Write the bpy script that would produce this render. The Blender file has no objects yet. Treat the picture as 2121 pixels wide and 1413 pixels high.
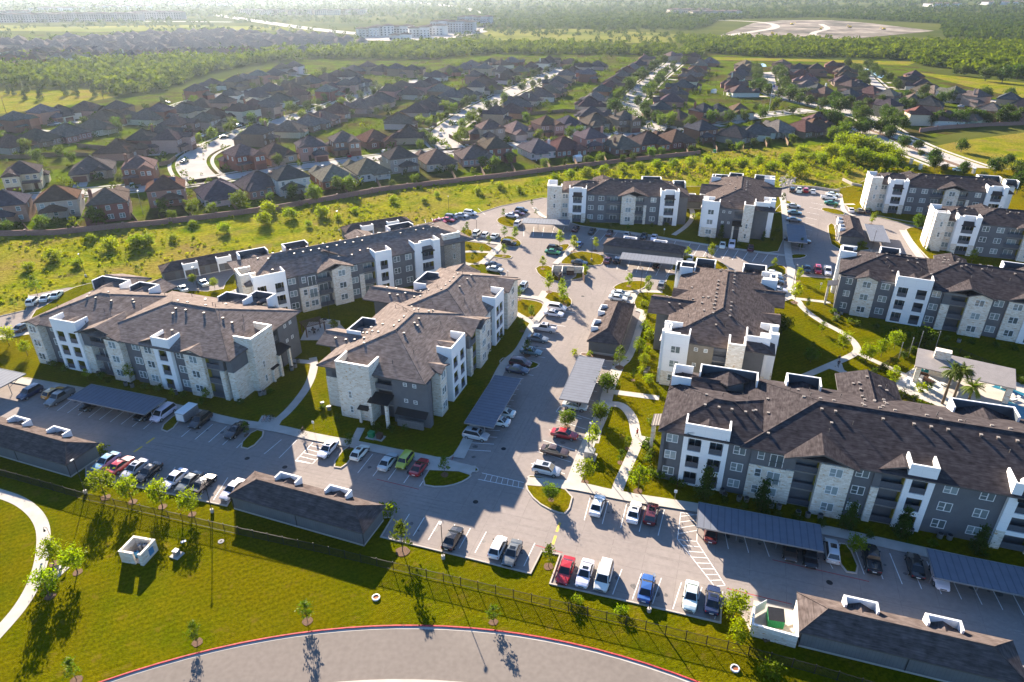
import bpy, bmesh, math, random
import numpy as np
from mathutils import Vector, Matrix
from math import sin, cos, pi, radians, atan2, hypot
R_ = random.Random(7)
S = bpy.context.scene
COL = S.collection
# ---------------------------------------------------------------- camera geometry (also used to turn surveyed photo points into ground metres)
FPX, CX, CY, CAMH = 1414.0, 1060.5, 706.5, 70.0
TH = math.atan(743 / 1414.0); SN, CS = sin(TH), cos(TH)
def G(x, y, h=0.0):
    u = (x - CX) / FPX; v = (y - CY) / FPX
    t = (CAMH - h) / (SN + v * CS)
    return (t * u, t * (CS - v * SN))
def GL(pts, h=0.0): return [G(a, b, h) for a, b in pts]
def PX(X, Y, h=0.0):
    d = CAMH - h; z = Y * CS + d * SN; q = -Y * SN + d * CS
    return (CX + FPX * X / z, CY + FPX * q / z)
# ---------------------------------------------------------------- objects
ALL = []
def link(o):
    COL.objects.link(o); return o
def thing(name, label, cat, loc=(0, 0, 0), rot=0, group=None, mesh=None, scale=None):
    o = bpy.data.objects.new(name, mesh); link(o)
    o.location = loc; o.rotation_euler = (0, 0, rot)
    if scale: o.scale = scale
    o['label'] = label; o['category'] = cat
    if group: o['group'] = group
    ALL.append(o); return o
def part(name, mesh, parent, loc=(0, 0, 0), rot=0, scale=None):
    o = bpy.data.objects.new(name, mesh); link(o); o.parent = parent
    o.location = loc; o.rotation_euler = (0, 0, rot)
    if scale: o.scale = scale
    return o
def struct(name, mesh, kind='structure', label=None):
    o = bpy.data.objects.new(name, mesh); link(o); o['kind'] = kind
    if label: o['label'] = label
    return o
class MB:
    def __init__(s): s.v = []; s.f = []; s.m = []; s.T = None; s.sm = False
    def add(s, vs, fs, m=0):
        b = len(s.v)
        if s.T is not None: vs = [tuple(s.T @ Vector(p)) for p in vs]
        s.v += [tuple(p) for p in vs]
        for f in fs: s.f.append([b + i for i in f]); s.m.append(m)
    def box(s, x0, y0, z0, x1, y1, z1, m=0):
        s.add([(x0, y0, z0), (x1, y0, z0), (x1, y1, z0), (x0, y1, z0), (x0, y0, z1), (x1, y0, z1), (x1, y1, z1), (x0, y1, z1)],
              [(0, 3, 2, 1), (4, 5, 6, 7), (0, 1, 5, 4), (1, 2, 6, 5), (2, 3, 7, 6), (3, 0, 4, 7)], m)
    def quad(s, a, b, c, d, m=0): s.add([a, b, c, d], [(0, 1, 2, 3)], m)
    def tri(s, a, b, c, m=0): s.add([a, b, c], [(0, 1, 2)], m)
    def prism(s, poly, z0, z1, m=0, mt=None, bottom=False):
        n = len(poly); a = 0
        for i in range(n):
            p, q = poly[i], poly[(i + 1) % n]; a += p[0] * q[1] - q[0] * p[1]
        if a < 0: poly = poly[::-1]
        vs = [(p[0], p[1], z0) for p in poly] + [(p[0], p[1], z1) for p in poly]
        s.add(vs, [(i, (i + 1) % n, n + (i + 1) % n, n + i) for i in range(n)], m)
        s.add([(p[0], p[1], z1) for p in poly], [tuple(range(n))], m if mt is None else mt)
        if bottom: s.add([(p[0], p[1], z0) for p in poly], [tuple(range(n))[::-1]], m)
    def cyl(s, p0, p1, r0, r1=None, n=8, m=0, cap=True):
        if r1 is None: r1 = r0
        p0 = Vector(p0); p1 = Vector(p1); d = (p1 - p0).normalized()
        a = d.orthogonal().normalized(); b = d.cross(a)
        vs = []
        for p, r in ((p0, r0), (p1, r1)):
            for i in range(n):
                t = 2 * pi * i / n; vs.append(p + a * (r * cos(t)) + b * (r * sin(t)))
        fs = [(i, (i + 1) % n, n + (i + 1) % n, n + i) for i in range(n)]
        if cap: fs += [tuple(range(n))[::-1], tuple(range(n, 2 * n))]
        s.add(vs, fs, m)
    def loft(s, rings, m=0, cap=True):
        n = len(rings[0]); vs = [p for r in rings for p in r]; fs = []
        for k in range(len(rings) - 1):
            for i in range(n):
                j = (i + 1) % n; fs.append((k * n + i, k * n + j, (k + 1) * n + j, (k + 1) * n + i))
        if cap: fs += [tuple(range(n))[::-1], tuple(range((len(rings) - 1) * n, len(rings) * n))]
        s.add(vs, fs, m)
    def mesh(s, name, mats):
        me = bpy.data.meshes.new(name); me.from_pydata(s.v, [], s.f)
        for m in (mats if isinstance(mats, (list, tuple)) else [mats]): me.materials.append(m)
        if len(me.polygons): me.polygons.foreach_set('material_index', s.m)
        if s.sm: me.polygons.foreach_set('use_smooth', [True] * len(me.polygons))
        me.update(); return me
def npmesh(name, V, F, mats, mi=None):
    """V (n,3), F (m,k) with k = 3 or 4"""
    me = bpy.data.meshes.new(name); k = F.shape[1]
    me.vertices.add(len(V)); me.vertices.foreach_set('co', np.asarray(V, np.float32).ravel())
    me.loops.add(F.size); me.loops.foreach_set('vertex_index', F.astype(np.int32).ravel())
    me.polygons.add(len(F)); me.polygons.foreach_set('loop_start', np.arange(len(F), dtype=np.int32) * k)
    for m in (mats if isinstance(mats, (list, tuple)) else [mats]): me.materials.append(m)
    if mi is not None: me.polygons.foreach_set('material_index', np.asarray(mi, np.int32))
    me.update(calc_edges=True); return me
def chaikin(p, n=2, closed=True):
    for _ in range(n):
        q = []; k = len(p)
        rng = range(k if closed else k - 1)
        if not closed: q.append(p[0])
        for i in rng:
            a, b = p[i], p[(i + 1) % k]
            q.append((a[0] * .75 + b[0] * .25, a[1] * .75 + b[1] * .25)); q.append((a[0] * .25 + b[0] * .75, a[1] * .25 + b[1] * .75))
        if not closed: q.append(p[-1])
        p = q
    return p
def ribbon(mb, pts, w, z0, z1, closed=False, m=0, off=0.0):
    """strip of width w along a ground polyline (mitred), top at z1, sides down to z0"""
    n = len(pts); L = []; Rr = []
    for i in range(n):
        a = pts[i - 1] if (i > 0 or closed) else pts[i]; b = pts[(i + 1) % n] if (i < n - 1 or closed) else pts[i]
        c = pts[i]
        def un(p, q):
            d = hypot(q[0] - p[0], q[1] - p[1]) or 1e-6; return ((q[0] - p[0]) / d, (q[1] - p[1]) / d)
        if a is c: t = un(c, b); k = 1
        elif b is c: t = un(a, c); k = 1
        else:
            t1 = un(a, c); t2 = un(c, b); t = (t1[0] + t2[0], t1[1] + t2[1]); d = hypot(*t) or 1e-6; t = (t[0] / d, t[1] / d)
            k = min(2.0, 1 / max(.35, t[0] * t1[0] + t[1] * t1[1]))
        nx, ny = -t[1], t[0]
        L.append((c[0] + nx * (w / 2 + off) * k, c[1] + ny * (w / 2 + off) * k)); Rr.append((c[0] - nx * (w / 2 - off) * k, c[1] - ny * (w / 2 - off) * k))
    rng = range(n if closed else n - 1)
    for i in rng:
        j = (i + 1) % n
        mb.quad((*Rr[i], z1), (*Rr[j], z1), (*L[j], z1), (*L[i], z1), m)
        if z0 < z1:
            mb.quad((*L[i], z1), (*L[j], z1), (*L[j], z0), (*L[i], z0), m)
            mb.quad((*Rr[j], z1), (*Rr[i], z1), (*Rr[i], z0), (*Rr[j], z0), m)
# ---------------------------------------------------------------- materials
def mat(name, col, rough=.8, var=.25, scale=3.0, col2=None, bump=0.0, bscale=None, metal=0.0, spec=.3, objcol=False, big=None, bigcol=None, trans=0.0, world=False, rnd=0.0, fine=0.0, fscale=None, streak=0.0, joint=0.0, mow=0.0, patch=None):
    m = bpy.data.materials.new(name); m.use_nodes = True; nt = m.node_tree; N = nt.nodes; Lk = nt.links
    b = N['Principled BSDF']; b.inputs['Roughness'].default_value = rough; b.inputs['Metallic'].default_value = metal
    b.inputs['Specular IOR Level'].default_value = 0.0 if (world and rough > .8) else spec
    tc = N.new('ShaderNodeNewGeometry') if world else N.new('ShaderNodeTexCoord')
    co = tc.outputs['Position'] if world else tc.outputs['Object']
    def noise(sc, det=4):
        n = N.new('ShaderNodeTexNoise'); n.inputs['Scale'].default_value = sc; n.inputs['Detail'].default_value = det; Lk.new(co, n.inputs['Vector']); return n
    def ramp(fac, a, bb, lo=.3, hi=.7):
        r = N.new('ShaderNodeValToRGB'); r.color_ramp.elements[0].position = lo; r.color_ramp.elements[1].position = hi
        r.color_ramp.elements[0].color = (*a, 1); r.color_ramp.elements[1].color = (*bb, 1); Lk.new(fac, r.inputs['Fac']); return r
    def mix(bt, f, a, bb):
        x = N.new('ShaderNodeMix'); x.data_type = 'RGBA'; x.blend_type = bt
        if isinstance(f, float): x.inputs['Factor'].default_value = f
        else: Lk.new(f, x.inputs['Factor'])
        for i, val in ((6, a), (7, bb)):
            if isinstance(val, tuple): x.inputs[i].default_value = (*val, 1)
            else: Lk.new(val, x.inputs[i])
        return x.outputs[2]
    n1 = noise(scale)
    if objcol:
        oi = N.new('ShaderNodeObjectInfo'); lo = 1 - var
        out = mix('MULTIPLY', 1.0, oi.outputs['Color'], ramp(n1.outputs['Fac'], (lo, lo, lo), (1 + var * .6,) * 3).outputs['Color'])
    else:
        c2 = col2 or tuple(min(1, c * (1 + var)) for c in col); c1 = col if col2 else tuple(c * (1 - var) for c in col)
        out = ramp(n1.outputs['Fac'], c1, c2).outputs['Color']
    if big:
        n2 = noise(big, 3); r2 = ramp(n2.outputs['Fac'], (0, 0, 0), (1, 1, 1), .42, .62)
        out = mix('MIX', r2.outputs['Color'], out, bigcol) if not objcol else out
    if fine:
        nf = noise(fscale or scale * 9, 6); lo = 1 - fine; out = mix('MULTIPLY', 1.0, out, ramp(nf.outputs['Fac'], (lo,) * 3, (1 + fine,) * 3, .34, .66).outputs['Color'])
    if mow:
        wv = N.new('ShaderNodeTexWave'); wv.inputs['Scale'].default_value = .32; wv.inputs['Distortion'].default_value = 1.6; wv.inputs['Detail'].default_value = 2; wv.inputs['Detail Scale'].default_value = .3
        mp = N.new('ShaderNodeMapping'); mp.inputs['Rotation'].default_value = (0, 0, radians(62)); Lk.new(co, mp.inputs[0]); Lk.new(mp.outputs[0], wv.inputs['Vector']); lo = 1 - mow; out = mix('MULTIPLY', 1.0, out, ramp(wv.outputs['Fac'], (lo,) * 3, (1 + mow,) * 3, .25, .75).outputs['Color'])
    if patch:
        npt = noise(patch[0], 5); out = mix('MIX', ramp(npt.outputs['Fac'], (0, 0, 0), (patch[2],) * 3, .60, .70).outputs['Color'], out, patch[1])
    if joint:
        mp = N.new('ShaderNodeMapping'); mp.inputs['Rotation'].default_value = (0, 0, radians(18.4)); Lk.new(co, mp.inputs[0]); bt = N.new('ShaderNodeTexBrick'); Lk.new(mp.outputs[0], bt.inputs['Vector']); bt.offset = 0; bt.inputs['Scale'].default_value = 1; bt.inputs['Brick Width'].default_value = joint; bt.inputs['Row Height'].default_value = joint; bt.inputs['Mortar Size'].default_value = .035
        bt.inputs['Color1'].default_value = (1, 1, 1, 1); bt.inputs['Color2'].default_value = (.96, .96, .96, 1); bt.inputs['Mortar'].default_value = (.80, .79, .78, 1); out = mix('MULTIPLY', 1.0, out, bt.outputs['Color'])
    if streak:
        mp = N.new('ShaderNodeMapping'); mp.inputs['Scale'].default_value = (.9, .9, 16); Lk.new(co, mp.inputs[0]); ns = N.new('ShaderNodeTexNoise'); ns.inputs['Scale'].default_value = .8; ns.inputs['Detail'].default_value = 4; Lk.new(mp.outputs[0], ns.inputs['Vector'])
        lo = 1 - streak; out = mix('MULTIPLY', 1.0, out, ramp(ns.outputs['Fac'], (lo,) * 3, (1 + streak,) * 3, .36, .64).outputs['Color'])
    if rnd:
        oi2 = N.new('ShaderNodeObjectInfo'); hs = N.new('ShaderNodeHueSaturation')
        mr = N.new('ShaderNodeMapRange'); mr.inputs['To Min'].default_value = 1 - rnd; mr.inputs['To Max'].default_value = 1 + rnd
        Lk.new(oi2.outputs['Random'], mr.inputs['Value']); Lk.new(mr.outputs[0], hs.inputs['Value'])
        mh = N.new('ShaderNodeMapRange'); mh.inputs['To Min'].default_value = .5 - rnd * .06; mh.inputs['To Max'].default_value = .5 + rnd * .06
        wn = N.new('ShaderNodeTexWhiteNoise'); wn.noise_dimensions = '1D'; Lk.new(oi2.outputs['Random'], wn.inputs['W']); Lk.new(wn.outputs['Value'], mh.inputs['Value']); Lk.new(mh.outputs[0], hs.inputs['Hue'])
        Lk.new(out, hs.inputs['Color']); out = hs.outputs['Color']
    Lk.new(out, b.inputs['Base Color'])
    if bump:
        nb = noise(bscale or scale * 3, 5); bp = N.new('ShaderNodeBump'); bp.inputs['Strength'].default_value = 1.0; bp.inputs['Distance'].default_value = bump
        Lk.new(nb.outputs['Fac'], bp.inputs['Height']); Lk.new(bp.outputs[0], b.inputs['Normal'])
    if trans:
        tl = N.new('ShaderNodeBsdfTranslucent'); hs = N.new('ShaderNodeHueSaturation'); hs.inputs['Saturation'].default_value = 1.15; hs.inputs['Value'].default_value = 1.5
        Lk.new(out, hs.inputs['Color']); Lk.new(hs.outputs[0], tl.inputs['Color'])
        mx = N.new('ShaderNodeMixShader'); mx.inputs[0].default_value = trans
        Lk.new(b.outputs[0], mx.inputs[1]); Lk.new(tl.outputs[0], mx.inputs[2]); Lk.new(mx.outputs[0], N['Material Output'].inputs['Surface'])
    return m
def brick(name, c1, c2, mortar, bw=.6, bh=.25, objcol=False, c3=None, ms=.012, bias=0.0):
    """masonry laid along walls: u = x + y of the object, v = z"""
    m = bpy.data.materials.new(name); m.use_nodes = True; nt = m.node_tree; N = nt.nodes; Lk = nt.links; b = N['Principled BSDF']
    b.inputs['Roughness'].default_value = .85; b.inputs['Specular IOR Level'].default_value = .2
    tc = N.new('ShaderNodeTexCoord'); sp = N.new('ShaderNodeSeparateXYZ'); Lk.new(tc.outputs['Object'], sp.inputs[0])
    ad = N.new('ShaderNodeMath'); Lk.new(sp.outputs[0], ad.inputs[0]); Lk.new(sp.outputs[1], ad.inputs[1])
    cb = N.new('ShaderNodeCombineXYZ'); Lk.new(ad.outputs[0], cb.inputs[0]); Lk.new(sp.outputs[2], cb.inputs[1])
    bt = N.new('ShaderNodeTexBrick'); Lk.new(cb.outputs[0], bt.inputs['Vector'])
    bt.inputs['Scale'].default_value = 1.0; bt.inputs['Brick Width'].default_value = bw; bt.inputs['Row Height'].default_value = bh
    bt.inputs['Mortar Size'].default_value = ms; bt.inputs['Bias'].default_value = bias
    bt.inputs['Color1'].default_value = (*c1, 1); bt.inputs['Color2'].default_value = (*c2, 1); bt.inputs['Mortar'].default_value = (*mortar, 1)
    out = bt.outputs['Color']
    def mix(bt_, f, a, bb):
        x = N.new('ShaderNodeMix'); x.data_type = 'RGBA'; x.blend_type = bt_
        if isinstance(f, float): x.inputs['Factor'].default_value = f
        else: Lk.new(f, x.inputs['Factor'])
        Lk.new(a, x.inputs[6])
        if isinstance(bb, tuple): x.inputs[7].default_value = (*bb, 1)
        else: Lk.new(bb, x.inputs[7])
        return x.outputs[2]
    if c3:
        vo = N.new('ShaderNodeTexNoise'); vo.inputs['Scale'].default_value = 1.0; vo.inputs['Detail'].default_value = 2
        mp = N.new('ShaderNodeMapping'); mp.inputs['Scale'].default_value = (1.3, 3.6, 1); Lk.new(cb.outputs[0], mp.inputs[0]); Lk.new(mp.outputs[0], vo.inputs['Vector'])
        rr = N.new('ShaderNodeValToRGB'); rr.color_ramp.elements[0].position = .60; rr.color_ramp.elements[1].position = .66; Lk.new(vo.outputs['Fac'], rr.inputs[0])
        out = mix('MIX', rr.outputs[0], out, c3)
    if objcol:
        oi = N.new('ShaderNodeObjectInfo'); out = mix('MULTIPLY', 1.0, out, oi.outputs['Color'])
    Lk.new(out, b.inputs['Base Color'])
    return m
def rib(name, col, axis=0, per=.3, rough=.45, metal=0.3, objcol=False, dark=.6, coord='Object'):
    """ribbed / lapped sheet: thin dark lines every per metres along one object axis"""
    m = bpy.data.materials.new(name); m.use_nodes = True; nt = m.node_tree; N = nt.nodes; Lk = nt.links; b = N['Principled BSDF']
    b.inputs['Roughness'].default_value = rough; b.inputs['Metallic'].default_value = metal; b.inputs['Specular IOR Level'].default_value = .06
    tc = N.new('ShaderNodeTexCoord'); sp = N.new('ShaderNodeSeparateXYZ'); Lk.new(tc.outputs[coord], sp.inputs[0])
    mu = N.new('ShaderNodeMath'); mu.operation = 'MULTIPLY'; mu.inputs[1].default_value = 1 / per; Lk.new(sp.outputs[axis], mu.inputs[0])
    fr = N.new('ShaderNodeMath'); fr.operation = 'FRACT'; Lk.new(mu.outputs[0], fr.inputs[0])
    rr = N.new('ShaderNodeValToRGB'); e = rr.color_ramp.elements; e[0].position = 0; e[0].color = (dark,) * 3 + (1,); e[1].position = .2; e[1].color = (1, 1, 1, 1)
    Lk.new(fr.outputs[0], rr.inputs[0])
    nz = N.new('ShaderNodeTexNoise'); nz.inputs['Scale'].default_value = .8; Lk.new(tc.outputs[coord], nz.inputs['Vector'])
    r2 = N.new('ShaderNodeValToRGB'); r2.color_ramp.elements[0].color = tuple(c * .82 for c in col) + (1,); r2.color_ramp.elements[1].color = tuple(min(1, c * 1.15) for c in col) + (1,)
    Lk.new(nz.outputs['Fac'], r2.inputs[0])
    x = N.new('ShaderNodeMix'); x.data_type = 'RGBA'; x.blend_type = 'MULTIPLY'; x.inputs['Factor'].default_value = 1
    Lk.new(r2.outputs[0], x.inputs[6]); Lk.new(rr.outputs[0], x.inputs[7]); Lk.new(x.outputs[2], b.inputs['Base Color'])
    bp = N.new('ShaderNodeBump'); bp.inputs['Distance'].default_value = .03; Lk.new(rr.outputs[0], bp.inputs['Height']); Lk.new(bp.outputs[0], b.inputs['Normal'])
    return m
def emis(name, col, s):
    m = bpy.data.materials.new(name); m.use_nodes = True; b = m.node_tree.nodes['Principled BSDF']
    b.inputs['Base Color'].default_value = (*col, 1); return m
def glass(name, col, rough=.06, var=True):
    m = bpy.data.materials.new(name); m.use_nodes = True; nt = m.node_tree; N = nt.nodes; Lk = nt.links; b = N['Principled BSDF']
    b.inputs['Roughness'].default_value = rough; b.inputs['Specular IOR Level'].default_value = .6
    if var:
        oi = N.new('ShaderNodeObjectInfo'); r = N.new('ShaderNodeValToRGB'); r.color_ramp.interpolation = 'LINEAR'
        e = r.color_ramp.elements; e[0].color = (col[0] * .35, col[1] * .35, col[2] * .35, 1); e[1].color = (*col, 1); e[0].position = .15; e[1].position = .9
        Lk.new(oi.outputs['Random'], r.inputs[0]); Lk.new(r.outputs[0], b.inputs['Base Color'])
    else: b.inputs['Base Color'].default_value = (*col, 1)
    return m
M = {}
M['terrain'] = mat('terrain_grass', (.060, .075, .014), .95, scale=.012, col2=(.095, .10, .024), bump=.3, bscale=.25, big=.004, bigcol=(.045, .06, .014), world=True)
M['lawn'] = mat('mown_grass', (.064, .080, .0012), .95, scale=.22, col2=(.112, .100, .002), bump=.10, bscale=5, big=.05, bigcol=(.096, .084, .0015), world=True, fine=.26, fscale=2.6, mow=.07, patch=(.55, (.15, .105, .02), .45))
M['lawn2'] = mat('flare_lit_island_grass', (.088, .090, .002), .95, scale=.6, col2=(.155, .122, .004), bump=.08, bscale=7, big=.15, bigcol=(.125, .10, .003), world=True, fine=.3, fscale=3)  # brighter copy of the lawn colour, with lens flare mixed in
M['yard'] = mat('yard_grass', (.040, .070, .003), .95, scale=.10, col2=(.095, .13, .005), bump=.06, bscale=5, big=.045, bigcol=(.06, .05, .018), world=True, fine=.3, fscale=.5)
M['meadow'] = mat('meadow_grass', (.075, .115, .004), .95, scale=.16, col2=(.22, .205, .014), bump=.4, bscale=1.2, big=.045, bigcol=(.19, .155, .03), world=True, fine=.28, fscale=.9, patch=(.09, (.16, .115, .05), .6))
M['field'] = mat('dry_field', (.15, .16, .03), .95, scale=.02, col2=(.22, .20, .05), bump=.4, bscale=.3, big=.01, bigcol=(.11, .13, .025), world=True)
M['lot'] = mat('lot_concrete', (.250, .218, .200), .85, scale=.10, col2=(.305, .268, .245), bump=.0015, bscale=12, big=.04, bigcol=(.272, .238, .218), world=True, fine=.06, fscale=1.3, joint=4.6)
M['street'] = mat('street_paving', (.36, .335, .31), .9, scale=.2, col2=(.44, .41, .385), world=True)
M['road'] = mat('worn_asphalt', (.170, .149, .132), .85, scale=.12, col2=(.212, .187, .166), bump=.002, bscale=14, big=.05, bigcol=(.192, .168, .15), world=True, fine=.07, fscale=1.6)
M['walk'] = mat('pale_concrete', (.40, .37, .33), .85, scale=.5, col2=(.50, .465, .42), world=True)
M['kerb'] = mat('kerb_concrete', (.40, .36, .32), .85, scale=1.5, col2=(.48, .43, .38), world=True)
M['redkerb'] = mat('red_kerb_paint', (.36, .03, .04), .7, scale=.8, col2=(.48, .05, .06), world=True, fine=.3, fscale=3)
M['white_line'] = mat('white_marking', (.72, .72, .70), .7, var=.12, scale=4, world=True)
M['yellow_line'] = mat('yellow_marking', (.62, .42, .06), .7, var=.15, scale=4, world=True)
M['redline'] = mat('red_marking', (.32, .06, .06), .7, var=.3, scale=3, world=True)
M['mulch'] = mat('brown_mulch', (.13, .075, .045), .95, var=.4, scale=8, bump=.03)
M['dirt'] = mat('bare_earth', (.16, .135, .115), .95, scale=.02, col2=(.34, .295, .25), big=.012, bigcol=(.12, .11, .095), world=True, fine=.3, fscale=.07)
M['gray'] = rib('grey_lap_siding', (.145, .15, .16), 2, .19, .7, 0.0, dark=.72)
M['tan'] = rib('tan_lap_siding', (.25, .22, .17), 2, .19, .7, 0.0, dark=.72)
M['stucco'] = brick('white_stucco', (.85, .85, .84), (.83, .83, .82), (.73, .73, .72), 2.4, 1.55, ms=.018)
M['trim'] = mat('white_trim', (.78, .78, .76), .6, var=.04, scale=2)
M['stone'] = brick('cream_limestone', (.62, .56, .46), (.78, .74, .66), (.58, .54, .47), .62, .24, c3=(.52, .36, .20), ms=.014)
M['shingle'] = mat('brown_shingles', (.072, .057, .053), .9, scale=1.1, col2=(.122, .10, .094), bump=.002, bscale=9, spec=0.0, streak=.26)
M['shingle3'] = mat('flare_lit_shingles', (.145, .116, .102), .9, scale=1.1, col2=(.225, .188, .170), bump=.002, bscale=9, spec=0.0, streak=.24)  # left-hand roofs: lens-flare brightening put into the shingle colour
M['shingle2'] = mat('charcoal_shingles', (.040, .034, .036), .9, scale=1.1, col2=(.072, .063, .065), bump=.002, bscale=9, spec=0.0, streak=.26)
M['fascia'] = mat('dark_fascia', (.10, .09, .085), .7, var=.1)
M['bronze'] = rib('bronze_seam_metal', (.055, .048, .046), 0, .4, .4, .5, dark=.55)
M['grayin'] = mat('balcony_grey', (.17, .185, .20), .8, var=.1)
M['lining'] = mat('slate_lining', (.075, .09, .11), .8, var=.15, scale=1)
M['olive'] = mat('olive_wall_paint', (.26, .22, .035), .8, var=.1)
M['deck'] = mat('balcony_floor', (.22, .21, .2), .8, var=.1)
M['rail'] = mat('dark_railing', (.085, .095, .115), .5, var=.1)
M['ventlite'] = mat('vent_tan', (.26, .23, .205), .6, var=.1)
M['pane'] = glass('window_glass', (.30, .36, .36))
M['dkglass'] = glass('dark_glass', (.03, .035, .04), .05)
M['vent'] = mat('vent_metal', (.12, .095, .085), .6, var=.2, scale=5)
M['carport'] = rib('carport_metal', (.15, .165, .20), 0, .92, .6, 0.0, dark=.55)
M['steel'] = mat('grey_steel', (.30, .31, .33), .45, metal=.6, var=.1)
M['gsiding'] = rib('garage_siding', (.155, .16, .165), 0, .4, .75, 0.0, dark=.8)
M['gdoor'] = rib('garage_door_paint', (.14, .13, .125), 2, .53, .6, 0.0, dark=.6)
M['hbrick'] = brick('house_brick', (.80, .80, .80), (1.0, 1.0, 1.0), (.75, .75, .75), .42, .16, objcol=True, ms=.01)
M['hroof'] = mat('house_shingles', (1, 1, 1), .9, var=.28, scale=1.0, objcol=True, bump=.003, bscale=6, spec=0.0, streak=.2)
M['htrim'] = mat('house_trim', (.55, .50, .44), .7, var=.1)
M['hdoor'] = rib('house_garage_door', (.16, .075, .06), 2, .55, .6, 0.0, dark=.6)
M['hdark'] = mat('dark_wood', (.09, .05, .035), .7, var=.2)
M['woodfence'] = rib('cedar_fence', (.20, .135, .09), 0, .35, .85, 0.0, dark=.6)
M['pinkwall'] = brick('pink_brick', (.27, .135, .11), (.32, .175, .145), (.26, .17, .145), .5, .2)
M['ironfence'] = mat('black_iron', (.03, .03, .032), .5, var=.1, metal=.3)
M['bark'] = mat('bark', (.11, .08, .055), .95, var=.35, scale=6)
M['leaf_y'] = mat('leaf_bright', (.15, .195, .006), .6, var=.35, scale=1.2, trans=.5, rnd=.22, spec=.15)
M['leaf_m'] = mat('leaf_mid', (.080, .12, .010), .6, var=.4, scale=1.0, trans=.42, rnd=.25, spec=.15)
M['leaf_d'] = mat('leaf_dark', (.042, .070, .010), .6, var=.4, scale=1.0, trans=.34, rnd=.25, spec=.15)
M['leaf_wood'] = mat('leaf_wood', (.020, .042, .005), .85, scale=.13, col2=(.125, .155, .013), trans=.35, world=True)
M['leaf_mead'] = mat('leaf_meadow', (.10, .15, .006), .85, scale=.25, col2=(.27, .26, .022), trans=.45, world=True)
M['leaf_far'] = mat('leaf_far', (.020, .042, .008), .85, scale=.05, col2=(.075, .10, .016), trans=.25, world=True)
M['paint'] = mat('car_paint', (1, 1, 1), .22, var=.03, objcol=True, spec=.6)
M['paint'].node_tree.nodes['Principled BSDF'].inputs['Coat Weight'].default_value = .6
M['carglass'] = glass('car_glass', (.018, .022, .026), .03, False)
M['tyre'] = mat('tyre_rubber', (.022, .022, .023), .85, var=.1)
M['rim'] = mat('alloy_rim', (.42, .43, .44), .35, metal=.7, var=.05)
M['lamp'] = mat('headlamp_lens', (.7, .72, .72), .15, var=.02)
M['tail'] = mat('tail_lamp_red', (.42, .02, .02), .25, var=.05)
M['plastic'] = mat('black_plastic', (.035, .035, .037), .6, var=.1)
M['water'] = glass('pool_water', (.015, .13, .18), .04, False)
M['pond'] = glass('pond_water', (.30, .36, .38), .06, False)
M['green'] = mat('green_paint', (.02, .22, .08), .5, var=.15)
M['fabric'] = mat('teal_fabric', (.02, .25, .24), .8, var=.1)
M['cushion'] = mat('pale_fabric', (.62, .62, .6), .8, var=.05)
M['terracotta'] = mat('terracotta', (.36, .12, .05), .85, var=.2, scale=6)
M['blue'] = mat('blue_paint', (.05, .22, .42), .5, var=.1)
M['skin'] = mat('skin', (.42, .25, .17), .6, var=.05)
M['cloth_d'] = mat('dark_cloth', (.03, .03, .04), .9, var=.1)
M['cloth_l'] = mat('pale_cloth', (.55, .54, .52), .9, var=.1)
M['cloth_r'] = mat('red_cloth', (.4, .05, .05), .9, var=.1)
M['solar'] = mat('solar_panel', (.025, .035, .07), .15, var=.1, spec=.7)
M['flagblue'] = mat('flag_blue', (.03, .04, .2), .8, var=.05)
# ---------------------------------------------------------------- ground and roads
def sheet(name, px, z, m, rnd=0, ground=False, label=None, kind='structure'):
    p = px if ground else GL(px)
    if rnd: p = chaikin(p, rnd)
    mb = MB(); mb.add([(a, b, z) for a, b in p], [tuple(range(len(p)))])
    me = mb.mesh(name, m)
    if me.polygons[0].normal.z < 0: me.flip_normals()
    return struct(name, me, kind, label)
mb = MB(); mb.add([(-7000, -60, 0), (7000, -60, 0), (7000, 9000, 0), (-7000, 9000, 0)], [(0, 1, 2, 3)]); struct('terrain', mb.mesh('terrain', M['terrain']))
# front lawn under the camera
sheet('front_lawn', [(-140, 20), (140, 20), (140, 62), (45, 62), (-30, 96), (-140, 110)], .02, M['lawn'], ground=True)
# greenbelt meadow between the flats and the garden wall
WALL = [(-420, 440), (-220, 456), (-80, 470), (0, 489), (110, 487), (230, 475), (330, 466), (420, 455), (560, 437), (680, 416), (800, 395), (930, 380), (1060, 365), (1200, 347), (1350, 330), (1450, 320), (1540, 310), (1640, 304), (1740, 296)]
sheet('meadow', WALL + [(1850, 310), (1980, 365), (2121, 410), (2400, 470), (2400, 560), (1700, 470), (1100, 480), (600, 600), (0, 720), (-300, 800), (-500, 700)], .01, M['meadow'])
sheet('suburb_ground', [(-300, 470)] + WALL[2:] + [(1850, 300), (2121, 250), (2250, 240), (2250, 190), (1990, 170), (1880, 132), (1400, 108), (1000, 112), (640, 118), (330, 195), (180, 212), (0, 240), (-300, 270)], .012, M['yard'])
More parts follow.
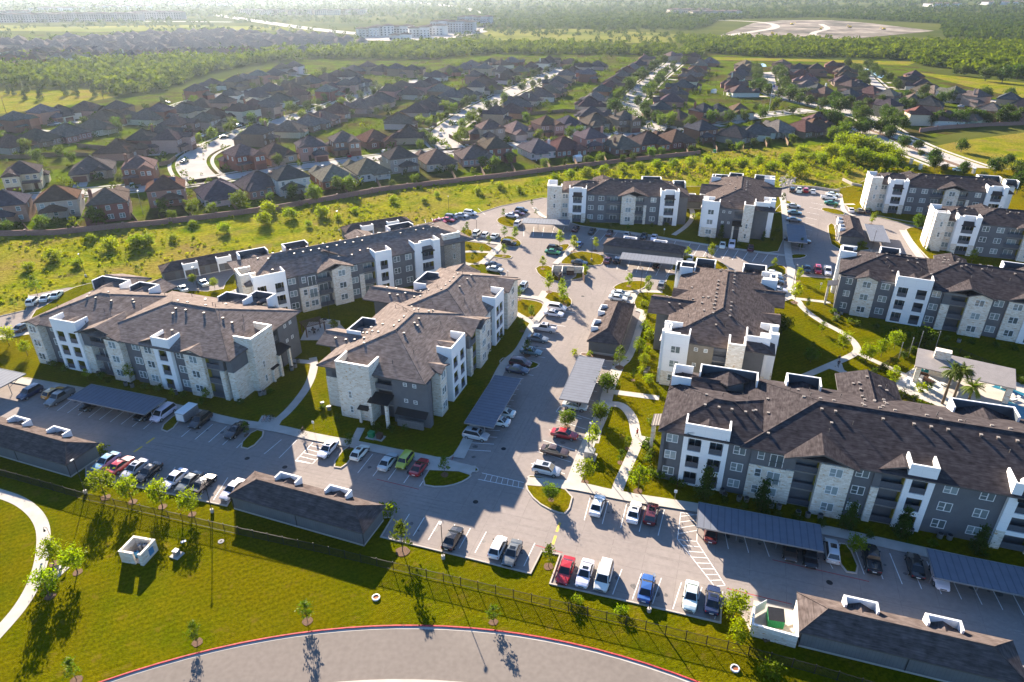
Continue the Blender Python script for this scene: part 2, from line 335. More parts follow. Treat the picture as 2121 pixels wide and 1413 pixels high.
# parking lot
LOT = [(-160, 945), (0, 930), (60, 948), (178, 945), (179, 989), (330, 1019), (470, 1049), (481, 1030), (700, 1085), (814, 1071), (789, 1113), (930, 1147), (1099, 1189), (1122, 1143), (1160, 1150), (1139, 1210), (1320, 1251), (1492, 1291), (1494, 1252), (1530, 1262), (1560, 1318), (1655, 1290), (1660, 1280), (1900, 1330), (2300, 1425), (2500, 1300),
       (2400, 540), (2200, 478), (2060, 495), (1880, 466), (1760, 436), (1740, 396), (1640, 385), (1612, 392), (1605, 440), (1400, 400), (1240, 408), (1125, 410), (1035, 428), (985, 444), (890, 462), (800, 480), (700, 510), (520, 545), (320, 590), (140, 596), (60, 612), (55, 643), (0, 656), (-160, 690)]
sheet('parking_lot', LOT, .03, M['lot'])
kb = MB()
ribbon(kb, GL(LOT[3:25]), .2, .0, .17)
ribbon(kb, GL([(2200, 478), (2060, 495), (1880, 466), (1760, 436)]), .2, 0, .17); ribbon(kb, GL([(1125, 410), (1035, 428), (985, 444), (890, 462), (800, 480), (700, 510)]), .2, 0, .17)
ribbon(kb, GL([(60, 612), (55, 643), (0, 656), (-160, 690)]), .2, 0, .17); ribbon(kb, GL([(1740, 396), (1640, 385), (1612, 392)]), .25, 0, .5)
# raised lawns with kerbs
LAWNS = [
 ('lawn', 'lawn', 1, [(-120, 790), (30, 779), (140, 799), (380, 840), (480, 868), (600, 890), (740, 916), (840, 936), (925, 953), (945, 940), (1000, 838), (1040, 763), (1070, 727), (1100, 672), (1095, 668), (1045, 634), (1047, 612), (1045, 580), (1020, 545), (1000, 542), (990, 551), (960, 545), (945, 520), (935, 500), (900, 495), (820, 500), (700, 520), (560, 545), (500, 555), (470, 580), (460, 606), (340, 600), (330, 590), (200, 584), (140, 600), (110, 625), (62, 650), (72, 690), (0, 706), (-120, 720)]),
 ('lawn', 'lawn2', 1, [(942, 498), (1027, 508), (1003, 537), (985, 548), (962, 545), (945, 525)]),
 ('lawn', 'lawn2', 1, [(947, 481), (976, 473), (980, 492), (946, 494)]), ('lawn', 'lawn2', 1, [(1034, 496), (1056, 488), (1078, 500), (1080, 510), (1070, 513), (1038, 506)]),
 ('lawn', 'lawn2', 1, [(1016, 532), (1030, 527), (1062, 530), (1056, 538)]), ('lawn', 'lawn2', 2, [(1026, 457), (1040, 448), (1066, 450), (1078, 460), (1066, 473), (1040, 468)]),
 ('lawn', 'lawn2', 1, [(1137, 517), (1162, 507), (1183, 506), (1168, 524)]), ('lawn', 'lawn2', 1, [(1155, 547), (1190, 519), (1250, 528), (1252, 540), (1243, 552), (1180, 548)]),
 ('lawn', 'lawn2', 1, [(1108, 552), (1145, 551), (1152, 577), (1190, 582), (1198, 550), (1222, 566), (1200, 580), (1140, 584), (1115, 570)]),
 ('lawn', 'lawn2', 2, [(1117, 616), (1136, 601), (1180, 615), (1186, 630), (1176, 640), (1150, 632)]), ('lawn', 'lawn2', 1, [(1047, 618), (1082, 620), (1118, 626), (1128, 634), (1102, 668), (1048, 633)]),
 ('lawn', 'lawn2', 2, [(1264, 600), (1285, 586), (1318, 582), (1338, 584), (1338, 596), (1312, 605)]),
 ('lawn', 'lawn', 1, [(1318, 608), (1340, 606), (1368, 608), (1390, 560), (1560, 560), (1600, 620), (1640, 590), (1640, 572), (1720, 578), (2300, 600), (2500, 1200), (2300, 1245), (2121, 1180), (1900, 1133), (1700, 1090), (1440, 1047), (1302, 1029), (1192, 1000), (1183, 990), (1225, 905), (1250, 848), (1268, 786), (1290, 748), (1322, 690), (1334, 650), (1312, 636)]),
 ('lawn', 'lawn2', 1, [(1087, 1008), (1098, 994), (1120, 1000), (1188, 1020), (1176, 1066), (1150, 1062), (1110, 1040)]), ('lawn', 'lawn2', 1, [(1090, 992), (1100, 985), (1162, 998), (1158, 1005)]),
 ('lawn', 'lawn', 1, [(870, 1004), (897, 962), (972, 982), (976, 988), (950, 1003), (910, 1011)]), ('lawn', 'lawn', 1, [(920, 954), (985, 968), (992, 975), (985, 979), (928, 963)]),
 ('lawn', 'lawn', 1, [(494, 926), (527, 890), (552, 896), (519, 932)]), ('lawn', 'lawn', 1, [(686, 967), (718, 924), (740, 930), (713, 971)]), ('lawn', 'lawn', 1, [(330, 889), (366, 857), (380, 860), (352, 897)]),
 ('lawn', 'lawn', 1, [(1733, 1126), (1757, 1129), (1783, 1190), (1743, 1184)]), ('lawn', 'lawn', 1, [(1032, 752), (1045, 740), (1120, 752), (1108, 765), (1080, 765), (1050, 762)]),
 ('lawn', 'lawn', 1, [(1130, 440), (1145, 400), (1400, 385), (1600, 392), (1612, 400), (1622, 440), (1622, 520), (1580, 525), (1400, 497), (1330, 484), (1235, 473), (1190, 466)]),
 ('lawn', 'lawn2', 1, [(1395, 546), (1420, 530), (1480, 536), (1512, 556), (1500, 566), (1390, 566)]), ('lawn', 'lawn2', 1, [(1573, 568), (1600, 548), (1628, 552), (1628, 574), (1600, 566)]), ('lawn', 'lawn', 1, [(1636, 531), (1645, 527), (1672, 528), (1665, 535), (1637, 537)]),
 ('lawn', 'lawn2', 1, [(1700, 436), (1704, 430), (1742, 436), (1752, 446), (1730, 445)]), ('lawn', 'lawn2', 1, [(1715, 396), (1790, 380), (1830, 340), (2300, 360), (2300, 470), (2060, 486), (1880, 460), (1765, 436), (1742, 420), (1745, 400), (1716, 402)]),
 ('lawn', 'lawn2', 1, [(1872, 478), (1890, 470), (1912, 476), (1925, 482), (2030, 485), (2300, 500), (2300, 570), (1945, 552), (1915, 530)]), ('lawn', 'lawn2', 1, [(1713, 470), (1722, 462), (1730, 470), (1732, 510), (1800, 512), (1800, 520), (1725, 520)]),
 ('lawn', 'lawn2', 1, [(1604, 438), (1625, 415), (1640, 419), (1642, 428), (1606, 444)]), ('lawn', 'mulch', 1, [(868, 738), (868, 736)][:0] or [(1200, 738), (1206, 730), (1285, 742), (1280, 752)])]
for k, (nm, mt, rn, px) in enumerate(LAWNS):
    g = chaikin(GL(px), rn); mb = MB(); mb.prism(g, .02, .15 + .0005 * k, 0); struct(nm, mb.mesh(nm, M[mt])); ribbon(kb, g, .22, .0, .165 + .0005 * k, True)
struct('kerb', kb.mesh('kerb', M['kerb']))
# footpaths: (pixels, width)
WALKS = [([(-60, 775), (30, 787), (95, 800), (200, 818), (377, 848), (471, 874), (574, 888), (631, 902), (680, 912), (739, 922), (834, 942), (916, 958), (980, 978)], 2.0),
 ([(560, 884), (600, 852), (640, 800), (652, 760), (648, 742)], 1.6), ([(651, 752), (600, 748)], 1.5), ([(733, 918), (748, 888)], 1.4), ([(950, 950), (1000, 850), (1035, 770), (1050, 748), (1072, 732), (1088, 705), (1103, 672), (1132, 639), (1136, 627), (1120, 619), (1085, 614), (1047, 613)], 1.9), ([(1045, 636), (1103, 670)], 1.5), ([(1119, 621), (1130, 604)], 1.9),
 ([(943, 494), (1027, 505), (1040, 507)], 1.6), ([(1040, 507), (998, 548)], 2.2), ([(1020, 524), (965, 521), (946, 528), (950, 542), (975, 550)], 1.5), ([(1150, 548), (1186, 514)], 1.8),
 ([(1186, 1005), (1215, 925), (1250, 855), (1262, 800), (1280, 762)], 2.3), ([(1262, 838), (1290, 840), (1312, 868), (1316, 900), (1322, 915), (1300, 965), (1284, 1000), (1276, 1025)], 1.8), ([(1320, 908), (1350, 915)], 1.6), ([(1268, 813), (1365, 826)], 1.6), ([(1092, 998), (1190, 1006), (1280, 1028), (1440, 1052), (1600, 1080), (1720, 1101), (1900, 1142), (2121, 1190), (2300, 1235)], 2.0),
 ([(1283, 760), (1305, 742), (1330, 660), (1335, 648), (1318, 642)], 1.5), ([(1345, 603), (1300, 606), (1318, 610), (1295, 640)], 1.6), ([(1372, 606), (1330, 604)], 1.4),
 ([(1638, 550), (1640, 600), (1636, 618), (1600, 625)], 2.2), ([(1636, 616), (1652, 622), (1662, 640), (1700, 668), (1745, 690), (1768, 708), (1778, 727), (1765, 738), (1700, 766), (1640, 792)], 1.6), ([(1720, 762), (1745, 770), (1790, 800), (1830, 830)], 1.6), ([(1736, 754), (1740, 768), (1752, 778)], 1.4), ([(1720, 628), (1650, 620)], 1.4), ([(1780, 735), (1900, 790), (2000, 850)], 1.4),
 ([(1395, 488), (1422, 470), (1436, 450), (1432, 430), (1420, 428)], 1.6), ([(1620, 400), (1628, 470), (1632, 530), (1638, 556)], 2.0), ([(1235, 474), (1330, 488), (1500, 514), (1625, 530)], 1.5), ([(1740, 408), (1746, 440), (1770, 448)], 1.6), ([(1870, 478), (1895, 520), (1925, 556)], 2.2), ([(1745, 424), (1770, 424)], 1.4), ([(872, 968), (985, 973)], 1.6), ([(-40, 706), (70, 690)], 1.5), ([(1105, 430), (1125, 452), (1140, 450)], 1.5)]
mb = MB()
for k, (px, w) in enumerate(WALKS): ribbon(mb, chaikin(GL(px), 2, False), w, .14, .172 + .0006 * k)
mb.prism(GL([(532, 881), (543, 862), (586, 869), (574, 890)]), .14, .168); mb.prism(GL([(1218, 900), (1222, 890), (1247, 893), (1240, 920), (1220, 918)]), .14, .1685)
struct('footpath', mb.mesh('footpath', M['walk']))
# big curved path on the front lawn, and the loop road at the bottom
PATHC = chaikin(GL([(-90, 1000), (0, 1022), (52, 1042), (88, 1080), (92, 1130), (80, 1190), (50, 1250), (0, 1308), (-50, 1360)]), 3, False)
mb = MB(); ribbon(mb, PATHC, 1.75, .0, .05); struct('path', mb.mesh('path', M['walk']))
def circ(a, b, c):
    (ax, ay), (bx, by), (cx, cy) = a, b, c
    d = 2 * (ax * (by - cy) + bx * (cy - ay) + cx * (ay - by))
    ux = ((ax * ax + ay * ay) * (by - cy) + (bx * bx + by * by) * (cy - ay) + (cx * cx + cy * cy) * (ay - by)) / d
    uy = ((ax * ax + ay * ay) * (cx - bx) + (bx * bx + by * by) * (ax - cx) + (cx * cx + cy * cy) * (bx - ax)) / d
    return ux, uy, hypot(ax - ux, ay - uy)
a_, b_, c_ = G(215, 1412), G(870, 1297), G(1440, 1412)
ux, uy, rr = circ(a_, b_, c_)
arc = [(ux + rr * cos(t), uy + rr * sin(t)) for t in np.linspace(pi * .5 - 1.15, pi * .5 + 1.15, 60)]
mb = MB(); ribbon(mb, arc, .16, .0, .17); struct('red_kerb', mb.mesh('red_kerb', M['redkerb']))
arcg = [(ux + (rr - .28) * cos(t), uy + (rr - .28) * sin(t)) for t in np.linspace(pi * .5 - 1.15, pi * .5 + 1.15, 60)]
mb = MB(); ribbon(mb, arcg, .40, .0, .052); struct('gutter', mb.mesh('gutter', M['walk']))
arc2 = [(ux + (rr - 3.9) * cos(t), uy + (rr - 3.9) * sin(t)) for t in np.linspace(pi * .5 - 1.15, pi * .5 + 1.15, 60)]
mb = MB(); ribbon(mb, arc2, 7.0, .0, .045); struct('road', mb.mesh('road', M['road']))
arc3 = [(ux + (rr - 7.6) * cos(t), uy + (rr - 7.6) * sin(t)) for t in np.linspace(pi * .5 - 1.15, pi * .5 + 1.15, 60)]
mb = MB(); ribbon(mb, arc3, .6, .0, .12); struct('pale_kerb', mb.mesh('pale_kerb', M['walk']))
# markings: stall lines as (front px, back px) rows
lm = MB(); ym = MB(); rm = MB()
def line(m, a, b, w=.11, z=.036): ribbon(m, [G(*a), G(*b)], w, z, z)
def stalls(a, b, n, c, d, skip=()):
    """n+1 lines from the row a-b to the row c-d"""
    A, B, Cc, D = G(*a), G(*b), G(*c), G(*d)
    for i in range(n + 1):
        if i in skip: continue
        t = i / n
        ribbon(lm, [(A[0] + (B[0] - A[0]) * t, A[1] + (B[1] - A[1]) * t), (Cc[0] + (D[0] - Cc[0]) * t, Cc[1] + (D[1] - Cc[1]) * t)], .11, .036, .036)
stalls((97, 847), (297, 889), 9, (140, 815), (345, 850)); stalls((376, 905), (490, 928), 4, (412, 875), (528, 892)); stalls((547, 941), (578, 949), 1, (583, 911), (615, 912))
stalls((741, 980), (869, 1008), 4, (772, 941), (897, 966)); stalls((948, 946), (1027, 783), 13, (1010, 950), (1084, 785), (0,)); stalls((1032, 768), (1130, 640), 0 + 8, (1105, 778), (1190, 648))
stalls((825, 1102), (1085, 1173), 8, (848, 1065), (1108, 1125)); stalls((1150, 1203), (1480, 1283), 8, (1170, 1153), (1497, 1226)); stalls((1210, 1078), (1363, 1110), 4, (1222, 1032), (1376, 1056))
stalls((1467, 1130), (1725, 1178), 6, (1460, 1075), (1690, 1118)); stalls((1790, 1190), (2121, 1275), 8, (1768, 1130), (2080, 1198)); stalls((1100, 960), (1170, 830), 6, (1170, 982), (1235, 850)); stalls((1170, 820), (1215, 738), 5, (1230, 830), (1262, 745))
stalls((205, 985), (470, 1042), 10, (233, 942), (500, 995)); stalls((1085, 490), (1180, 490), 5, (1085, 470), (1190, 470)); stalls((1222, 496), (1390, 520), 8, (1240, 476), (1400, 498)); stalls((1415, 530), (1600, 545), 9, (1430, 505), (1612, 530))
stalls((1258, 555), (1400, 578), 7, (1262, 535), (1415, 553)); stalls((1635, 525), (1680, 420), 9, (1660, 530), (1705, 425)); stalls((1262, 632), (1300, 602), 3, (1282, 638), (1318, 610)); stalls((885, 475), (1005, 445), 8, (880, 455), (990, 432)); stalls((1030, 466), (1075, 430), 4, (1065, 470), (1100, 440))
for q in range(6):
    t = q / 5; line(lm, (614 + 38 * t, 953 - 37 * t), (648 + 36 * t, 961 - 36 * t))
line(lm, (612, 955), (648, 917)); line(lm, (647, 961), (684, 925)); line(lm, (612, 955), (647, 961))
zz = [(1403, 1118), (1410, 1062), (1446, 1068), (1443, 1122)]
for i in range(4): line(lm, zz[i], zz[(i + 1) % 4])
for q in range(1, 5): line(lm, (1403 + 1.6 * q, 1118 - 12 * q), (1443 + .8 * q, 1110 - 11 * q))
line(lm, (1404, 1118), (1480, 1215)); line(lm, (1443, 1122), (1502, 1213)); line(lm, (1480, 1215), (1502, 1213))
for q in range(1, 8): line(lm, (1404 + 9.5 * q, 1118 + 12.1 * q), (1443 + 7.4 * q, 1122 + 11.4 * q))
line(lm, (998, 980), (1085, 1000)); line(lm, (990, 993), (1085, 1012))
for q in range(1, 8): line(lm, (998 + 11 * q, 980 + 2.5 * q), (992 + 11.6 * q, 993 + 2.4 * q), .08)
line(lm, (1152, 853), (1160, 842)); line(lm, (1160, 842), (1200, 850)); line(lm, (1152, 853), (1205, 868))
for a, b in (((277, 937), (295, 925)), ((303, 919), (320, 907)), ((1153, 1102), (1160, 1083)), ((1145, 1128), (1151, 1110))): line(ym, a, b, .38)
for pts in ([(930, 968), (990, 820)], [(780, 993), (868, 1014)], [(1505, 1219), (1590, 1240), (1640, 1252)], [(1110, 1130), (1165, 1145)], [(1600, 1160), (1800, 1205)]): ribbon(rm, GL(pts), .14, .0362, .0362)
struct('road_marking', lm.mesh('road_marking', M['white_line'])); struct('yellow_road_marking', ym.mesh('yellow_road_marking', M['yellow_line'])); struct('red_road_marking', rm.mesh('red_road_marking', M['redline']))
st_ = MB(); rs = random.Random(3)
for a, b, n in (((150, 830), (345, 870), 9), ((395, 888), (490, 908), 4), ((757, 960), (885, 988), 5), ((838, 1084), (1095, 1150), 10), ((1160, 1180), (1488, 1258), 12), ((1216, 1056), (1370, 1084), 6), ((1463, 1105), (1707, 1150), 8), ((1780, 1160), (2100, 1238), 9), ((975, 948), (1055, 785), 10), ((1135, 972), (1200, 840), 7), ((220, 965), (485, 1020), 9), ((1420, 520), (1605, 538), 8), ((1110, 720), (1150, 660), 5)):
    A, B = G(*a), G(*b)
    for i in range(n):
        t = (i + rs.uniform(.3, .7)) / n; cx, cy = A[0] + (B[0] - A[0]) * t + rs.uniform(-.5, .5), A[1] + (B[1] - A[1]) * t + rs.uniform(-.9, .9); r = rs.uniform(.18, .5)
        st_.add([(cx + r * cos(q) * rs.uniform(.7, 1.2), cy + r * sin(q) * rs.uniform(.7, 1.2), .0335 + i * 1e-5) for q in np.linspace(0, 2 * pi, 12)[:-1]], [tuple(range(11))])
struct('oil_stain_ground', st_.mesh('oil_stain', mat('oil_stain', (.11, .10, .095), .6, var=.3, scale=3, world=True)))
tk = MB()
for px in ([(-60, 900), (200, 905), (480, 960), (760, 1020), (930, 1060), (1120, 1105), (1400, 1170), (1700, 1235), (2121, 1320)], [(-60, 880), (250, 910), (560, 968), (850, 1035), (1000, 1062), (1250, 1120), (1600, 1200), (2121, 1305)], [(980, 1050), (1040, 980), (1100, 860), (1180, 720), (1240, 620), (1255, 585), (1240, 550)], [(1010, 1045), (1075, 930), (1140, 800), (1200, 690), (1230, 600), (1150, 555), (1110, 530), (1120, 490), (1090, 470)], [(1250, 590), (1400, 580), (1540, 560), (1650, 545), (1690, 500), (1690, 430)]):
    g = chaikin(GL(px), 3, False)
    for o in (-.8, .8): NT_ = len(tk.f); ribbon(tk, g, .30, .0312 + NT_ * 1e-7, .0312 + NT_ * 1e-7, off=o)
struct('tyre_track_ground', tk.mesh('tyre_track', mat('tyre_worn_paving', (.235, .206, .188), .85, scale=.3, col2=(.28, .247, .226), world=True, fine=.08, fscale=2)))
ds = MB()
for x, y in ((848, 978), (590, 968), (1043, 930), (1560, 1030), (1718, 1207), (985, 1040), (1207, 614), (1045, 800), (512, 950), (1512, 535)):
    a = G(x, y); ds.prism([(a[0] + .42 * cos(t), a[1] + .42 * sin(t)) for t in np.linspace(0, 2 * pi, 14)[:-1]], .02, .037)
struct('manhole_cover_ground', ds.mesh('manhole', M['tyre']))
# suburb streets (pixels, width)
STREETS = {
 's0': ([(-120, 425), (60, 410), (200, 396), (330, 385), (420, 376), (560, 353), (700, 336), (850, 319), (940, 311), (1060, 303), (1180, 290), (1300, 280), (1390, 273)], 8.5),
 's1': ([(425, 378), (398, 352), (394, 332), (412, 316), (455, 298), (492, 280), (540, 262), (600, 246), (660, 231), (705, 213), (760, 190), (830, 178), (900, 160), (960, 148)], 12),
 's2': ([(940, 311), (915, 292), (916, 275), (938, 257), (975, 233), (1040, 200), (1107, 170), (1160, 147), (1185, 134)], 13),
 's3': ([(1390, 273), (1345, 262), (1312, 245), (1297, 226), (1310, 205), (1335, 180), (1362, 156), (1395, 133), (1405, 122)], 14.5),
 's4': ([(1588, 150), (1590, 175), (1600, 195), (1640, 206), (1690, 216), (1740, 228), (1790, 240), (1845, 275)], 11.5),
 's5': ([(-60, 318), (30, 300), (100, 285), (190, 268), (280, 250), (340, 232), (400, 208), (470, 195), (540, 182), (620, 168), (700, 155), (770, 146)], 8.0),
 's6': ([(1390, 273), (1400, 262), (1480, 252), (1600, 236), (1680, 228)], 7.5), 's7': ([(1790, 240), (1900, 212), (2000, 205), (2121, 215)], 7.5), 's8': ([(1830, 190), (1800, 160), (1775, 140)], 7.0)}
sm = MB(); wm = MB(); SPTS = {}
for k, (px, w) in STREETS.items():
    g = chaikin(GL(px), 3, False); SPTS[k] = g; ribbon(sm, g, w, .02, .04)
    for sgn in (1, -1):
        ribbon(wm, g, .35, .0, .10, off=sgn * (w / 2 + .1)); ribbon(wm, g, 1.5, .0, .05, off=sgn * (w / 2 + 2.6))
struct('street', sm.mesh('street', M['street'])); struct('sidewalk', wm.mesh('sidewalk', M['walk']))
# collector road with planted median on the right
CR = chaikin(GL([(1780, 262), (1842, 284), (1889, 308), (1978, 341), (2080, 375), (2200, 412)]), 3, False)
mb = MB(); ribbon(mb, CR, 19, .0, .035); struct('collector_road', mb.mesh('collector_road', M['street']))
mb = MB(); ribbon(mb, CR[6:-2], 2.6, .0, .16); struct('median', mb.mesh('median', M['mulch']))
mb = MB()
for sg in (1, -1): ribbon(mb, CR, 1.8, .0, .05, off=sg * 12.5); ribbon(mb, CR, .35, .0, .14, off=sg * 9.6)
struct('roadside_path', mb.mesh('roadside_path', M['walk']))
# distant land: fields, water, earthworks, highway
sheet('field', [(0, 190), (60, 186), (230, 186), (245, 200), (120, 222), (0, 236), (-200, 250), (-200, 190)], .015, M['meadow']); sheet('field', [(980, 62), (1200, 60), (1420, 72), (1430, 86), (1200, 92), (1040, 88)], .1, M['field']); sheet('field', [(200, 66), (480, 62), (700, 66), (640, 58), (380, 52), (100, 56), (0, 52), (0, 64)], .1, M['field'])
sheet('field', [(1900, 150), (2121, 172), (2300, 185), (2300, 215), (2121, 205), (2000, 178), (1860, 140)], .016, M['meadow']); sheet('field', [(1900, 310), (2000, 290), (2121, 275), (2350, 290), (2350, 400), (2121, 380), (2000, 335)], .016, M['meadow'])
sheet('field', [(1460, 118), (1900, 128), (1880, 136), (1700, 128), (1460, 124)], .016, M['meadow'])
sheet('building_site_ground', [(1490, 74), (1560, 48), (1620, 42), (1720, 42), (1800, 48), (1935, 64), (1900, 68), (1770, 80), (1640, 82), (1560, 80)], .1, M['dirt'])
mb = MB(); ribbon(mb, chaikin(GL([(1495, 80), (1500, 74), (1560, 66), (1612, 58), (1600, 48), (1530, 43), (1400, 40)]), 3, False), 14, .1, .2); ribbon(mb, chaikin(GL([(1690, 78), (1680, 68), (1720, 60), (1700, 50)]), 2, False), 10, .1, .21); struct('dirt_road', mb.mesh('dirt_road', M['kerb']))
mb = MB(); ribbon(mb, chaikin(GL([(440, 30), (560, 48), (640, 60), (760, 72), (900, 84)]), 3, False), 30, .1, .25); ribbon(mb, chaikin(GL([(0, 44), (300, 44), (480, 46)]), 2, False), 14, .1, .25); ribbon(mb, chaikin(GL([(800, 0), (940, 12), (1000, 28)]), 2, False), 30, .1, .25); struct('highway', mb.mesh('highway', M['walk']))
sheet('far_ground', [(-300, 125), (0, 116), (180, 118), (400, 112), (640, 104), (760, 92), (700, 70), (400, 64), (0, 72), (-300, 80)], .1, M['yard']); sheet('far_building_site', [(740, 66), (1000, 56), (1010, 66), (900, 86), (760, 84)], .12, M['kerb'])
sheet('pond', [(1556, 135), (1566, 131), (1584, 132), (1588, 138), (1570, 139)], .05, M['pond']); sheet('pond', [(1775, 150), (1795, 142), (1815, 150), (1832, 156), (1826, 162), (1800, 158)], .05, M['pond'])
# ---------------------------------------------------------------- three-storey apartment buildings
FL = (.2, 3.3, 6.4); ZE = 9.4; SL = .34
_wc = {}
def winmesh(w, h, dbl):
    k = (w, h, dbl)
    if k not in _wc:
        a = MB(); t = .08
        a.box(-w / 2, -.07, 0, -w / 2 + t, .02, h); a.box(w / 2 - t, -.07, 0, w / 2, .02, h); a.box(-w / 2 + t, -.07, 0, w / 2 - t, .02, t); a.box(-w / 2 + t, -.07, h - t, w / 2 - t, .02, h)
        if dbl: a.box(-.06, -.069, t, .06, .019, h - t); a.box(-w / 2 + t, -.06, h * .40, -.06, .018, h * .40 + .06)
        else: a.box(-w / 2 + t, -.06, h * .45, w / 2 - t, .018, h * .45 + .06)
        p = MB(); p.quad((-w / 2 + .02, -.02, .02), (w / 2 - .02, -.02, .02), (w / 2 - .02, -.02, h - .02), (-w / 2 + .02, -.02, h - .02))
        _wc[k] = (a.mesh('window', M['trim']), p.mesh('pane', M['pane']))
    return _wc[k]
def doormesh(w, h):
    k = (w, h, 'd')
    if k not in _wc:
        a = MB(); t = .09
        for x in (-w / 2, -t / 2, w / 2 - t): a.box(x, -.07, 0, x + t, .02, h)
        a.box(-w / 2 + t, -.069, h - t, w / 2 - t, .019, h)
        p = MB(); p.quad((-w / 2 + .02, -.02, .02), (w / 2 - .02, -.02, .02), (w / 2 - .02, -.02, h - .02), (-w / 2 + .02, -.02, h - .02))
        _wc[k] = (a.mesh('balcony_door', M['trim']), p.mesh('pane', M['pane']))
    return _wc[k]
def railmesh(w, solid=True):
    k = (round(w, 2), solid, 'r')
    if k not in _wc:
        a = MB(); a.box(-w / 2, -.03, .98, w / 2, .03, 1.05)
        if solid: a.box(-w / 2, -.012, .06, w / 2, .012, .98)
        else:
            n = max(3, int(w / .22))
            for i in range(n + 1): x = -w / 2 + w * i / n; a.box(x - .012, -.012, 0, x + .012, .012, .98)
        _wc[k] = a.mesh('railing', M['rail'])
    return _wc[k]
vb = MB(); vb.box(-.15, -.15, -.3, .15, .15, .16); vb.box(-.2, -.2, .16, .2, .2, .23, 1); VENTBOX = vb.mesh('roof_vent', [M['vent'], M['ventlite']])
vb = MB(); vb.cyl((0, 0, -.3), (0, 0, .55), .05, .05, 6); vb.cyl((0, 0, .55), (0, 0, .68), .10, .03, 6); VENTPIPE = vb.mesh('vent_pipe', M['fascia'])
vb = MB(); vb.box(-.22, -.16, -.25, .22, .16, .12); VENTLOW = vb.mesh('roof_vent', M['ventlite'])
def hip(mb, x0, x1, y0, y1, along, h0, h1, ze=ZE, s=SL, th=.24, mr=0, mf=1, mw=2):
    sw = along == 'y'
    def P(a, b, z): return (b, a, z) if sw else (a, b, z)
    if sw: x0, x1, y0, y1 = y0, y1, x0, x1
    w = (y1 - y0) / 2; ym = (y0 + y1) / 2; zr = ze + s * w; r0 = x0 + w if h0 else x0; r1 = x1 - w if h1 else x1
    mb.quad(P(x0, y0, ze), P(x1, y0, ze), P(r1, ym, zr), P(r0, ym, zr), mr); mb.quad(P(x1, y1, ze), P(x0, y1, ze), P(r0, ym, zr), P(r1, ym, zr), mr)
    if w > 2: mb.cyl(P(r0, ym, zr), P(r1, ym, zr), .10, .10, 5, mr)
    for x, r, h in ((x0, r0, h0), (x1, r1, h1)):
        if h and w > 2:
            for yy in (y0, y1): mb.cyl(P(x, yy, ze), P(r, ym, zr), .08, .08, 5, mr)
        if h: mb.tri(P(x, y0, ze), P(x, y1, ze), P(r, ym, zr), mr)
        else:
            d = .5 if x == x0 else -.5
            mb.tri(P(x + d, y0 + .5, ze), P(x + d, y1 - .5, ze), P(x + d, ym, zr - .1), mw)
            mb.quad(P(x, y0, ze), P(x, ym, zr), P(x, ym, zr - th), P(x, y0, ze - th), mf); mb.quad(P(x, y1, ze), P(x, ym, zr), P(x, ym, zr - th), P(x, y1, ze - th), mf)
    for a, b in (((x0, y0), (x1, y0)), ((x1, y0), (x1, y1)), ((x1, y1), (x0, y1)), ((x0, y1), (x0, y0))):
        mb.quad(P(*a, ze), P(*b, ze), P(*b, ze - th), P(*a, ze - th), mf)
    mb.quad(P(x0, y0, ze - th), P(x1, y0, ze - th), P(x1, y1, ze - th), P(x0, y1, ze - th), mf)
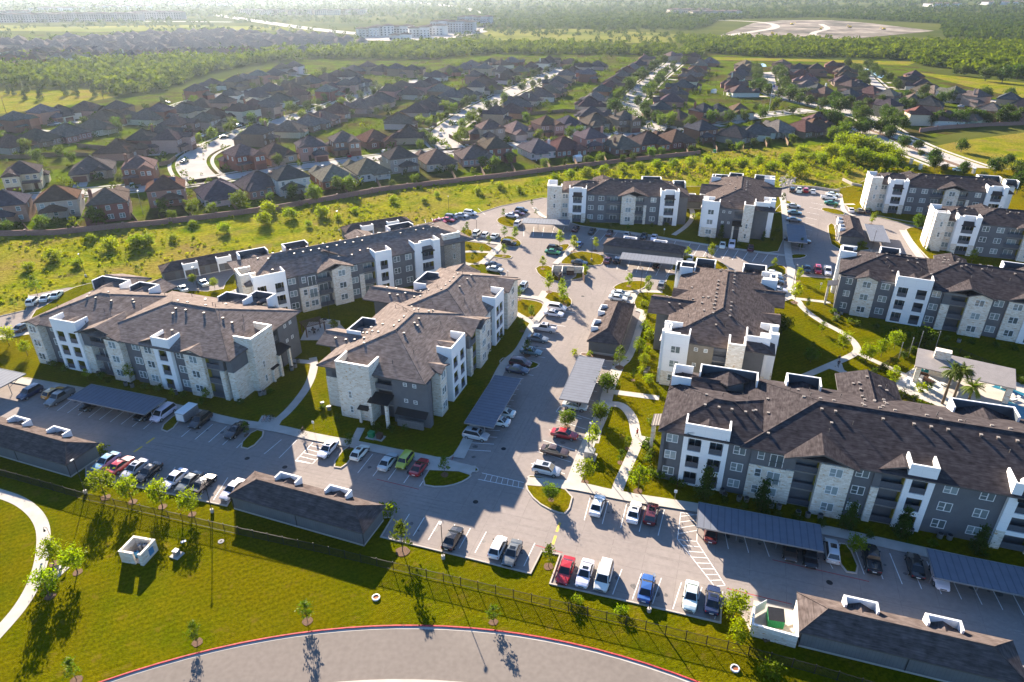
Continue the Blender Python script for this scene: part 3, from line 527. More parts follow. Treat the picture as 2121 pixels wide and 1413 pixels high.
class Apt:
    def __init__(s, label, O, ang, blocks, siding='gray', inset=1.2, seed=1, dark=0):
        s.dark = dark
        s.r = random.Random(seed); s.root = thing('apartment_building', label, 'apartment building', (O[0], O[1], .1), radians(ang), 'three-storey apartment buildings')
        s.blocks = blocks; s.sid = M[siding]; s.roof = MB(); s.inset = inset
        s.X0 = min(b[0] for b in blocks); s.X1 = max(b[1] for b in blocks); s.Y0 = min(b[2] for b in blocks); s.Y1 = max(b[3] for b in blocks)
        core = MB()
        for k, b in enumerate(blocks):
            i = inset + .013 * k; ze = b[7] if len(b) > 7 else ZE
            core.prism([(b[0] + i, b[2] + i), (b[1] - i, b[2] + i), (b[1] - i, b[3] - i), (b[0] + i, b[3] - i)], 0, ze - .15 - .01 * k)
            hip(s.roof, b[0] - .55, b[1] + .55, b[2] - .55, b[3] + .55, b[4], b[5], b[6], ze)
        part('wall', core.mesh('wall', s.sid), s.root)
    def frame(s, o, a):
        s.o = o; s.a = a; s.T = Matrix.Translation((o[0], o[1], 0)) @ Matrix.Rotation(a, 4, 'Z')
    def mb(s): m = MB(); m.T = s.T; return m
    def at(s, u, y, z): return tuple(s.T @ Vector((u, y, z)))
    def win(s, u, z, y, w=1.75, h=1.5, dbl=True):
        f, p = winmesh(w, h, dbl); o = part('window', f, s.root, s.at(u, y, z), s.a); q = part('pane', p, o)
    def door(s, u, z, y, w=2.0, h=2.15):
        f, p = doormesh(w, h); o = part('balcony_door', f, s.root, s.at(u, y, z), s.a); part('pane', p, o)
    def rail(s, u, z, y, w, solid=True): part('railing', railmesh(w, solid), s.root, s.at(u, y, z), s.a)
    def gable(s, u0, u1, yo, ze=ZE, sl=SL, face=None):
        """cross gable standing forward over a bay, running back into the main roof"""
        T0 = s.roof.T; s.roof.T = s.T; um = (u0 + u1) / 2; zp = ze + sl * (u1 - u0) / 2; yb = (u1 - u0) / 2 + 1.2; m = s.roof
        for a, b in (((u0, ze), (um, zp)), ((um, zp), (u1, ze))):
            ya = -.5 if a[1] == ze else yb; yc = -.5 if b[1] == ze else yb
            m.quad((a[0], yo, a[1]), (b[0], yo, b[1]), (b[0], yc, b[1]), (a[0], ya, a[1]), 0)
            m.quad((a[0], yo, a[1]), (b[0], yo, b[1]), (b[0], yo, b[1] - .24), (a[0], yo, a[1] - .24), 1)
            m.quad((a[0], yo, a[1] - .24), (b[0], yo, b[1] - .24), (b[0], yc, b[1] - .24), (a[0], ya, a[1] - .24), 1)
        for u in (u0, u1): m.quad((u, yo, ze), (u, -.5, ze), (u, -.5, ze - .24), (u, yo, ze - .24), 1)
        m.T = T0
    def parapet(s, m, u0, u1, y, z0, z1, ret=2.2, t=.25, mi=0, cap=True):
        m.box(u0, y, z0, u1, y + t, z1, mi); m.box(u0, y + t, z0, u0 + t, y + ret, z1, mi); m.box(u1 - t, y + t, z0, u1, y + ret, z1, mi)
    def bay(s, typ, u0, w, p=.0, **k):
        u1 = u0 + w; um = (u0 + u1) / 2; y = -p; m = s.mb(); IN = 1.25
        if typ == 'G':
            m.box(u0, y, 0, u1, IN, ZE - .26); part('siding_bay', m.mesh('siding_bay', k.get('mat', s.sid)), s.root)
            n = k.get('n', 1)
            for i in range(n):
                for z in FL: s.win(u0 + w * (i + .5) / n, z + .95, y, k.get('ww', 1.75))
        elif typ == 'S':
            zt = k.get('zt', ZE + .1); m.box(u0, y, 0, u1, IN, zt - .26)
            g = k.get('gable', 1)
            if g: m.add([(u0, y, zt - .26), (u1, y, zt - .26), (um, y, zt - .26 + SL * w / 2), (u0, y + .3, zt - .26), (u1, y + .3, zt - .26), (um, y + .3, zt - .26 + SL * w / 2)], [(0, 1, 2), (3, 5, 4)])
            part('stone_bay', m.mesh('stone_bay', M['stone']), s.root)
            if g: s.gable(u0 - .55, u1 + .55, y - .55, zt)
            for z in FL: s.win(um, z + .95, y)
        elif typ == 'T':
            n = k.get('n', 2); ow = k.get('ow', 1.95); zt = k.get('zt', 11.4); mg = k.get('mg', .75); gap = (w - 2 * mg - n * ow) / max(1, n - 1) if n > 1 else 0
            us = [u0]
            for i in range(n): a = (u0 + mg + i * (ow + gap)) if n > 1 else um - ow / 2; us += [a, a + ow]
            us.append(u1); t = .25
            for i in range(0, len(us), 2): m.box(us[i], y, 0, us[i + 1], y + t, zt)
            for i in range(1, len(us) - 1, 2):
                z = 0
                for f in FL: m.box(us[i], y, z, us[i + 1], y + t, f + .12); z = f + 2.42
                m.box(us[i], y, z, us[i + 1], y + t, zt)
            m.box(u0, y + t, 0, u0 + t, IN, zt); m.box(u1 - t, y + t, 0, u1, IN, zt); m.box(u0, IN, ZE - 1, u0 + t, IN + 1.2, zt); m.box(u1 - t, IN, ZE - 1, u1, IN + 1.2, zt)
            part('white_tower', m.mesh('white_tower', M['stucco']), s.root)
            q = s.mb()
            for i in range(1, len(us) - 1, 2):
                for f in FL: q.box(us[i] - .15, y + t, f, us[i + 1] + .15, IN + .02, f + .12, 0)
                q.box(us[i] - .25, y + t, 0, us[i] - .15, IN + .02, ZE - .6, 1); q.box(us[i + 1] + .15, y + t, 0, us[i + 1] + .25, IN + .02, ZE - .6, 1)
            q.box(u0 + t, y + t, ZE - .6, u1 - t, IN + .3, ZE - .3, 0)
            part('balcony_floor', q.mesh('balcony_floor', [M['deck'], M['olive']]), s.root)
            for i in range(1, len(us) - 1, 2):
                for f in FL: s.rail((us[i] + us[i + 1]) / 2, f + .12, y + t / 2, ow); s.door((us[i] + us[i + 1]) / 2, f + .13, IN - .03, min(1.9, ow))
            if k.get('gab', 1): s.gable(u0 + .4, u1 - .4, y + t + .02, ZE + .3)
        elif typ == 'B':
            side = k.get('side', 1)
            for f in FL[1:]: m.box(u0, y, f - .22, u1, IN, f, 0)
            m.box(u0, y + .1, 0, u1, IN, .16, 0); m.box(u0, y, ZE - .75, u1, IN, ZE - .26, 1)
            m.box(u0, IN - .04, .2, u1, IN - .01, ZE - .6, 1)
            sx = u1 - .12 if side > 0 else u0; m.box(sx, y + .05, .16, sx + .12, IN, ZE - .75, 2)
            part('balcony_bay', m.mesh('balcony_bay', [M['deck'], M['grayin'], M['olive']]), s.root)
            pw = k.get('pillar', 1.1); ra, rb = u0, u1
            if pw:
                q = s.mb(); a = u0 if side > 0 else u1 - pw; q.box(a, y - .25, 0, a + pw, IN - .05, 6.3); part('stone_pillar', q.mesh('stone_pillar', M['stone']), s.root)
                q = s.mb(); q.box(a, y, 6.3, a + pw, IN - .05, ZE - .75); part('siding_bay', q.mesh('siding_bay', s.sid), s.root)
                if side > 0: ra += pw
                else: rb -= pw
            for f in FL: s.rail((ra + rb) / 2, f, y + .06, rb - ra - .02, k.get('solid', True)); s.door((ra + rb) / 2, f + .03, IN - .06, min(2.2, rb - ra - .3))
            if k.get('gab'): s.gable(u0 - .5, u1 + .5, y - .5)
        elif typ == 'GS':
            m.box(u0, y, 6.25, u1, IN, ZE - .26, 0); part('siding_bay', m.mesh('siding_bay', s.sid), s.root)
            q = s.mb(); q.box(u0, y - .12, 0, u1, IN, 6.25); part('stone_bay', q.mesh('stone_bay', M['stone']), s.root)
            a, b = u0 + w * .27, u0 + w * .70
            for z, yy in () if k.get('blank') else ((.2, y - .12), (3.3, y - .12), (6.4, y)):
                s.win(a, z + .95, yy, .95, 1.5, False)
                if z < 1: s.win(b, z + .95, yy, 1.75)
                else:
                    s.door(b, z + .1, yy, 1.9, 2.2); s.rail(b, z + .05, yy - .3, 2.1, False)
        elif typ == 'TA':   # white tower with one wide balcony column under a metal awning
            ow = k.get('ow', 2.5); zt = k.get('zt', 11.4); a, b = um - ow / 2, um + ow / 2; sb = k.get('stone', 2)
            m.box(u0, y, 0 if sb < 1 else 3.2, a, y + .25, zt); m.box(b, y, 0 if sb < 2 else 3.2, u1, y + .25, zt); m.box(a, y + 1.3, ZE - .4, b, y + 1.55, zt); m.box(u0, y + .25, 0, u0 + .25, IN + 1.6, zt); m.box(u1 - .25, y + .25, 0, u1, IN + 1.6, zt)
            m.box(a - .25, y + .25, ZE - .5, a, y + 1.3, zt); m.box(b, y + .25, ZE - .5, b + .25, y + 1.3, zt)
            for f in FL[1:]: m.box(a, y, f - .6, b, y + .25, f + .1)
            part('white_tower', m.mesh('white_tower', M['stucco']), s.root)
            if sb:
                q = s.mb(); q.box(u0, y - .05, 0, a, y + .24, 3.2)
                if sb > 1: q.box(b, y - .05, 0, u1, y + .24, 3.2)
                part('stone_base', q.mesh('stone_base', M['stone']), s.root)
            q = s.mb()
            for f in FL: q.box(a - .1, y + .25, f, b + .1, IN + .02, f + .1, 0)
            q.box(a - .2, y + .25, 0, a - .1, IN + .02, ZE - .5, 1); q.box(b + .1, y + .25, 0, b + .2, IN + .02, ZE - .5, 1); part('balcony_floor', q.mesh('balcony_floor', [M['deck'], M['olive']]), s.root)
            for f in FL: s.rail(um, f + .1, y + .12, ow); s.door(um, f + .11, IN - .03, min(2.2, ow - .2))
            q = s.mb(); q.quad((a - .3, y - .35, 8.75), (b + .3, y - .35, 8.75), (b + .1, y + 1.3, 9.75), (a - .1, y + 1.3, 9.75)); q.quad((a - .3, y - .35, 8.65), (b + .3, y - .35, 8.65), (b + .1, y + 1.28, 9.65), (a - .1, y + 1.28, 9.65)); q.quad((a - .3, y - .35, 8.65), (b + .3, y - .35, 8.65), (b + .3, y - .35, 8.75), (a - .3, y - .35, 8.75))
            part('awning', q.mesh('awning', M['bronze']), s.root)
        elif typ == 'P':    # stone tower with a three-sided parapet
            zt = k.get('zt', 11.4); m.box(u0, y, 0, u1, IN, ZE - .3); s.parapet(m, u0, u1, y, ZE - .3, zt, p + 2.4)
            part('stone_tower', m.mesh('stone_tower', M['stone']), s.root)
            q = s.mb(); q.box(u0 - .05, y - .05, zt, u1 + .05, y + .32, zt + .12); q.box(u0 - .05, y + .32, zt, u0 + .3, y + p + 2.4, zt + .12); q.box(u1 - .3, y + .32, zt, u1 + .05, y + p + 2.4, zt + .12); part('coping', q.mesh('coping', M['trim']), s.root)
            for z in FL[k.get('f0', 0):k.get('f1', 2)]: s.win(u0 + w * k.get('wu', .35), z + 1.0, y, .7, 1.45, False)
        elif typ == 'WT':   # white tower with windows, stone ground floor
            zt = k.get('zt', 11.4); m.box(u0, y, 3.2, u1, IN, ZE - .3); s.parapet(m, u0, u1, y, ZE - .3, zt, p + 2.8); part('white_tower', m.mesh('white_tower', M['stucco']), s.root)
            q = s.mb(); q.box(u0 - .04, y - .04, 0, u1 + .04, IN, 3.2); part('stone_base', q.mesh('stone_base', M['stone']), s.root)
            for z, yy in ((.2, y - .04), (3.3, y), (6.4, y)): s.win(um, z + .95, yy)
        elif typ == 'X':    # open stair bay with awnings and columns
            for f in FL[1:]: m.box(u0, y + .5, f - .22, u1, IN, f, 0); m.box(u0 + .02, y + .5, f, u1 - .02, y + .56, f + 1.0, 1)
            m.box(u0, IN - .05, 0, u1, IN, ZE - .3, 1); m.box(u0, y + .2, ZE - .8, u1, IN, ZE - .26, 1); part('stair_bay', m.mesh('stair_bay', [M['deck'], M['rail']]), s.root)
            q = s.mb(); za = 5.7; q.quad((u0 - .3, y - 2.3, za - .7), (u1 + .3, y - 2.3, za - .7), (u1 + .3, y + .3, za), (u0 - .3, y + .3, za)); q.quad((u0 - .3, y - 2.3, za - .82), (u1 + .3, y - 2.3, za - .82), (u1 + .3, y + .3, za - .12), (u0 - .3, y + .3, za - .12)); q.box(u0 - .3, y - 2.34, za - .82, u1 + .3, y - 2.3, za - .68)
            part('awning', q.mesh('awning', M['bronze']), s.root)
            for u in (u0 - .1, u1 - .4):
                q = s.mb(); q.box(u, y - 2.2, 0, u + .5, y - 1.7, za - .75); part('stone_pillar', q.mesh('stone_pillar', M['stone']), s.root)
            if k.get('low'):
                d = k['low']; q = s.mb(); a, b = (u0 - 2.6, u0 - .4) if d < 0 else (u1 + .4, u1 + 2.6)
                q.quad((a, y - 2.2, 3.0), (b, y - 2.2, 3.0), (b, y + .1, 3.6), (a, y + .1, 3.6)); q.quad((a, y - 2.2, 2.9), (b, y - 2.2, 2.9), (b, y + .1, 3.5), (a, y + .1, 3.5)); part('awning', q.mesh('awning', M['bronze']), s.root)
                q = s.mb(); q.box(a + .2, y - 2.1, 0, a + .6, y - 1.7, 2.95); part('stone_pillar', q.mesh('stone_pillar', M['stone']), s.root)
        elif typ == 'K':    # blank siding end with small square windows
            m.box(u0, y, 0, u1, IN, ZE - .26); part('siding_bay', m.mesh('siding_bay', k.get('mat', s.sid)), s.root)
            for z in (4.6, 7.9):
                for du in ((-.9, .9) if w > 4 else ()): s.win(um + du, z, y, .72, .72, False)
            if k.get('mail'):
                q = s.mb(); q.quad((u0 + .8, y - 1.3, 2.7), (u1 - .2, y - 1.3, 2.7), (u1 - .2, y + .02, 3.4), (u0 + .8, y + .02, 3.4)); q.quad((u0 + .8, y - 1.3, 2.6), (u1 - .2, y - 1.3, 2.6), (u1 - .2, y + .02, 3.3), (u0 + .8, y + .02, 3.3)); part('awning', q.mesh('awning', M['bronze']), s.root)
                q = s.mb()
                for i in range(10):
                    for j in range(4): q.box(u0 + 1.3 + i * .5, y - 1.5, .4 + j * .36, u0 + 1.76 + i * .5, y - 1.1, .73 + j * .36, 0)
                part('mailbox', q.mesh('mailbox', M['steel']), s.root)
    def row(s, bays, u=0.0):
        for b in bays:
            typ, w = b[0], b[1]; k = b[2] if len(b) > 2 else {}
            if typ != '-': s.bay(typ, u, w, **k)
            u += w
    def zroof(s, x, y):
        z = 0
        for b in s.blocks:
            x0, x1, y0, y1 = b[0] - .55, b[1] + .55, b[2] - .55, b[3] + .55
            if x0 < x < x1 and y0 < y < y1:
                ze = b[7] if len(b) > 7 else ZE
                if b[4] == 'x': d = [y - y0, y1 - y] + ([x - x0] if b[5] else []) + ([x1 - x] if b[6] else [])
                else: d = [x - x0, x1 - x] + ([y - y0] if b[5] else []) + ([y1 - y] if b[6] else [])
                z = max(z, ze + SL * min(d))
        return z
    def finish(s, vents=True):
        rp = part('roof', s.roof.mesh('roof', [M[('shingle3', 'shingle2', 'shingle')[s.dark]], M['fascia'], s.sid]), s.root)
        if not vents: return
        for b in s.blocks:
            al = b[4] == 'x'; a0, a1 = (b[0], b[1]) if al else (b[2], b[3]); c = (b[2] + b[3]) / 2 if al else (b[0] + b[1]) / 2; hw = ((b[3] - b[2]) if al else (b[1] - b[0])) / 2
            if a1 - a0 < 12: continue
            t = a0 + hw * .8
            while t < a1 - hw * .5:
                for off, me in ((-1.7, VENTBOX), (1.5, VENTLOW)):
                    if s.r.random() < .62:
                        x, y = (t, c + off) if al else (c + off, t); o = part('roof_vent', me, rp, (x, y, s.zroof(x, y) + .1))
                t += 1.9 + s.r.random() * .5
            for _ in range(int((a1 - a0) * .5)):
                t = s.r.uniform(a0 + 2, a1 - 2); off = s.r.uniform(-hw + 1.5, hw - 1.5); x, y = (t, c + off) if al else (c + off, t)
                o = part('roof_vent', s.r.choice([VENTPIPE, VENTPIPE, VENTBOX]), rp, (x, y, s.zroof(x, y)))
    def backtower(s, x, w, y=None, zt=11.4, along='back'):
        """white three-sided parapet tower on the far side"""
        if along == 'back': s.frame((x + w, max(b[3] for b in s.blocks[:2] if b[0] - 3 <= x + w / 2 <= b[1] + 3) if y is None else y), pi)
        elif along == 'left': s.frame((s.X0 if y is None else y, x + w), -pi / 2)
        else: s.frame((s.X1 if y is None else y, x), pi / 2)
        m = s.mb(); m.box(0, -.4, 0, w, .25, ZE - .3); s.parapet(m, 0, w, -.4, ZE - .3, zt, 3.0); part('white_tower', m.mesh('white_tower', M['stucco']), s.root)
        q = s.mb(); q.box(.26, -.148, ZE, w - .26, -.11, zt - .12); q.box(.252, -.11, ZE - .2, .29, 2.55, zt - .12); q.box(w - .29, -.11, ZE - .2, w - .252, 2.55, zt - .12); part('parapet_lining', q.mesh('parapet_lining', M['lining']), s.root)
        for z in FL: s.win(w / 2, z + .9, -.4)
        s.gable(.5, w - .5, .0, ZE + .25)
g_ = -18.4
# A: lower left, C: middle, J: lower right, ...
LW = 'three-storey grey apartment block '
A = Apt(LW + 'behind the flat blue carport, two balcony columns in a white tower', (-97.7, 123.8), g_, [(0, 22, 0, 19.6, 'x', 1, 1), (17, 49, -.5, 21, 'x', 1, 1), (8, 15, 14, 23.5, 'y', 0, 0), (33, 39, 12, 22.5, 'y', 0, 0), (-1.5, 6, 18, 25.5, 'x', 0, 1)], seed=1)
A.frame((0, 0), 0); A.row([('S', 3.0, dict(p=.6)), ('G', 4.1, dict(p=-1.0, n=1)), ('T', 6.5, dict(p=.6)), ('B', 6.7, dict(p=0, pillar=2.0)), ('S', 3.7, dict(p=.9)), ('G', 1.4, dict(p=-.4, n=0)), ('G', 3.0, dict(p=0)), ('S', 3.6, dict(p=.35, gable=0)), ('T', 4.0, dict(p=.7, n=1)), ('G', 2.9), ('S', 4.2, dict(p=.7)), ('B', 3.9, dict(pillar=.9, side=-1))])
A.gable(13.0, 24.6, -.9); A.gable(27.8, 36.2, -.3)
A.frame((49, 0), pi / 2); A.row([('GS', 4.3, dict(blank=1)), ('P', 6.3, dict(p=1.6)), ('X', 3.4, dict(low=-1)), ('K', 6.4)])
A.backtower(31.5, 6.5); A.backtower(9.5, 5.5); A.backtower(-1, 8, 19.6); A.finish()
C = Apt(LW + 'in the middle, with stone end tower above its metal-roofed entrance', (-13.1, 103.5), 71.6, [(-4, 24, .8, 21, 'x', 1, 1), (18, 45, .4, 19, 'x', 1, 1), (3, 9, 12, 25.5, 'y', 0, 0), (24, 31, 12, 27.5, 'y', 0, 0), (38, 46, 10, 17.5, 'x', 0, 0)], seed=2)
C.frame((0, 0), 0); C.row([('S', 2.7, dict(p=.5)), ('G', 2.6, dict(p=-1.0)), ('T', 6.7, dict(p=.5)), ('G', 3.0, dict(p=-.6)), ('B', 3.6, dict(pillar=1.2)), ('S', 4.2, dict(p=.9)), ('S', 3.6, dict(p=.3, gable=0)), ('G', 2.4, dict(p=-.3)), ('T', 5.6, dict(p=.5)), ('G', 2.8, dict(p=-.5)), ('S', 7.2, dict(p=.4))])
C.gable(14.5, 23.5, -.9)
C.frame((-4, 21), -pi / 2); C.row([('GS', 4.0, dict(p=-1.2, blank=1)), ('P', 6.6, dict(p=1.4)), ('X', 3.4, dict(low=-1, p=.3)), ('K', 7.0, dict(mail=1))])
C.backtower(6, 6); C.backtower(31, 7); C.backtower(44.5, 5, 16, along='right'); C.finish()
J = Apt(LW + 'nearest the right edge, dark roof, beside the pool terrace', (23, 86.2), g_, [(0, 17, 0, 14.2, 'x', 1, 1), (12, 70, -.4, 20, 'x', 1, 1), (27, 35.5, 12, 26, 'y', 0, 0), (0, 8.4, 12, 18.5, 'x', 1, 0)], seed=3, dark=1)
J.frame((0, 0), 0); J.row([('G', 3.3), ('T', 6.6, dict(p=.3)), ('G', 3.3), ('GS', 5.2, dict(p=.2)), ('B', 4.2, dict(pillar=1.1)), ('S', 4.3, dict(p=1.2, gable=0)), ('G', 2.9), ('B', 3.9, dict(pillar=1.0, p=.2)), ('T', 3.6, dict(p=.5, n=1, ow=2.0)), ('G', 8.8, dict(n=2)), ('TA', 5.4, dict(p=.6, ow=3.0)), ('G', 4, {}), ('S', 4, dict(p=.6)), ('G', 6, dict(n=1))])
J.gable(17.6, 27.6, -1.7); J.gable(29.5, 37, -.4)
J.frame((0, 14.2), -pi / 2); J.row([('G', 4, dict(n=1, p=-.5)), ('X', 3.0, dict(p=0)), ('K', 4), ('G', 3.2, dict(n=1, p=-.5))])
J.backtower(4, 9.5, 18.6); J.backtower(18, 5.4); J.backtower(42.5, 9); J.frame((0, 17.6), -pi / 2); m_ = J.mb(); m_.box(0, -.3, 0, 4.4, .2, 9); J.parapet(m_, 0, 4.4, -.3, 9, 11.4, 3.2); part('white_tower', m_.mesh('white_tower', M['stucco']), J.root); J.finish()
Hb = Apt(LW + 'across the lawn from the pool terrace, dark roof', (77.5, 149.6), -25, [(0, 22, 0, 17.5, 'x', 1, 1), (14, 60, -1.5, 18.5, 'x', 1, 1), (21, 27, 10, 22, 'y', 0, 0), (9, 15, 10, 19.5, 'y', 0, 1)], seed=4, dark=1)
Hb.frame((0, -1.2), 0); Hb.row([('G', 3.6), ('S', 4.2, dict(p=.7)), ('G', 3.6), ('T', 7.2, dict(p=.9)), ('G', 2.6), ('B', 4.6, dict(pillar=1.6, p=.6)), ('S', 4.4, dict(p=1.6)), ('G', 3.2), ('S', 3.6, dict(p=.6, gable=0)), ('T', 4.4, dict(p=.9, n=1)), ('G', 6, dict(n=1)), ('S', 4, dict(p=.6))])
Hb.gable(20.5, 31, -2.0); Hb.gable(33, 42, -.6)
Hb.frame((0, 15.2), -pi / 2); Hb.row([('WT', 5, dict(p=.6)), ('G', 5, dict(n=0)), ('X', 3), ('K', 3.6)])
Hb.backtower(8, 4.5); Hb.backtower(34, 9); Hb.backtower(10.5, 4, -.6, along='left'); Hb.finish()
D = Apt(LW + 'at the far end of the lot before the meadow, brown roof', (18.5, 218.2), -6.5, [(-2, 14, 1.5, 14, 'x', 1, 1), (5, 38, 0, 16.5, 'x', 1, 1), (8, 14, 10, 20, 'y', 0, 0)], seed=5, dark=2)
D.frame((0, -.4), 0); D.row([('TA', 5.6, dict(p=.8, ow=2.8)), ('G', 3.2), ('G', 3.4), ('B', 4.8, dict(pillar=0, side=1)), ('S', 4.4, dict(p=1.2)), ('B', 3.6, dict(pillar=.9, side=-1)), ('G', 4.2), ('TA', 5.8, dict(p=.7, ow=3.0, stone=1)), ('G', 3, dict(n=0, p=-1))])
D.gable(15.8, 25.6, -1.4); D.frame((-7, 1), 0); D.bay('P', 0, 4.6, .8, wu=.5, f0=1, f1=3); D.bay('S', 4.6, 2.4, .0, gable=0); D.frame((-7, 8.5), -pi / 2); D.bay('WT', 0, 6, .2); D.backtower(24, 6.5); D.backtower(34, 4, 12); D.finish()
E_ = Apt(LW + 'end-on, with two white corner towers, between the two far lots', (58.4, 203), g_, [(0, 20, 1.5, 37, 'y', 1, 1), (-2, 9, 16, 25, 'x', 0, 1), (12, 22, 20, 28, 'x', 1, 0)], siding='gray', seed=6, dark=2)
def endfront(b, mat=None):
    kk = dict(mat=mat) if mat else {}
    b.frame((0, 0), 0); b.row([('WT', 4.6, dict(p=.4)), ('K', 4.6, dict(p=-.6, **kk)), ('X', 2.4, dict(p=-.2)), ('P', 3.0, dict(p=1.4, wu=.5))]); b.frame((14.6, 4.2), 0); b.bay('WT', 0, 4.4, 1.0)
    b.frame((20, 5.2), pi / 2); b.row([('TA', 4.6, dict(p=.5)), ('G', 5, dict(n=2)), ('S', 4, dict(p=.6)), ('G', 4), ('B', 4), ('G', 6, dict(n=2)), ('TA', 5, dict(p=.5))])
    b.frame((0, 31), -pi / 2); b.row([('G', 5, dict(n=1)), ('S', 4, dict(p=.6)), ('B', 4), ('G', 5), ('S', 4, dict(p=.5, gable=0)), ('G', 4), ('TA', 4.8, dict(p=.6))])
endfront(E_); E_.backtower(1, 4.5, 34); E_.backtower(5.6, 4.6, 37.5); E_.backtower(14, 5.5, 37.5); E_.backtower(30, 4, .5, along='left'); E_.finish()
I_ = Apt(LW.replace('grey', 'cream') + 'end-on behind the nearest dark roof, by the white path', (29, 115.2), g_, [(0, 19.5, 1.2, 41, 'y', 1, 1), (-4.4, 9, 12.5, 21, 'x', 0, 1), (10, 21.5, 23.5, 31.5, 'x', 1, 0)], siding='gray', seed=7, dark=2)
endfront(I_, M['tan']); I_.backtower(-2, 4.5, 38, along='back'); I_.backtower(2.2, 4.6, 41.6); I_.backtower(13, 5.2, 41.6); I_.backtower(35, 4, -.6, along='left'); I_.backtower(34, 4, 20, along='right'); I_.finish()
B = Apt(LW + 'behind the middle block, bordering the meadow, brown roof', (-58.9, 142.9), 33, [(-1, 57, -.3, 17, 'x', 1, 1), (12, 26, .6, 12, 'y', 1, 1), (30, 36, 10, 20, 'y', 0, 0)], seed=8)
B.frame((0, -.3), 0); B.row([('T', 7.4, dict(p=1.0)), ('G', 2.8), ('GS', 4.4, dict(p=.6)), ('B', 3.6, dict(pillar=0, p=.2, side=-1)), ('S', 4.6, dict(p=1.2)), ('G', 2.4), ('B', 4.2, dict(pillar=1.2)), ('T', 4.4, dict(p=.9, n=1)), ('G', 6.4, dict(n=2)), ('TA', 7.2, dict(p=.7, ow=3.2, stone=0)), ('G', 2, dict(n=0, p=-1)), ('P', 5, dict(p=-1.2, wu=.6, f1=3))])
B.gable(14.6, 23.6, -1.6); B.frame((-1, 14), -pi / 2); B.row([('K', 5), ('X', 3), ('P', 4.8, dict(p=1.0))]); B.backtower(12, 6, 17); B.backtower(1, 7, 17.3); B.backtower(40, 7, 16.3); B.finish()
F_ = Apt(LW + 'far corner, between the meadow and the collector road', (122.8, 230), -17.3, [(0, 14, 1, 14, 'x', 1, 1), (8, 41, 0, 15.5, 'x', 1, 1), (11, 17, 9, 17.5, 'y', 0, 0)], seed=9, dark=1)
def taf(b):
    b.frame((4.6, -.4), 0); b.row([('TA', 5.8, dict(p=1.0, ow=2.9)), ('G', 3.6), ('G', 3.6), ('B', 4.0, dict(pillar=0)), ('S', 4.2, dict(p=1.0)), ('B', 3.6, dict(pillar=.9, side=-1)), ('G', 4.2), ('TA', 5.8, dict(p=.8, ow=3.0))])
    b.gable(14.6, 24.4, -1.4); b.frame((-.8, .6), 0); b.bay('P', 0, 3.4, .6, wu=.55, f0=1, f1=3); b.bay('S', 3.4, 2.2, -.6, gable=0); b.frame((-.8, 9.5), -pi / 2); b.bay('WT', 0, 7, .3)
taf(F_); F_.backtower(34, 7, 15); F_.backtower(41, 4, 11); F_.finish()
Gb = Apt(LW + 'at the right edge beyond the dark-roofed block, stone corner tower', (122.8, 190.3), -20, [(0, 14, 1, 14, 'x', 1, 1), (8, 41, 0, 15.5, 'x', 1, 1), (11, 17, 9, 17.5, 'y', 0, 0)], seed=10, dark=1)
taf(Gb); Gb.backtower(34, 7, 15); Gb.finish()
# ---------------------------------------------------------------- garages and carports
def garage(label, O, ang, L, W=6.2, dorm=(.3, .68), front=False):
    r = thing('garage_block', label, 'garage', (O[0], O[1], .03), radians(ang), 'shingle-roofed garage blocks')
    m = MB(); m.box(.4, .4, .25, L - .4, W - .4, 2.7); part('wall', m.mesh('wall', M['gsiding']), r)
    m = MB(); m.box(.35, .35, 0, L - .35, W - .35, .25); m.box(L * .25, .3, .1, L * .62, .34, .3); part('plinth', m.mesh('plinth', M['walk']), r)
    rf = MB(); hip(rf, 0, L, 0, W, 'x', 1, 1, 2.75, .5, .18)
    for d in dorm:
        c = L * d; z0 = 2.8; yo = W - .1; um = c
        rf.quad((c - 1.5, yo, z0), (um, yo, z0 + .8), (um, yo - 2.2, z0 + .95), (c - 1.5, yo - .6, z0 + .05), 0); rf.quad((c + 1.5, yo, z0), (um, yo, z0 + .8), (um, yo - 2.2, z0 + .95), (c + 1.5, yo - .6, z0 + .05), 0)
    rp = part('roof', rf.mesh('roof', [M['shingle'], M['fascia'], M['gsiding']]), r)
    for d in dorm:
        c = L * d; m = MB(); m.box(c - 1.9, W - .25, 2.3, c + 1.9, W + .02, 4.05); m.box(c - 1.9, W - 1.5, 2.9, c - 1.65, W - .25, 4.05); m.box(c + 1.65, W - 1.5, 2.9, c + 1.9, W - .25, 4.05); m.box(c - 1.9, W - .38, 0, c - 1.6, W - .02, 2.3); m.box(c + 1.6, W - .38, 0, c + 1.9, W - .02, 2.3)
        part('parapet', m.mesh('parapet', M['stucco']), r)
    n = int(L / 3.3)
    for i in range(n):
        c = L * (i + .5) / n; m = MB(); m.box(c - 1.25, W - .42, .02, c + 1.25, W - .37, 2.25); part('garage_door', m.mesh('garage_door', M['gdoor']), r)
    for x in (.3, L / 2, L - .38):
        m = MB(); m.box(x, .3, .2, x + .08, .37, 2.6); part('downspout', m.mesh('downspout', M['plastic']), r)
GB = 'long brown-roofed garage block '
garage(GB + 'cut by the left edge, against the black iron fence', (-92.7, 94.1), -20, 24); garage(GB + 'between the two lower parking rows along the iron fence', (-42.1, 78.7), -20, 23)
garage(GB + 'at the lower right corner, behind the dumpster enclosure', (33.6, 54.8), -17.6, 23.4); garage(GB + 'running away from view beside the carport near the tan end wall', (22.7, 125.8), 73, 21.7, 7.2)
garage(GB + 'right behind the silver ribbed carport in the far lot', (26.2, 187.7), -20, 23); garage(GB + 'with white dormers beside a blue carport, far right lot', (105, 193.5), 71, 20, 7)
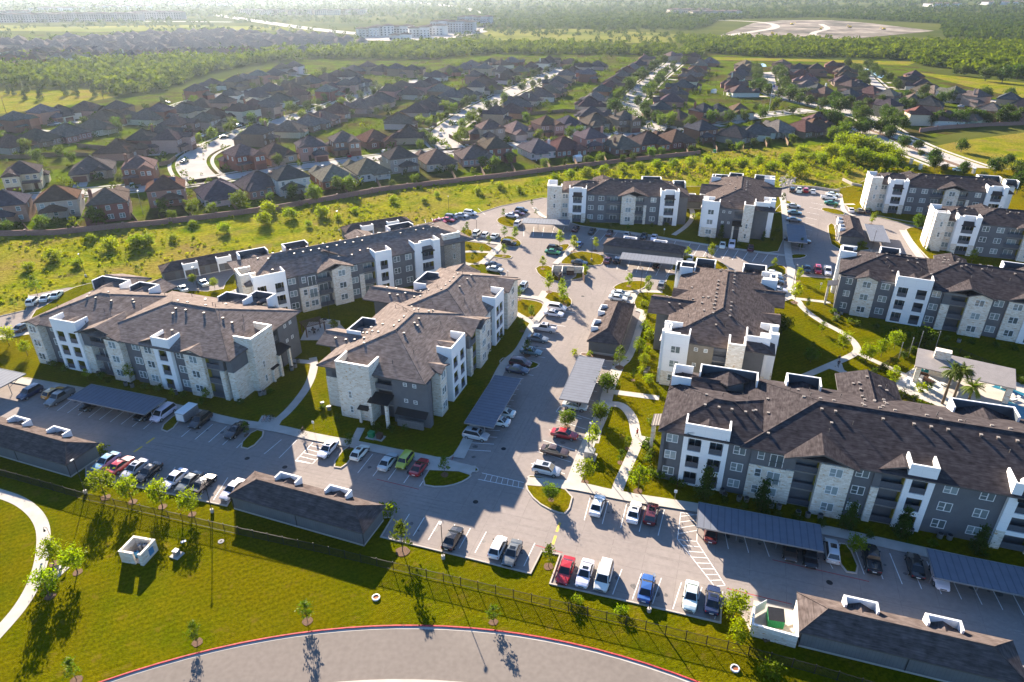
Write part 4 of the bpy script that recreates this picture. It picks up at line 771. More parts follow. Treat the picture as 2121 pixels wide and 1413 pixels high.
garage(GB + 'with doors facing the court behind the left block', (-75.9, 183.3), 213, 22.5); garage(GB + 'half hidden behind the brown roof next to the meadow', (-34, 214), 208, 22); garage(GB + 'small and mostly hidden between the two far blocks', (58, 232), -6.5, 14)
def carport(label, O, ang, L, W=5.3):
    r = thing('carport', label, 'carport', (O[0], O[1], .03), radians(ang), 'flat metal carports')
    m = MB(); m.box(0, 0, 2.52, L, W, 2.62); part('roof', m.mesh('roof', M['carport']), r)
    m = MB(); m.box(-.03, -.04, 2.42, L + .03, 0, 2.66); m.box(-.03, W, 2.42, L + .03, W + .04, 2.66); m.box(-.03, 0, 2.42, 0, W, 2.66); m.box(L, 0, 2.42, L + .03, W, 2.66); part('fascia', m.mesh('fascia', M['steel']), r)
    n = max(2, round(L / 5.4)); m = MB()
    m.box(.1, W * .3, 2.36, L - .1, W * .3 + .1, 2.5); m.box(.1, W * .8, 2.36, L - .1, W * .8 + .1, 2.5); part('beam', m.mesh('beam', M['steel']), r)
    for i in range(n + 1):
        x = .3 + (L - .6) * i / n; m = MB(); m.cyl((x, W * .32, 0), (x, W * .32, 2.4), .07, .07, 8); m.cyl((x, W * .32, 1.5), (x, W * .75, 2.42), .045, .045, 6); part('post', m.mesh('post', M['steel']), r)
CP = 'flat ribbed metal carport '
for lb, O, a, L in (('in front of the lower left block, blue in shade', (-81.3, 105.6), -17.4, 17.4), ('cut by the left edge of the photo', (-110.1, 114.0), -18, 14.7), ('purple-grey, beside the middle block above the lime car', (-3.2, 96.3), 73, 16.9), ('striped, over the silver sedan beside the white walk', (13.7, 104), 73, 17),
                    ('in front of the lower right block beside the hatched crossing', (25.8, 72.4), -16.6, 16.6), ('at the lower right edge, in deep shade', (54.1, 63.2), -17.5, 16.8), ('tan in the sun at the left end of the far block', (3, 208.6), -9, 15), ('bright silver with long shadow, before the far garage', (29.6, 177), -17, 16.8),
                    ('blue, left of the small lot behind the end-on block', (86.2, 189.5), 72, 17.2), ('blue, attached to the garage with white dormers', (110.6, 190), 71, 16.8)): carport(CP + lb, O, a, L)
# ---------------------------------------------------------------- vehicles
CARS = {'sedan': (4.75, 1.84, 1.45, (1.10, .25, -.95, -1.75), .94), 'coupe': (4.5, 1.84, 1.36, (.95, .05, -.9, -1.85), .90), 'suv': (4.65, 1.9, 1.72, (1.2, .55, -1.80, -2.18), 1.06), 'hatch': (4.25, 1.8, 1.5, (1.1, .35, -1.35, -1.95), .95),
        'van': (5.1, 1.98, 1.76, (1.65, .85, -2.15, -2.48), 1.06), 'pickup': (5.6, 1.96, 1.82, (1.35, .75, -.75, -1.0), 1.12), 'boxy': (4.15, 1.82, 1.62, (1.2, .75, -1.6, -1.95), 1.02)}
_cm = {}
def carparts(t):
    if t in _cm: return _cm[t]
    L, W, H, (c0, c1, c2, c3), bz = CARS[t]; h = L / 2; hw = W / 2; P = []
    b = MB(); b.sm = False
    def ring(x, zb, zt, w): return [(x, -w * .86, zb), (x, w * .86, zb), (x, w, zb + .16), (x, w, zt - .24), (x, w * .90, zt), (x, 0, zt + .03), (x, -w * .90, zt), (x, -w, zt - .24), (x, -w, zb + .16)]
    tall = bz - .94
    st = [(-h, .42, .80 + tall, hw * .80), (-h + .14, .26, bz + .02, hw * .93), (-h * .62, .2, bz + .03, hw * .99), (0, .19, bz, hw), (c0, .19, bz - .01, hw * .99), (h * .80, .22, bz - .12 - tall * .3, hw * .94), (h - .1, .28, bz - .24 - tall * .4, hw * .84), (h, .40, bz - .34 - tall * .4, hw * .72)]
    b.loft([ring(*s) for s in st], 0)
    zl, zr = bz - .02, H; wl, wr = hw * .88, hw * .70
    lo = [(c0, -wl, zl), (c0, wl, zl), (c3, wl, zl), (c3, -wl, zl)]; up = [(c1, -wr, zr - .03), (c1, wr, zr - .03), (c2, wr, zr - .02), (c2, -wr, zr - .02)]
    b.add(lo + up + [((c1 + c2) / 2, 0, zr + .03)], [(0, 1, 5, 4), (1, 2, 6, 5), (2, 3, 7, 6), (3, 0, 4, 7), (4, 5, 8), (5, 6, 8), (6, 7, 8), (7, 4, 8)], 0)
    if t == 'pickup':
        b.box(-h + .08, -hw * .93, bz, c3 - .05, -hw * .84, bz + .22, 0); b.box(-h + .08, hw * .84, bz, c3 - .05, hw * .93, bz + .22, 0); b.box(-h + .06, -hw * .84, bz, -h + .16, hw * .84, bz + .22, 0)
        b.box(-h + .18, -hw * .82, bz + .035, c3 - .06, hw * .82, bz + .045, 1)
    b.box(-h * .45, -hw * 1.005, .2, h * .45, hw * 1.005, .3, 1)
    P.append(('body', b.mesh('car_body', [M['paint'], M['plastic']]), (0, 0, 0), None))
    def q4(p, q, r, s, ins, off):
        p, q, r, s = map(Vector, (p, q, r, s)); c = (p + q + r + s) / 4; n = (q - p).cross(s - p).normalized()
        if n.dot(c - Vector((0, 0, .8))) < 0: n = -n
        return [tuple(v + (c - v).normalized() * ins + n * off) for v in (p, q, r, s)]
    for nm, ix in (('windshield', (0, 1, 5, 4)), ('rear_window', (2, 3, 7, 6)), ('side_window', (1, 2, 6, 5)), ('side_window', (3, 0, 4, 7))):
        m = MB(); pts = lo + up; m.add(q4(*[pts[i] for i in ix], .10, .012), [(0, 1, 2, 3)]); P.append((nm, m.mesh(nm, M['carglass']), (0, 0, 0), None))
    if 'wheel' not in _cm:
        m = MB(); m.cyl((0, -.11, 0), (0, .11, 0), .33, .33, 16); w = m.mesh('wheel', M['tyre']); m = MB(); m.cyl((0, -.116, 0), (0, .116, 0), .21, .21, 12); _cm['wheel'] = (w, m.mesh('rim', M['rim']))
        m = MB(); m.box(-.08, -.17, -.07, .06, .17, .07); _cm['hl'] = m.mesh('headlight', M['lamp']); m = MB(); m.box(-.05, -.2, -.08, .05, .2, .08); _cm['tl'] = m.mesh('taillight', M['tail']); m = MB(); m.box(-.07, -.1, 0, .07, .1, .14); _cm['mi'] = m.mesh('mirror', M['plastic'])
    for x in (-h * .60, h * .62):
        for y in (-hw * .93, hw * .93): P.append(('wheel', _cm['wheel'][0], (x, y, .33), ('rim', _cm['wheel'][1])))
    for y in (-hw * .62, hw * .62):
        P.append(('headlight', _cm['hl'], (h - .08, y, bz - .38 - tall * .3), None)); P.append(('taillight', _cm['tl'], (-h + .06, y, bz - .18), None)); P.append(('mirror', _cm['mi'], (c0 - .25, y / .62 * 1.02, bz - .02), None))
    m = MB(); zf = bz - .42 - tall * .35; m.box(h - .06, -hw * .42, zf - .09, h + .015, hw * .42, zf + .07); P.append(('grille', m.mesh('grille', M['plastic']), (0, 0, 0), None))
    m = MB(); m.box(-h - .02, -.25, bz - .38, -h + .05, .25, bz - .25); P.append(('number_plate', m.mesh('number_plate', M['trim']), (0, 0, 0), None))
    m = MB(); xm = (c1 + c2) / 2; m.add([(xm - .05, -wr * .62, zr + .02), (xm + (c1 - xm) * .75, -wr * .62, zr + .0), (xm + (c1 - xm) * .75, wr * .62, zr + .0), (xm - .05, wr * .62, zr + .02)], [(0, 1, 2, 3)]); P.append(('sunroof', m.mesh('sunroof', M['carglass']), (0, 0, .012), None))
    _cm[t] = P; return P
CC = dict(white=(.78, .78, .77), silver=(.50, .51, .52), grey=(.16, .165, .175), black=(.018, .018, .02), navy=(.02, .03, .07), blue=(.035, .10, .28), red=(.40, .025, .03), maroon=(.10, .02, .022), orange=(.60, .28, .03), lime=(.42, .46, .05), green=(.04, .22, .09), brown=(.09, .06, .05), bluegrey=(.10, .17, .20), paleblue=(.25, .45, .58))
def car(typ, col, px, py, hd, where, full=True, z=.03):
    x, y = G(px, py); nm = {'suv': 'SUV', 'pickup': 'pickup truck', 'van': 'minivan', 'boxy': 'boxy car', 'hatch': 'hatchback'}.get(typ, typ)
    word = {'paleblue': 'pale blue', 'bluegrey': 'blue-grey'}.get(col, col)
    o = thing('parked_car', f'{word} {nm} {where}', 'car', (x, y, z), radians(hd), 'parked cars')
    for n, me, lc, ch in carparts(typ):
        if not full and n in ('mirror', 'headlight', 'grille', 'number_plate', 'sunroof') or n == 'sunroof' and R_.random() < .6: continue
        p = part(n, me, o, lc)
        if n == 'body': p.color = (*[c * R_.uniform(.92, 1.06) for c in CC[col]], 1)
        if ch and full: part(ch[0], ch[1], p)
U, D_, R0, L0 = 71.6, 251.6, -18.4, 161.6
def cars(where, rows, full=True):
    for t, c, x, y, h in rows: car(t, c, x, y, h, where, full)
cars('parked left of the flat blue carport', [('suv', 'navy', 64, 819, D_), ('hatch', 'orange', 113, 819, U), ('pickup', 'grey', 126, 829, D_)])
cars('under the blue carport in shade', [('sedan', 'black', 193, 842, D_), ('suv', 'black', 304, 862, D_)])
cars('parked between blue carport and narrow tree island', [('van', 'white', 340, 862, D_)]); cars('next to the grey box trailer', [('suv', 'black', 417, 877, D_)]); cars('at the tree island by the bike rack', [('sedan', 'black', 490, 897, D_)])
cars('in the row behind young trees along the iron fence', [('sedan', 'paleblue', 222, 962, D_), ('sedan', 'red', 251, 970, U), ('sedan', 'silver', 281, 977, D_), ('sedan', 'black', 310, 984, D_), ('sedan', 'white', 363, 998, D_), ('sedan', 'grey', 394, 1004, D_), ('sedan', 'black', 423, 1008, U), ('sedan', 'white', 484, 1020, D_)])
cars('in the row before the metal-roofed entrance', [('sedan', 'white', 680, 936, D_), ('hatch', 'white', 746, 943, U), ('sedan', 'silver', 804, 962, U), ('boxy', 'lime', 839, 960, D_), ('coupe', 'red', 869, 973, U)])
cars('by the purple-grey carport', [('suv', 'silver', 986, 907, R0), ('sedan', 'white', 1030, 878, L0), ('sedan', 'white', 1041, 860, L0)]); cars('under the end of the striped carport', [('sedan', 'silver', 1191, 846, R0)])
cars('in the row beside the white walk', [('sedan', 'red', 1169, 905, R0), ('sedan', 'brown', 1149, 940, R0), ('suv', 'silver', 1132, 979, R0)]); cars('before the lower right block, left of the crossing', [('sedan', 'white', 1237, 1053, U), ('sedan', 'white', 1313, 1067, U), ('suv', 'maroon', 1348, 1071, U)])
cars('in the fence row under the lamp post', [('sedan', 'black', 938, 1121, U), ('hatch', 'white', 1031, 1140, U), ('sedan', 'grey', 1061, 1152, D_)]); cars('in the fence row left of the dumpster', [('sedan', 'red', 1171, 1188, D_), ('sedan', 'white', 1211, 1194, D_), ('van', 'white', 1250, 1200, D_), ('sedan', 'blue', 1338, 1225, U), ('sedan', 'white', 1430, 1241, D_), ('sedan', 'navy', 1475, 1249, U)])
cars('under the dark carport at lower right', [('sedan', 'maroon', 1472, 1107, U), ('sedan', 'brown', 1635, 1143, D_), ('sedan', 'black', 1676, 1156, D_)]); cars('between the two shaded carports', [('suv', 'silver', 1721, 1148, U), ('pickup', 'black', 1803, 1164, U), ('sedan', 'black', 1893, 1178, U)]); cars('half under the lowest right carport', [('sedan', 'white', 1944, 1200, D_)])
cars('in the sunny row along the middle block', [('suv', 'white', 1154, 642, R0), ('sedan', 'white', 1147, 654, R0), ('pickup', 'silver', 1128, 685, L0), ('sedan', 'grey', 1114, 706, R0), ('sedan', 'bluegrey', 1100, 733, R0), ('suv', 'maroon', 1078, 757, R0), ('sedan', 'navy', 1072, 771, R0)])
cars('at the north end of the middle block', [('van', 'white', 1057, 598, D_), ('suv', 'silver', 1083, 600, D_), ('sedan', 'white', 1025, 562, R0), ('sedan', 'black', 1022, 553, R0)]); cars('beside the brown garage with white dormers', [('sedan', 'white', 1285, 613, R0), ('sedan', 'white', 1280, 622, R0)]); cars('alone beside the end-on block', [('suv', 'grey', 1370, 595, U)])
cars('near the round junction island', [('suv', 'black', 1149, 519, R0), ('sedan', 'green', 1145, 526, R0), ('sedan', 'blue', 1199, 510, U), ('sedan', 'black', 1200, 548, R0), ('suv', 'black', 1054, 508, R0)], False)
cars('at the silver carport in the far lot', [('sedan', 'maroon', 1258, 543, U), ('suv', 'black', 1279, 543, U), ('sedan', 'black', 1359, 553, U), ('sedan', 'white', 1429, 538, U)], False)
cars('in the lot edge row by the meadow', [('sedan', 'red', 912, 462, R0), ('sedan', 'red', 928, 459, R0), ('suv', 'brown', 935, 454, R0), ('sedan', 'silver', 956, 450, R0), ('suv', 'white', 974, 445, R0)], False); cars('in the lot before the tan carport', [('sedan', 'white', 1060, 450, R0), ('sedan', 'maroon', 1073, 446, R0), ('suv', 'black', 1080, 440, R0), ('suv', 'white', 1073, 467, U)], False)
cars('on the lawn-ringed bay north of the brown roof', [('suv', 'white', 988, 487, U), ('hatch', 'white', 1006, 490, U), ('sedan', 'white', 1025, 493, U), ('sedan', 'black', 945, 493, R0)], False); cars('in the shaded row before the far block', [('sedan', 'maroon', 1192, 478, D_), ('sedan', 'black', 1226, 483, D_), ('sedan', 'maroon', 1262, 487, D_), ('sedan', 'silver', 1298, 489, U), ('sedan', 'black', 1333, 493, D_), ('sedan', 'white', 1354, 496, D_)], False)
cars('before the end-on far block', [('sedan', 'white', 1496, 512, D_), ('pickup', 'white', 1515, 511, D_), ('sedan', 'maroon', 1554, 518, D_)], False); cars('in the right lot beside the end-on far block', [('sedan', 'silver', 1643, 430, R0), ('sedan', 'bluegrey', 1645, 444, R0), ('sedan', 'grey', 1644, 459, R0), ('sedan', 'black', 1640, 500, R0), ('sedan', 'brown', 1662, 503, R0)], False)
cars('below the dark-roofed right block', [('sedan', 'black', 1671, 562, D_), ('suv', 'red', 1693, 564, D_), ('pickup', 'white', 1713, 566, D_)]); cars('tucked between two dark roofs', [('sedan', 'white', 1600, 571, R0), ('sedan', 'black', 1602, 579, R0), ('sedan', 'black', 1604, 587, R0), ('sedan', 'silver', 1611, 605, R0)])
cars('in the top row beside the thicket', [('suv', 'black', 1640, 397, U), ('pickup', 'white', 1654, 398, U), ('suv', 'red', 1668, 398, U), ('sedan', 'white', 1683, 400, U)], False); cars('beside the far corner block', [('sedan', 'white', 1724, 406, R0), ('pickup', 'white', 1716, 413, R0), ('sedan', 'green', 1721, 424, R0), ('sedan', 'white', 1762, 439, U), ('sedan', 'black', 1781, 440, U), ('sedan', 'black', 1795, 442, U)], False)
cars('behind the lower left block', [('suv', 'white', 70, 629, 100), ('sedan', 'white', 97, 621, 100), ('sedan', 'white', 119, 615, 100), ('sedan', 'black', 48, 683, 80), ('sedan', 'white', 421, 590, 130), ('sedan', 'white', 379, 602, 130)])
SUBC = [('sedan', 'black', 382, 337, 80), ('sedan', 'black', 465, 286, 30), ('sedan', 'white', 418, 283, 300), ('suv', 'white', 275, 388, 115), ('sedan', 'white', 670, 349, 20), ('sedan', 'black', 20, 397, 20), ('suv', 'bluegrey', 109, 261, 20), ('sedan', 'white', 118, 258, 20), ('suv', 'white', 943, 258, 60), ('sedan', 'white', 912, 281, 100), ('van', 'white', 965, 246, 50), ('suv', 'white', 1327, 213, 60), ('sedan', 'bluegrey', 1272, 218, 60), ('sedan', 'white', 1305, 212, 40), ('sedan', 'white', 1340, 178, 50), ('sedan', 'black', 1361, 177, 50), ('sedan', 'silver', 1359, 166, 50), ('suv', 'black', 1793, 235, 0), ('sedan', 'bluegrey', 1792, 229, 0), ('sedan', 'silver', 1682, 214, 20), ('sedan', 'white', 1700, 216, 20), ('sedan', 'white', 1275, 278, 110), ('sedan', 'black', 1283, 279, 110), ('sedan', 'white', 1990, 222, 20), ('sedan', 'white', 795, 317, 115), ('sedan', 'red', 722, 325, 115), ('sedan', 'white', 183, 248, 30), ('sedan', 'silver', 345, 214, 30), ('suv', 'white', 492, 263, 40), ('sedan', 'black', 497, 258, 40), ('sedan', 'white', 1985, 355, -22), ('suv', 'black', 1900, 303, -22)]
for t, c, x, y, h in SUBC: car(t, c, x, y, h, 'on the suburban street among the houses', False, .045)
# grey box trailer
x, y = G(391, 868); o = thing('cargo_trailer', 'grey enclosed box trailer parked between a minivan island and a black SUV', 'trailer', (x, y, .03), radians(U))
m = MB(); m.box(-1.8, -.95, .55, 1.8, .95, 2.25); part('box', m.mesh('box', M['steel']), o); m = MB(); m.box(-1.85, -1.0, 2.25, 1.85, 1.0, 2.31); part('lid', m.mesh('lid', M['trim']), o)
m = MB(); m.cyl((1.8, -.5, .5), (2.9, 0, .5), .05); m.cyl((1.8, .5, .5), (2.9, 0, .5), .05); part('hitch', m.mesh('hitch', M['plastic']), o); m = MB(); m.box(-1.83, -.8, .7, -1.8, .8, 2.1); part('rear_door', m.mesh('rear_door', M['trim']), o)
for yy in (-1.0, 1.0): part('rim', _cm['wheel'][1], part('wheel', _cm['wheel'][0], o, (-.2, yy, .33)))
# ---------------------------------------------------------------- suburb houses
def hgable(mb, x0, x1, y0, y1, ze, s=.55, mw=2):
    """gable roof, ridge along y, gable wall on the y0 end"""
    xm = (x0 + x1) / 2; zr = ze + s * (x1 - x0) / 2
    mb.quad((x0, y0, ze), (xm, y0, zr), (xm, y1, zr), (x0, y1, ze), 0); mb.quad((xm, y0, zr), (x1, y0, ze), (x1, y1, ze), (xm, y1, zr), 0)
    mb.tri((x0 + .3, y0 + .4, ze - .05), (x1 - .3, y0 + .4, ze - .05), (xm, y0 + .4, zr - .2), mw)
    for a, b in (((x0, ze), (xm, zr)), ((xm, zr), (x1, ze))): mb.quad((a[0], y0, a[1]), (b[0], y0, b[1]), (b[0], y0, b[1] - .25), (a[0], y0, a[1] - .25), 1)
def house_kit(k, mir):
    """returns roof mesh, wall mesh, openings [(kind, x, y, z, rot, w, h)]"""
    rf = MB(); wl = MB(); W = []; s = .62
    def block(x0, x1, y0, y1, h, al='x', hips=(1, 1), sl=s):
        wl.prism([(x0, y0), (x1, y0), (x1, y1), (x0, y1)], 0, h - .1); hip(rf, x0 - .45, x1 + .45, y0 - .45, y1 + .45, al, hips[0], hips[1], h, sl, .22)
    if k == 0:
        block(-5.6, 5.6, -4.5, 6, 5.7, 'y'); block(-5.3, 1, -4.2, 4, 5.6, 'x', (1, 0)); block(-.2, 5.3, -8.6, -4.2, 3.0, 'y'); hgable(rf, -5.9, -.6, -5.6, 1, 5.7); wl.box(-5.5, -5.0, 0, -1.0, -4.2, 5.6); hip(rf, -5.2, 2.6, 5.2, 9.2, 'y', 0, 1, 3.0, .45, .2); wl.box(-4.9, 8.4, 0, -4.5, 8.8, 2.9); wl.box(1.9, 8.4, 0, 2.3, 8.8, 2.9)
        W = [('g', 2.6, -8.62, 0, 0, 4.6, 2.2), ('d', -1.7, -5.04, .1, 0, 1.1, 2.2)] + [('w', x, 6.02, z, pi, 1.2, 1.4) for x in (-4, -1, 3.6) for z in (3.6, .9)] + [('w', x, -4.54, 3.6, 0, 1.5, 1.4) for x in (1, 4)] + [('w', -3.2, -5.04, 3.7, 0, 1.8, 1.4), ('w', 5.62, 2, 3.6, pi / 2, .9, 1.4), ('w', -5.62, 2, 3.6, -pi / 2, .9, 1.4), ('w', -5.62, -2, .9, -pi / 2, .9, 1.4)]
    elif k == 1:
        block(-6.3, 6.3, -6, 8, 3.0, 'y'); block(-6.2, -.4, -9.6, -5, 2.95, 'y', (0, 1)); hgable(rf, .4, 6.0, -7.2, 0, 3.0)
        wl.box(.8, -6.7, 0, 5.6, -5.9, 2.9); hip(rf, -1, 5.4, 7.4, 10.8, 'y', 0, 1, 2.75, .4, .2); wl.box(-.7, 10, 0, -.4, 10.3, 2.6); wl.box(4.8, 10, 0, 5.1, 10.3, 2.6)
        W = [('g', -3.3, -9.22, 0, 0, 4.6, 2.2), ('d', .2, -6.04, .1, 0, 1.1, 2.2), ('w', 3.2, -6.74, .8, 0, 1.9, 1.5)] + [('w', x, 8.02, .8, pi, 1.3, 1.5) for x in (-4.6, -2.2, 2, 5.6)] + [('w', 6.32, y, .9, pi / 2, 1, 1.4) for y in (-2, 3)] + [('w', -6.32, y, .9, -pi / 2, 1, 1.4) for y in (-1, 4)]
    elif k == 2:
        block(-5.4, 5.4, -4, 7, 5.8, 'y'); wl.box(.2, -7.6, 0, 5.2, -3.9, 5.7); hgable(rf, -.3, 5.7, -8.1, 0, 5.8, .6); hip(rf, -5.8, .0, -6.6, -3.6, 'x', 1, 0, 2.9, .4, .2); wl.box(-5.2, -6.3, 0, -4.9, -6.0, 2.8); wl.box(-2.7, -6.3, 0, -2.4, -6.0, 2.8); block(-6.6, -2, 4.5, 9.5, 3.0, 'y')
        W = [('g', 2.7, -7.62, 0, 0, 4.3, 2.2), ('d', -3.6, -4.04, .1, 0, 1.1, 2.2)] + [('w', x, -7.64, 3.6, 0, 1.3, 1.5) for x in (1.7, 3.8)] + [('w', x, -4.04, 3.7, 0, 1.2, 1.4) for x in (-4, -1.8)] + [('w', x, 7.02, 3.7, pi, 1.3, 1.4) for x in (-3.6, 0, 3.4)] + [('w', x, 7.02, .9, pi, 1.6, 1.5) for x in (.2, 3.4)] + [('w', 5.42, y, 3.7, pi / 2, .9, 1.4) for y in (0, 4)] + [('w', -5.42, y, 3.7, -pi / 2, .9, 1.4) for y in (-1, 3)]
    else:
        block(-7, 7, -5, 7, 3.05, 'y'); block(.6, 6.6, -8.8, -3, 3.0, 'y'); block(-6.6, -1, 3, 9.5, 3.0, 'y', (1, 1)); hgable(rf, -5.4, -.6, -6.2, 1, 3.05, .7); wl.box(-5, -5.7, 0, -1, -4.9, 3)
        W = [('g', 3.6, -8.82, 0, 0, 4.6, 2.2), ('d', 0, -5.04, .1, 0, 1.1, 2.2), ('w', -3, -5.74, .8, 0, 1.8, 1.6)] + [('w', x, 7.02, .8, pi, 1.4, 1.5) for x in (1, 3.4, 5.8)] + [('w', x, 9.52, .8, pi, 1.2, 1.5) for x in (-5.2, -2.6)] + [('w', 7.02, 2, .9, pi / 2, 1, 1.4), ('w', -7.02, 0, .9, -pi / 2, 1, 1.4)]
    if mir:
        for b in (rf, wl): b.v = [(-x, y, z) for x, y, z in b.v]; b.f = [f[::-1] for f in b.f]
        W = [(t, -x, y, z, -r, w, h) for t, x, y, z, r, w, h in W]
    return rf.mesh('house_roof', [M['hroof'], M['hroof'], M['hbrick']]), wl.mesh('house_wall', M['hbrick']), W
KITS = [[house_kit(k, mi) for mi in (0, 1)] for k in range(4)]
def boxmesh(w, h, m, nm, _c={}):
    if (w, h, nm) not in _c: b = MB(); b.box(-w / 2, -.05, 0, w / 2, .02, h); _c[(w, h, nm)] = b.mesh(nm, m)
    return _c[(w, h, nm)]
cb = MB(); cb.box(-.5, -.35, 0, .5, .35, 9.6); cb.box(-.58, -.43, 9.3, .58, .43, 9.5); cb.box(-.25, -.2, 9.6, .25, .2, 9.9); CHIM = cb.mesh('chimney', M['hbrick'])
sb = MB(); sb.box(-1.6, -1.0, 0, 1.6, 1.0, .06); SOLAR = sb.mesh('solar_panel', M['solar'])
BR = {'tan brick': (.44, .325, .245), 'pink brick': (.40, .235, .19), 'red brick': (.24, .105, .08), 'cream': (.56, .50, .40), 'white': (.68, .66, .61), 'brown brick': (.25, .17, .12), 'grey stone': (.34, .31, .27)}
RFC = [(.095, .072, .066), (.125, .096, .084), (.080, .063, .062), (.15, .115, .096), (.11, .095, .092), (.12, .072, .060), (.17, .145, .13), (.07, .068, .072)]
ORD = ['', 'first', 'second', 'third', 'fourth', 'fifth', 'sixth', 'seventh', 'eighth', 'ninth', 'tenth', 'eleventh', 'twelfth', 'thirteenth', 'fourteenth', 'fifteenth', 'sixteenth', 'seventeenth', 'eighteenth', 'nineteenth', 'twentieth'] + ['twenty-' + w for w in ('first', 'second', 'third', 'fourth', 'fifth', 'sixth', 'seventh', 'eighth', 'ninth')] + ['thirtieth'] + ['thirty-' + w for w in ('first', 'second', 'third', 'fourth', 'fifth', 'sixth', 'seventh', 'eighth', 'ninth')] + ['fortieth']
HOUSES = []; DRV = MB()
def house(px, py, k=None, where='', col=None, f=None, hz=None, rot=None, sc=1.0):
    two = k in (0, 2) if k is not None else None
    if k is None: k = R_.choice([0, 1, 1, 2, 3, 3]); two = k in (0, 2)
    x, y = G(px, py, hz if hz is not None else (8.2 if two else 6.0))
    if rot is None:
        best = min(((hypot(x - q[0], y - q[1]), q) for p in SPTS.values() for q in p), key=lambda t: t[0]); d, q = best
        rot = atan2(q[1] - y, q[0] - x) + pi / 2 + R_.uniform(-.05, .05)
    col = col or R_.choice(list(BR)); d0 = hypot(x, y)
    o = thing('house', f'{col} {"two" if two else "one"}-storey house {where}', 'house', (x, y, .02), rot, 'suburban houses', scale=(sc * 1.06,) * 3)
    roof, wall, W = KITS[k][R_.randint(0, 1)]; c = tuple(v * R_.uniform(.9, 1.1) for v in BR[col]); rc = tuple(v * R_.uniform(.9, 1.12) for v in R_.choice(RFC))
    p = part('wall', wall, o); p.color = (*c, 1); rp = part('roof', roof, o); rp.color = (*rc, 1)
    for t, wx, wy, wz, wr, w, h in W:
        if t == 'w' and d0 < 430:
            if d0 > 340 and abs(wr) not in (0, pi): continue
            fm, pm = winmesh(w, h, w > 1.4); a = part('window', fm, o, (wx, wy, wz), wr)
            if d0 < 340: part('pane', pm, a)
        elif t == 'g' and d0 < 520: part('garage_door', boxmesh(w, h, M['hdoor'] if R_.random() < .75 else M['trim'], 'garage_door'), o, (wx, wy, wz), wr)
        elif t == 'd' and d0 < 430: part('door', boxmesh(w, h, M['hdark'], 'door'), o, (wx, wy, wz), wr)
    if R_.random() < .22: q = part('chimney', CHIM, rp, (R_.choice([-4.2, 4.2]), 3.0, 0 if two else -3.0)); q.color = (*c, 1)
    HOUSES.append(o)
    gx = [w for w in W if w[0] == 'g'][0]; T = Matrix.Translation((x, y, 0)) @ Matrix.Rotation(rot, 4, 'Z'); a = T @ Vector((gx[1], gx[2], 0)); b = T @ Vector((gx[1] * .9, gx[2] - 8.5, 0))
    if f is None: ribbon(DRV, [(a.x, a.y), (b.x, b.y)], 4.8, .045, .045)
    return o
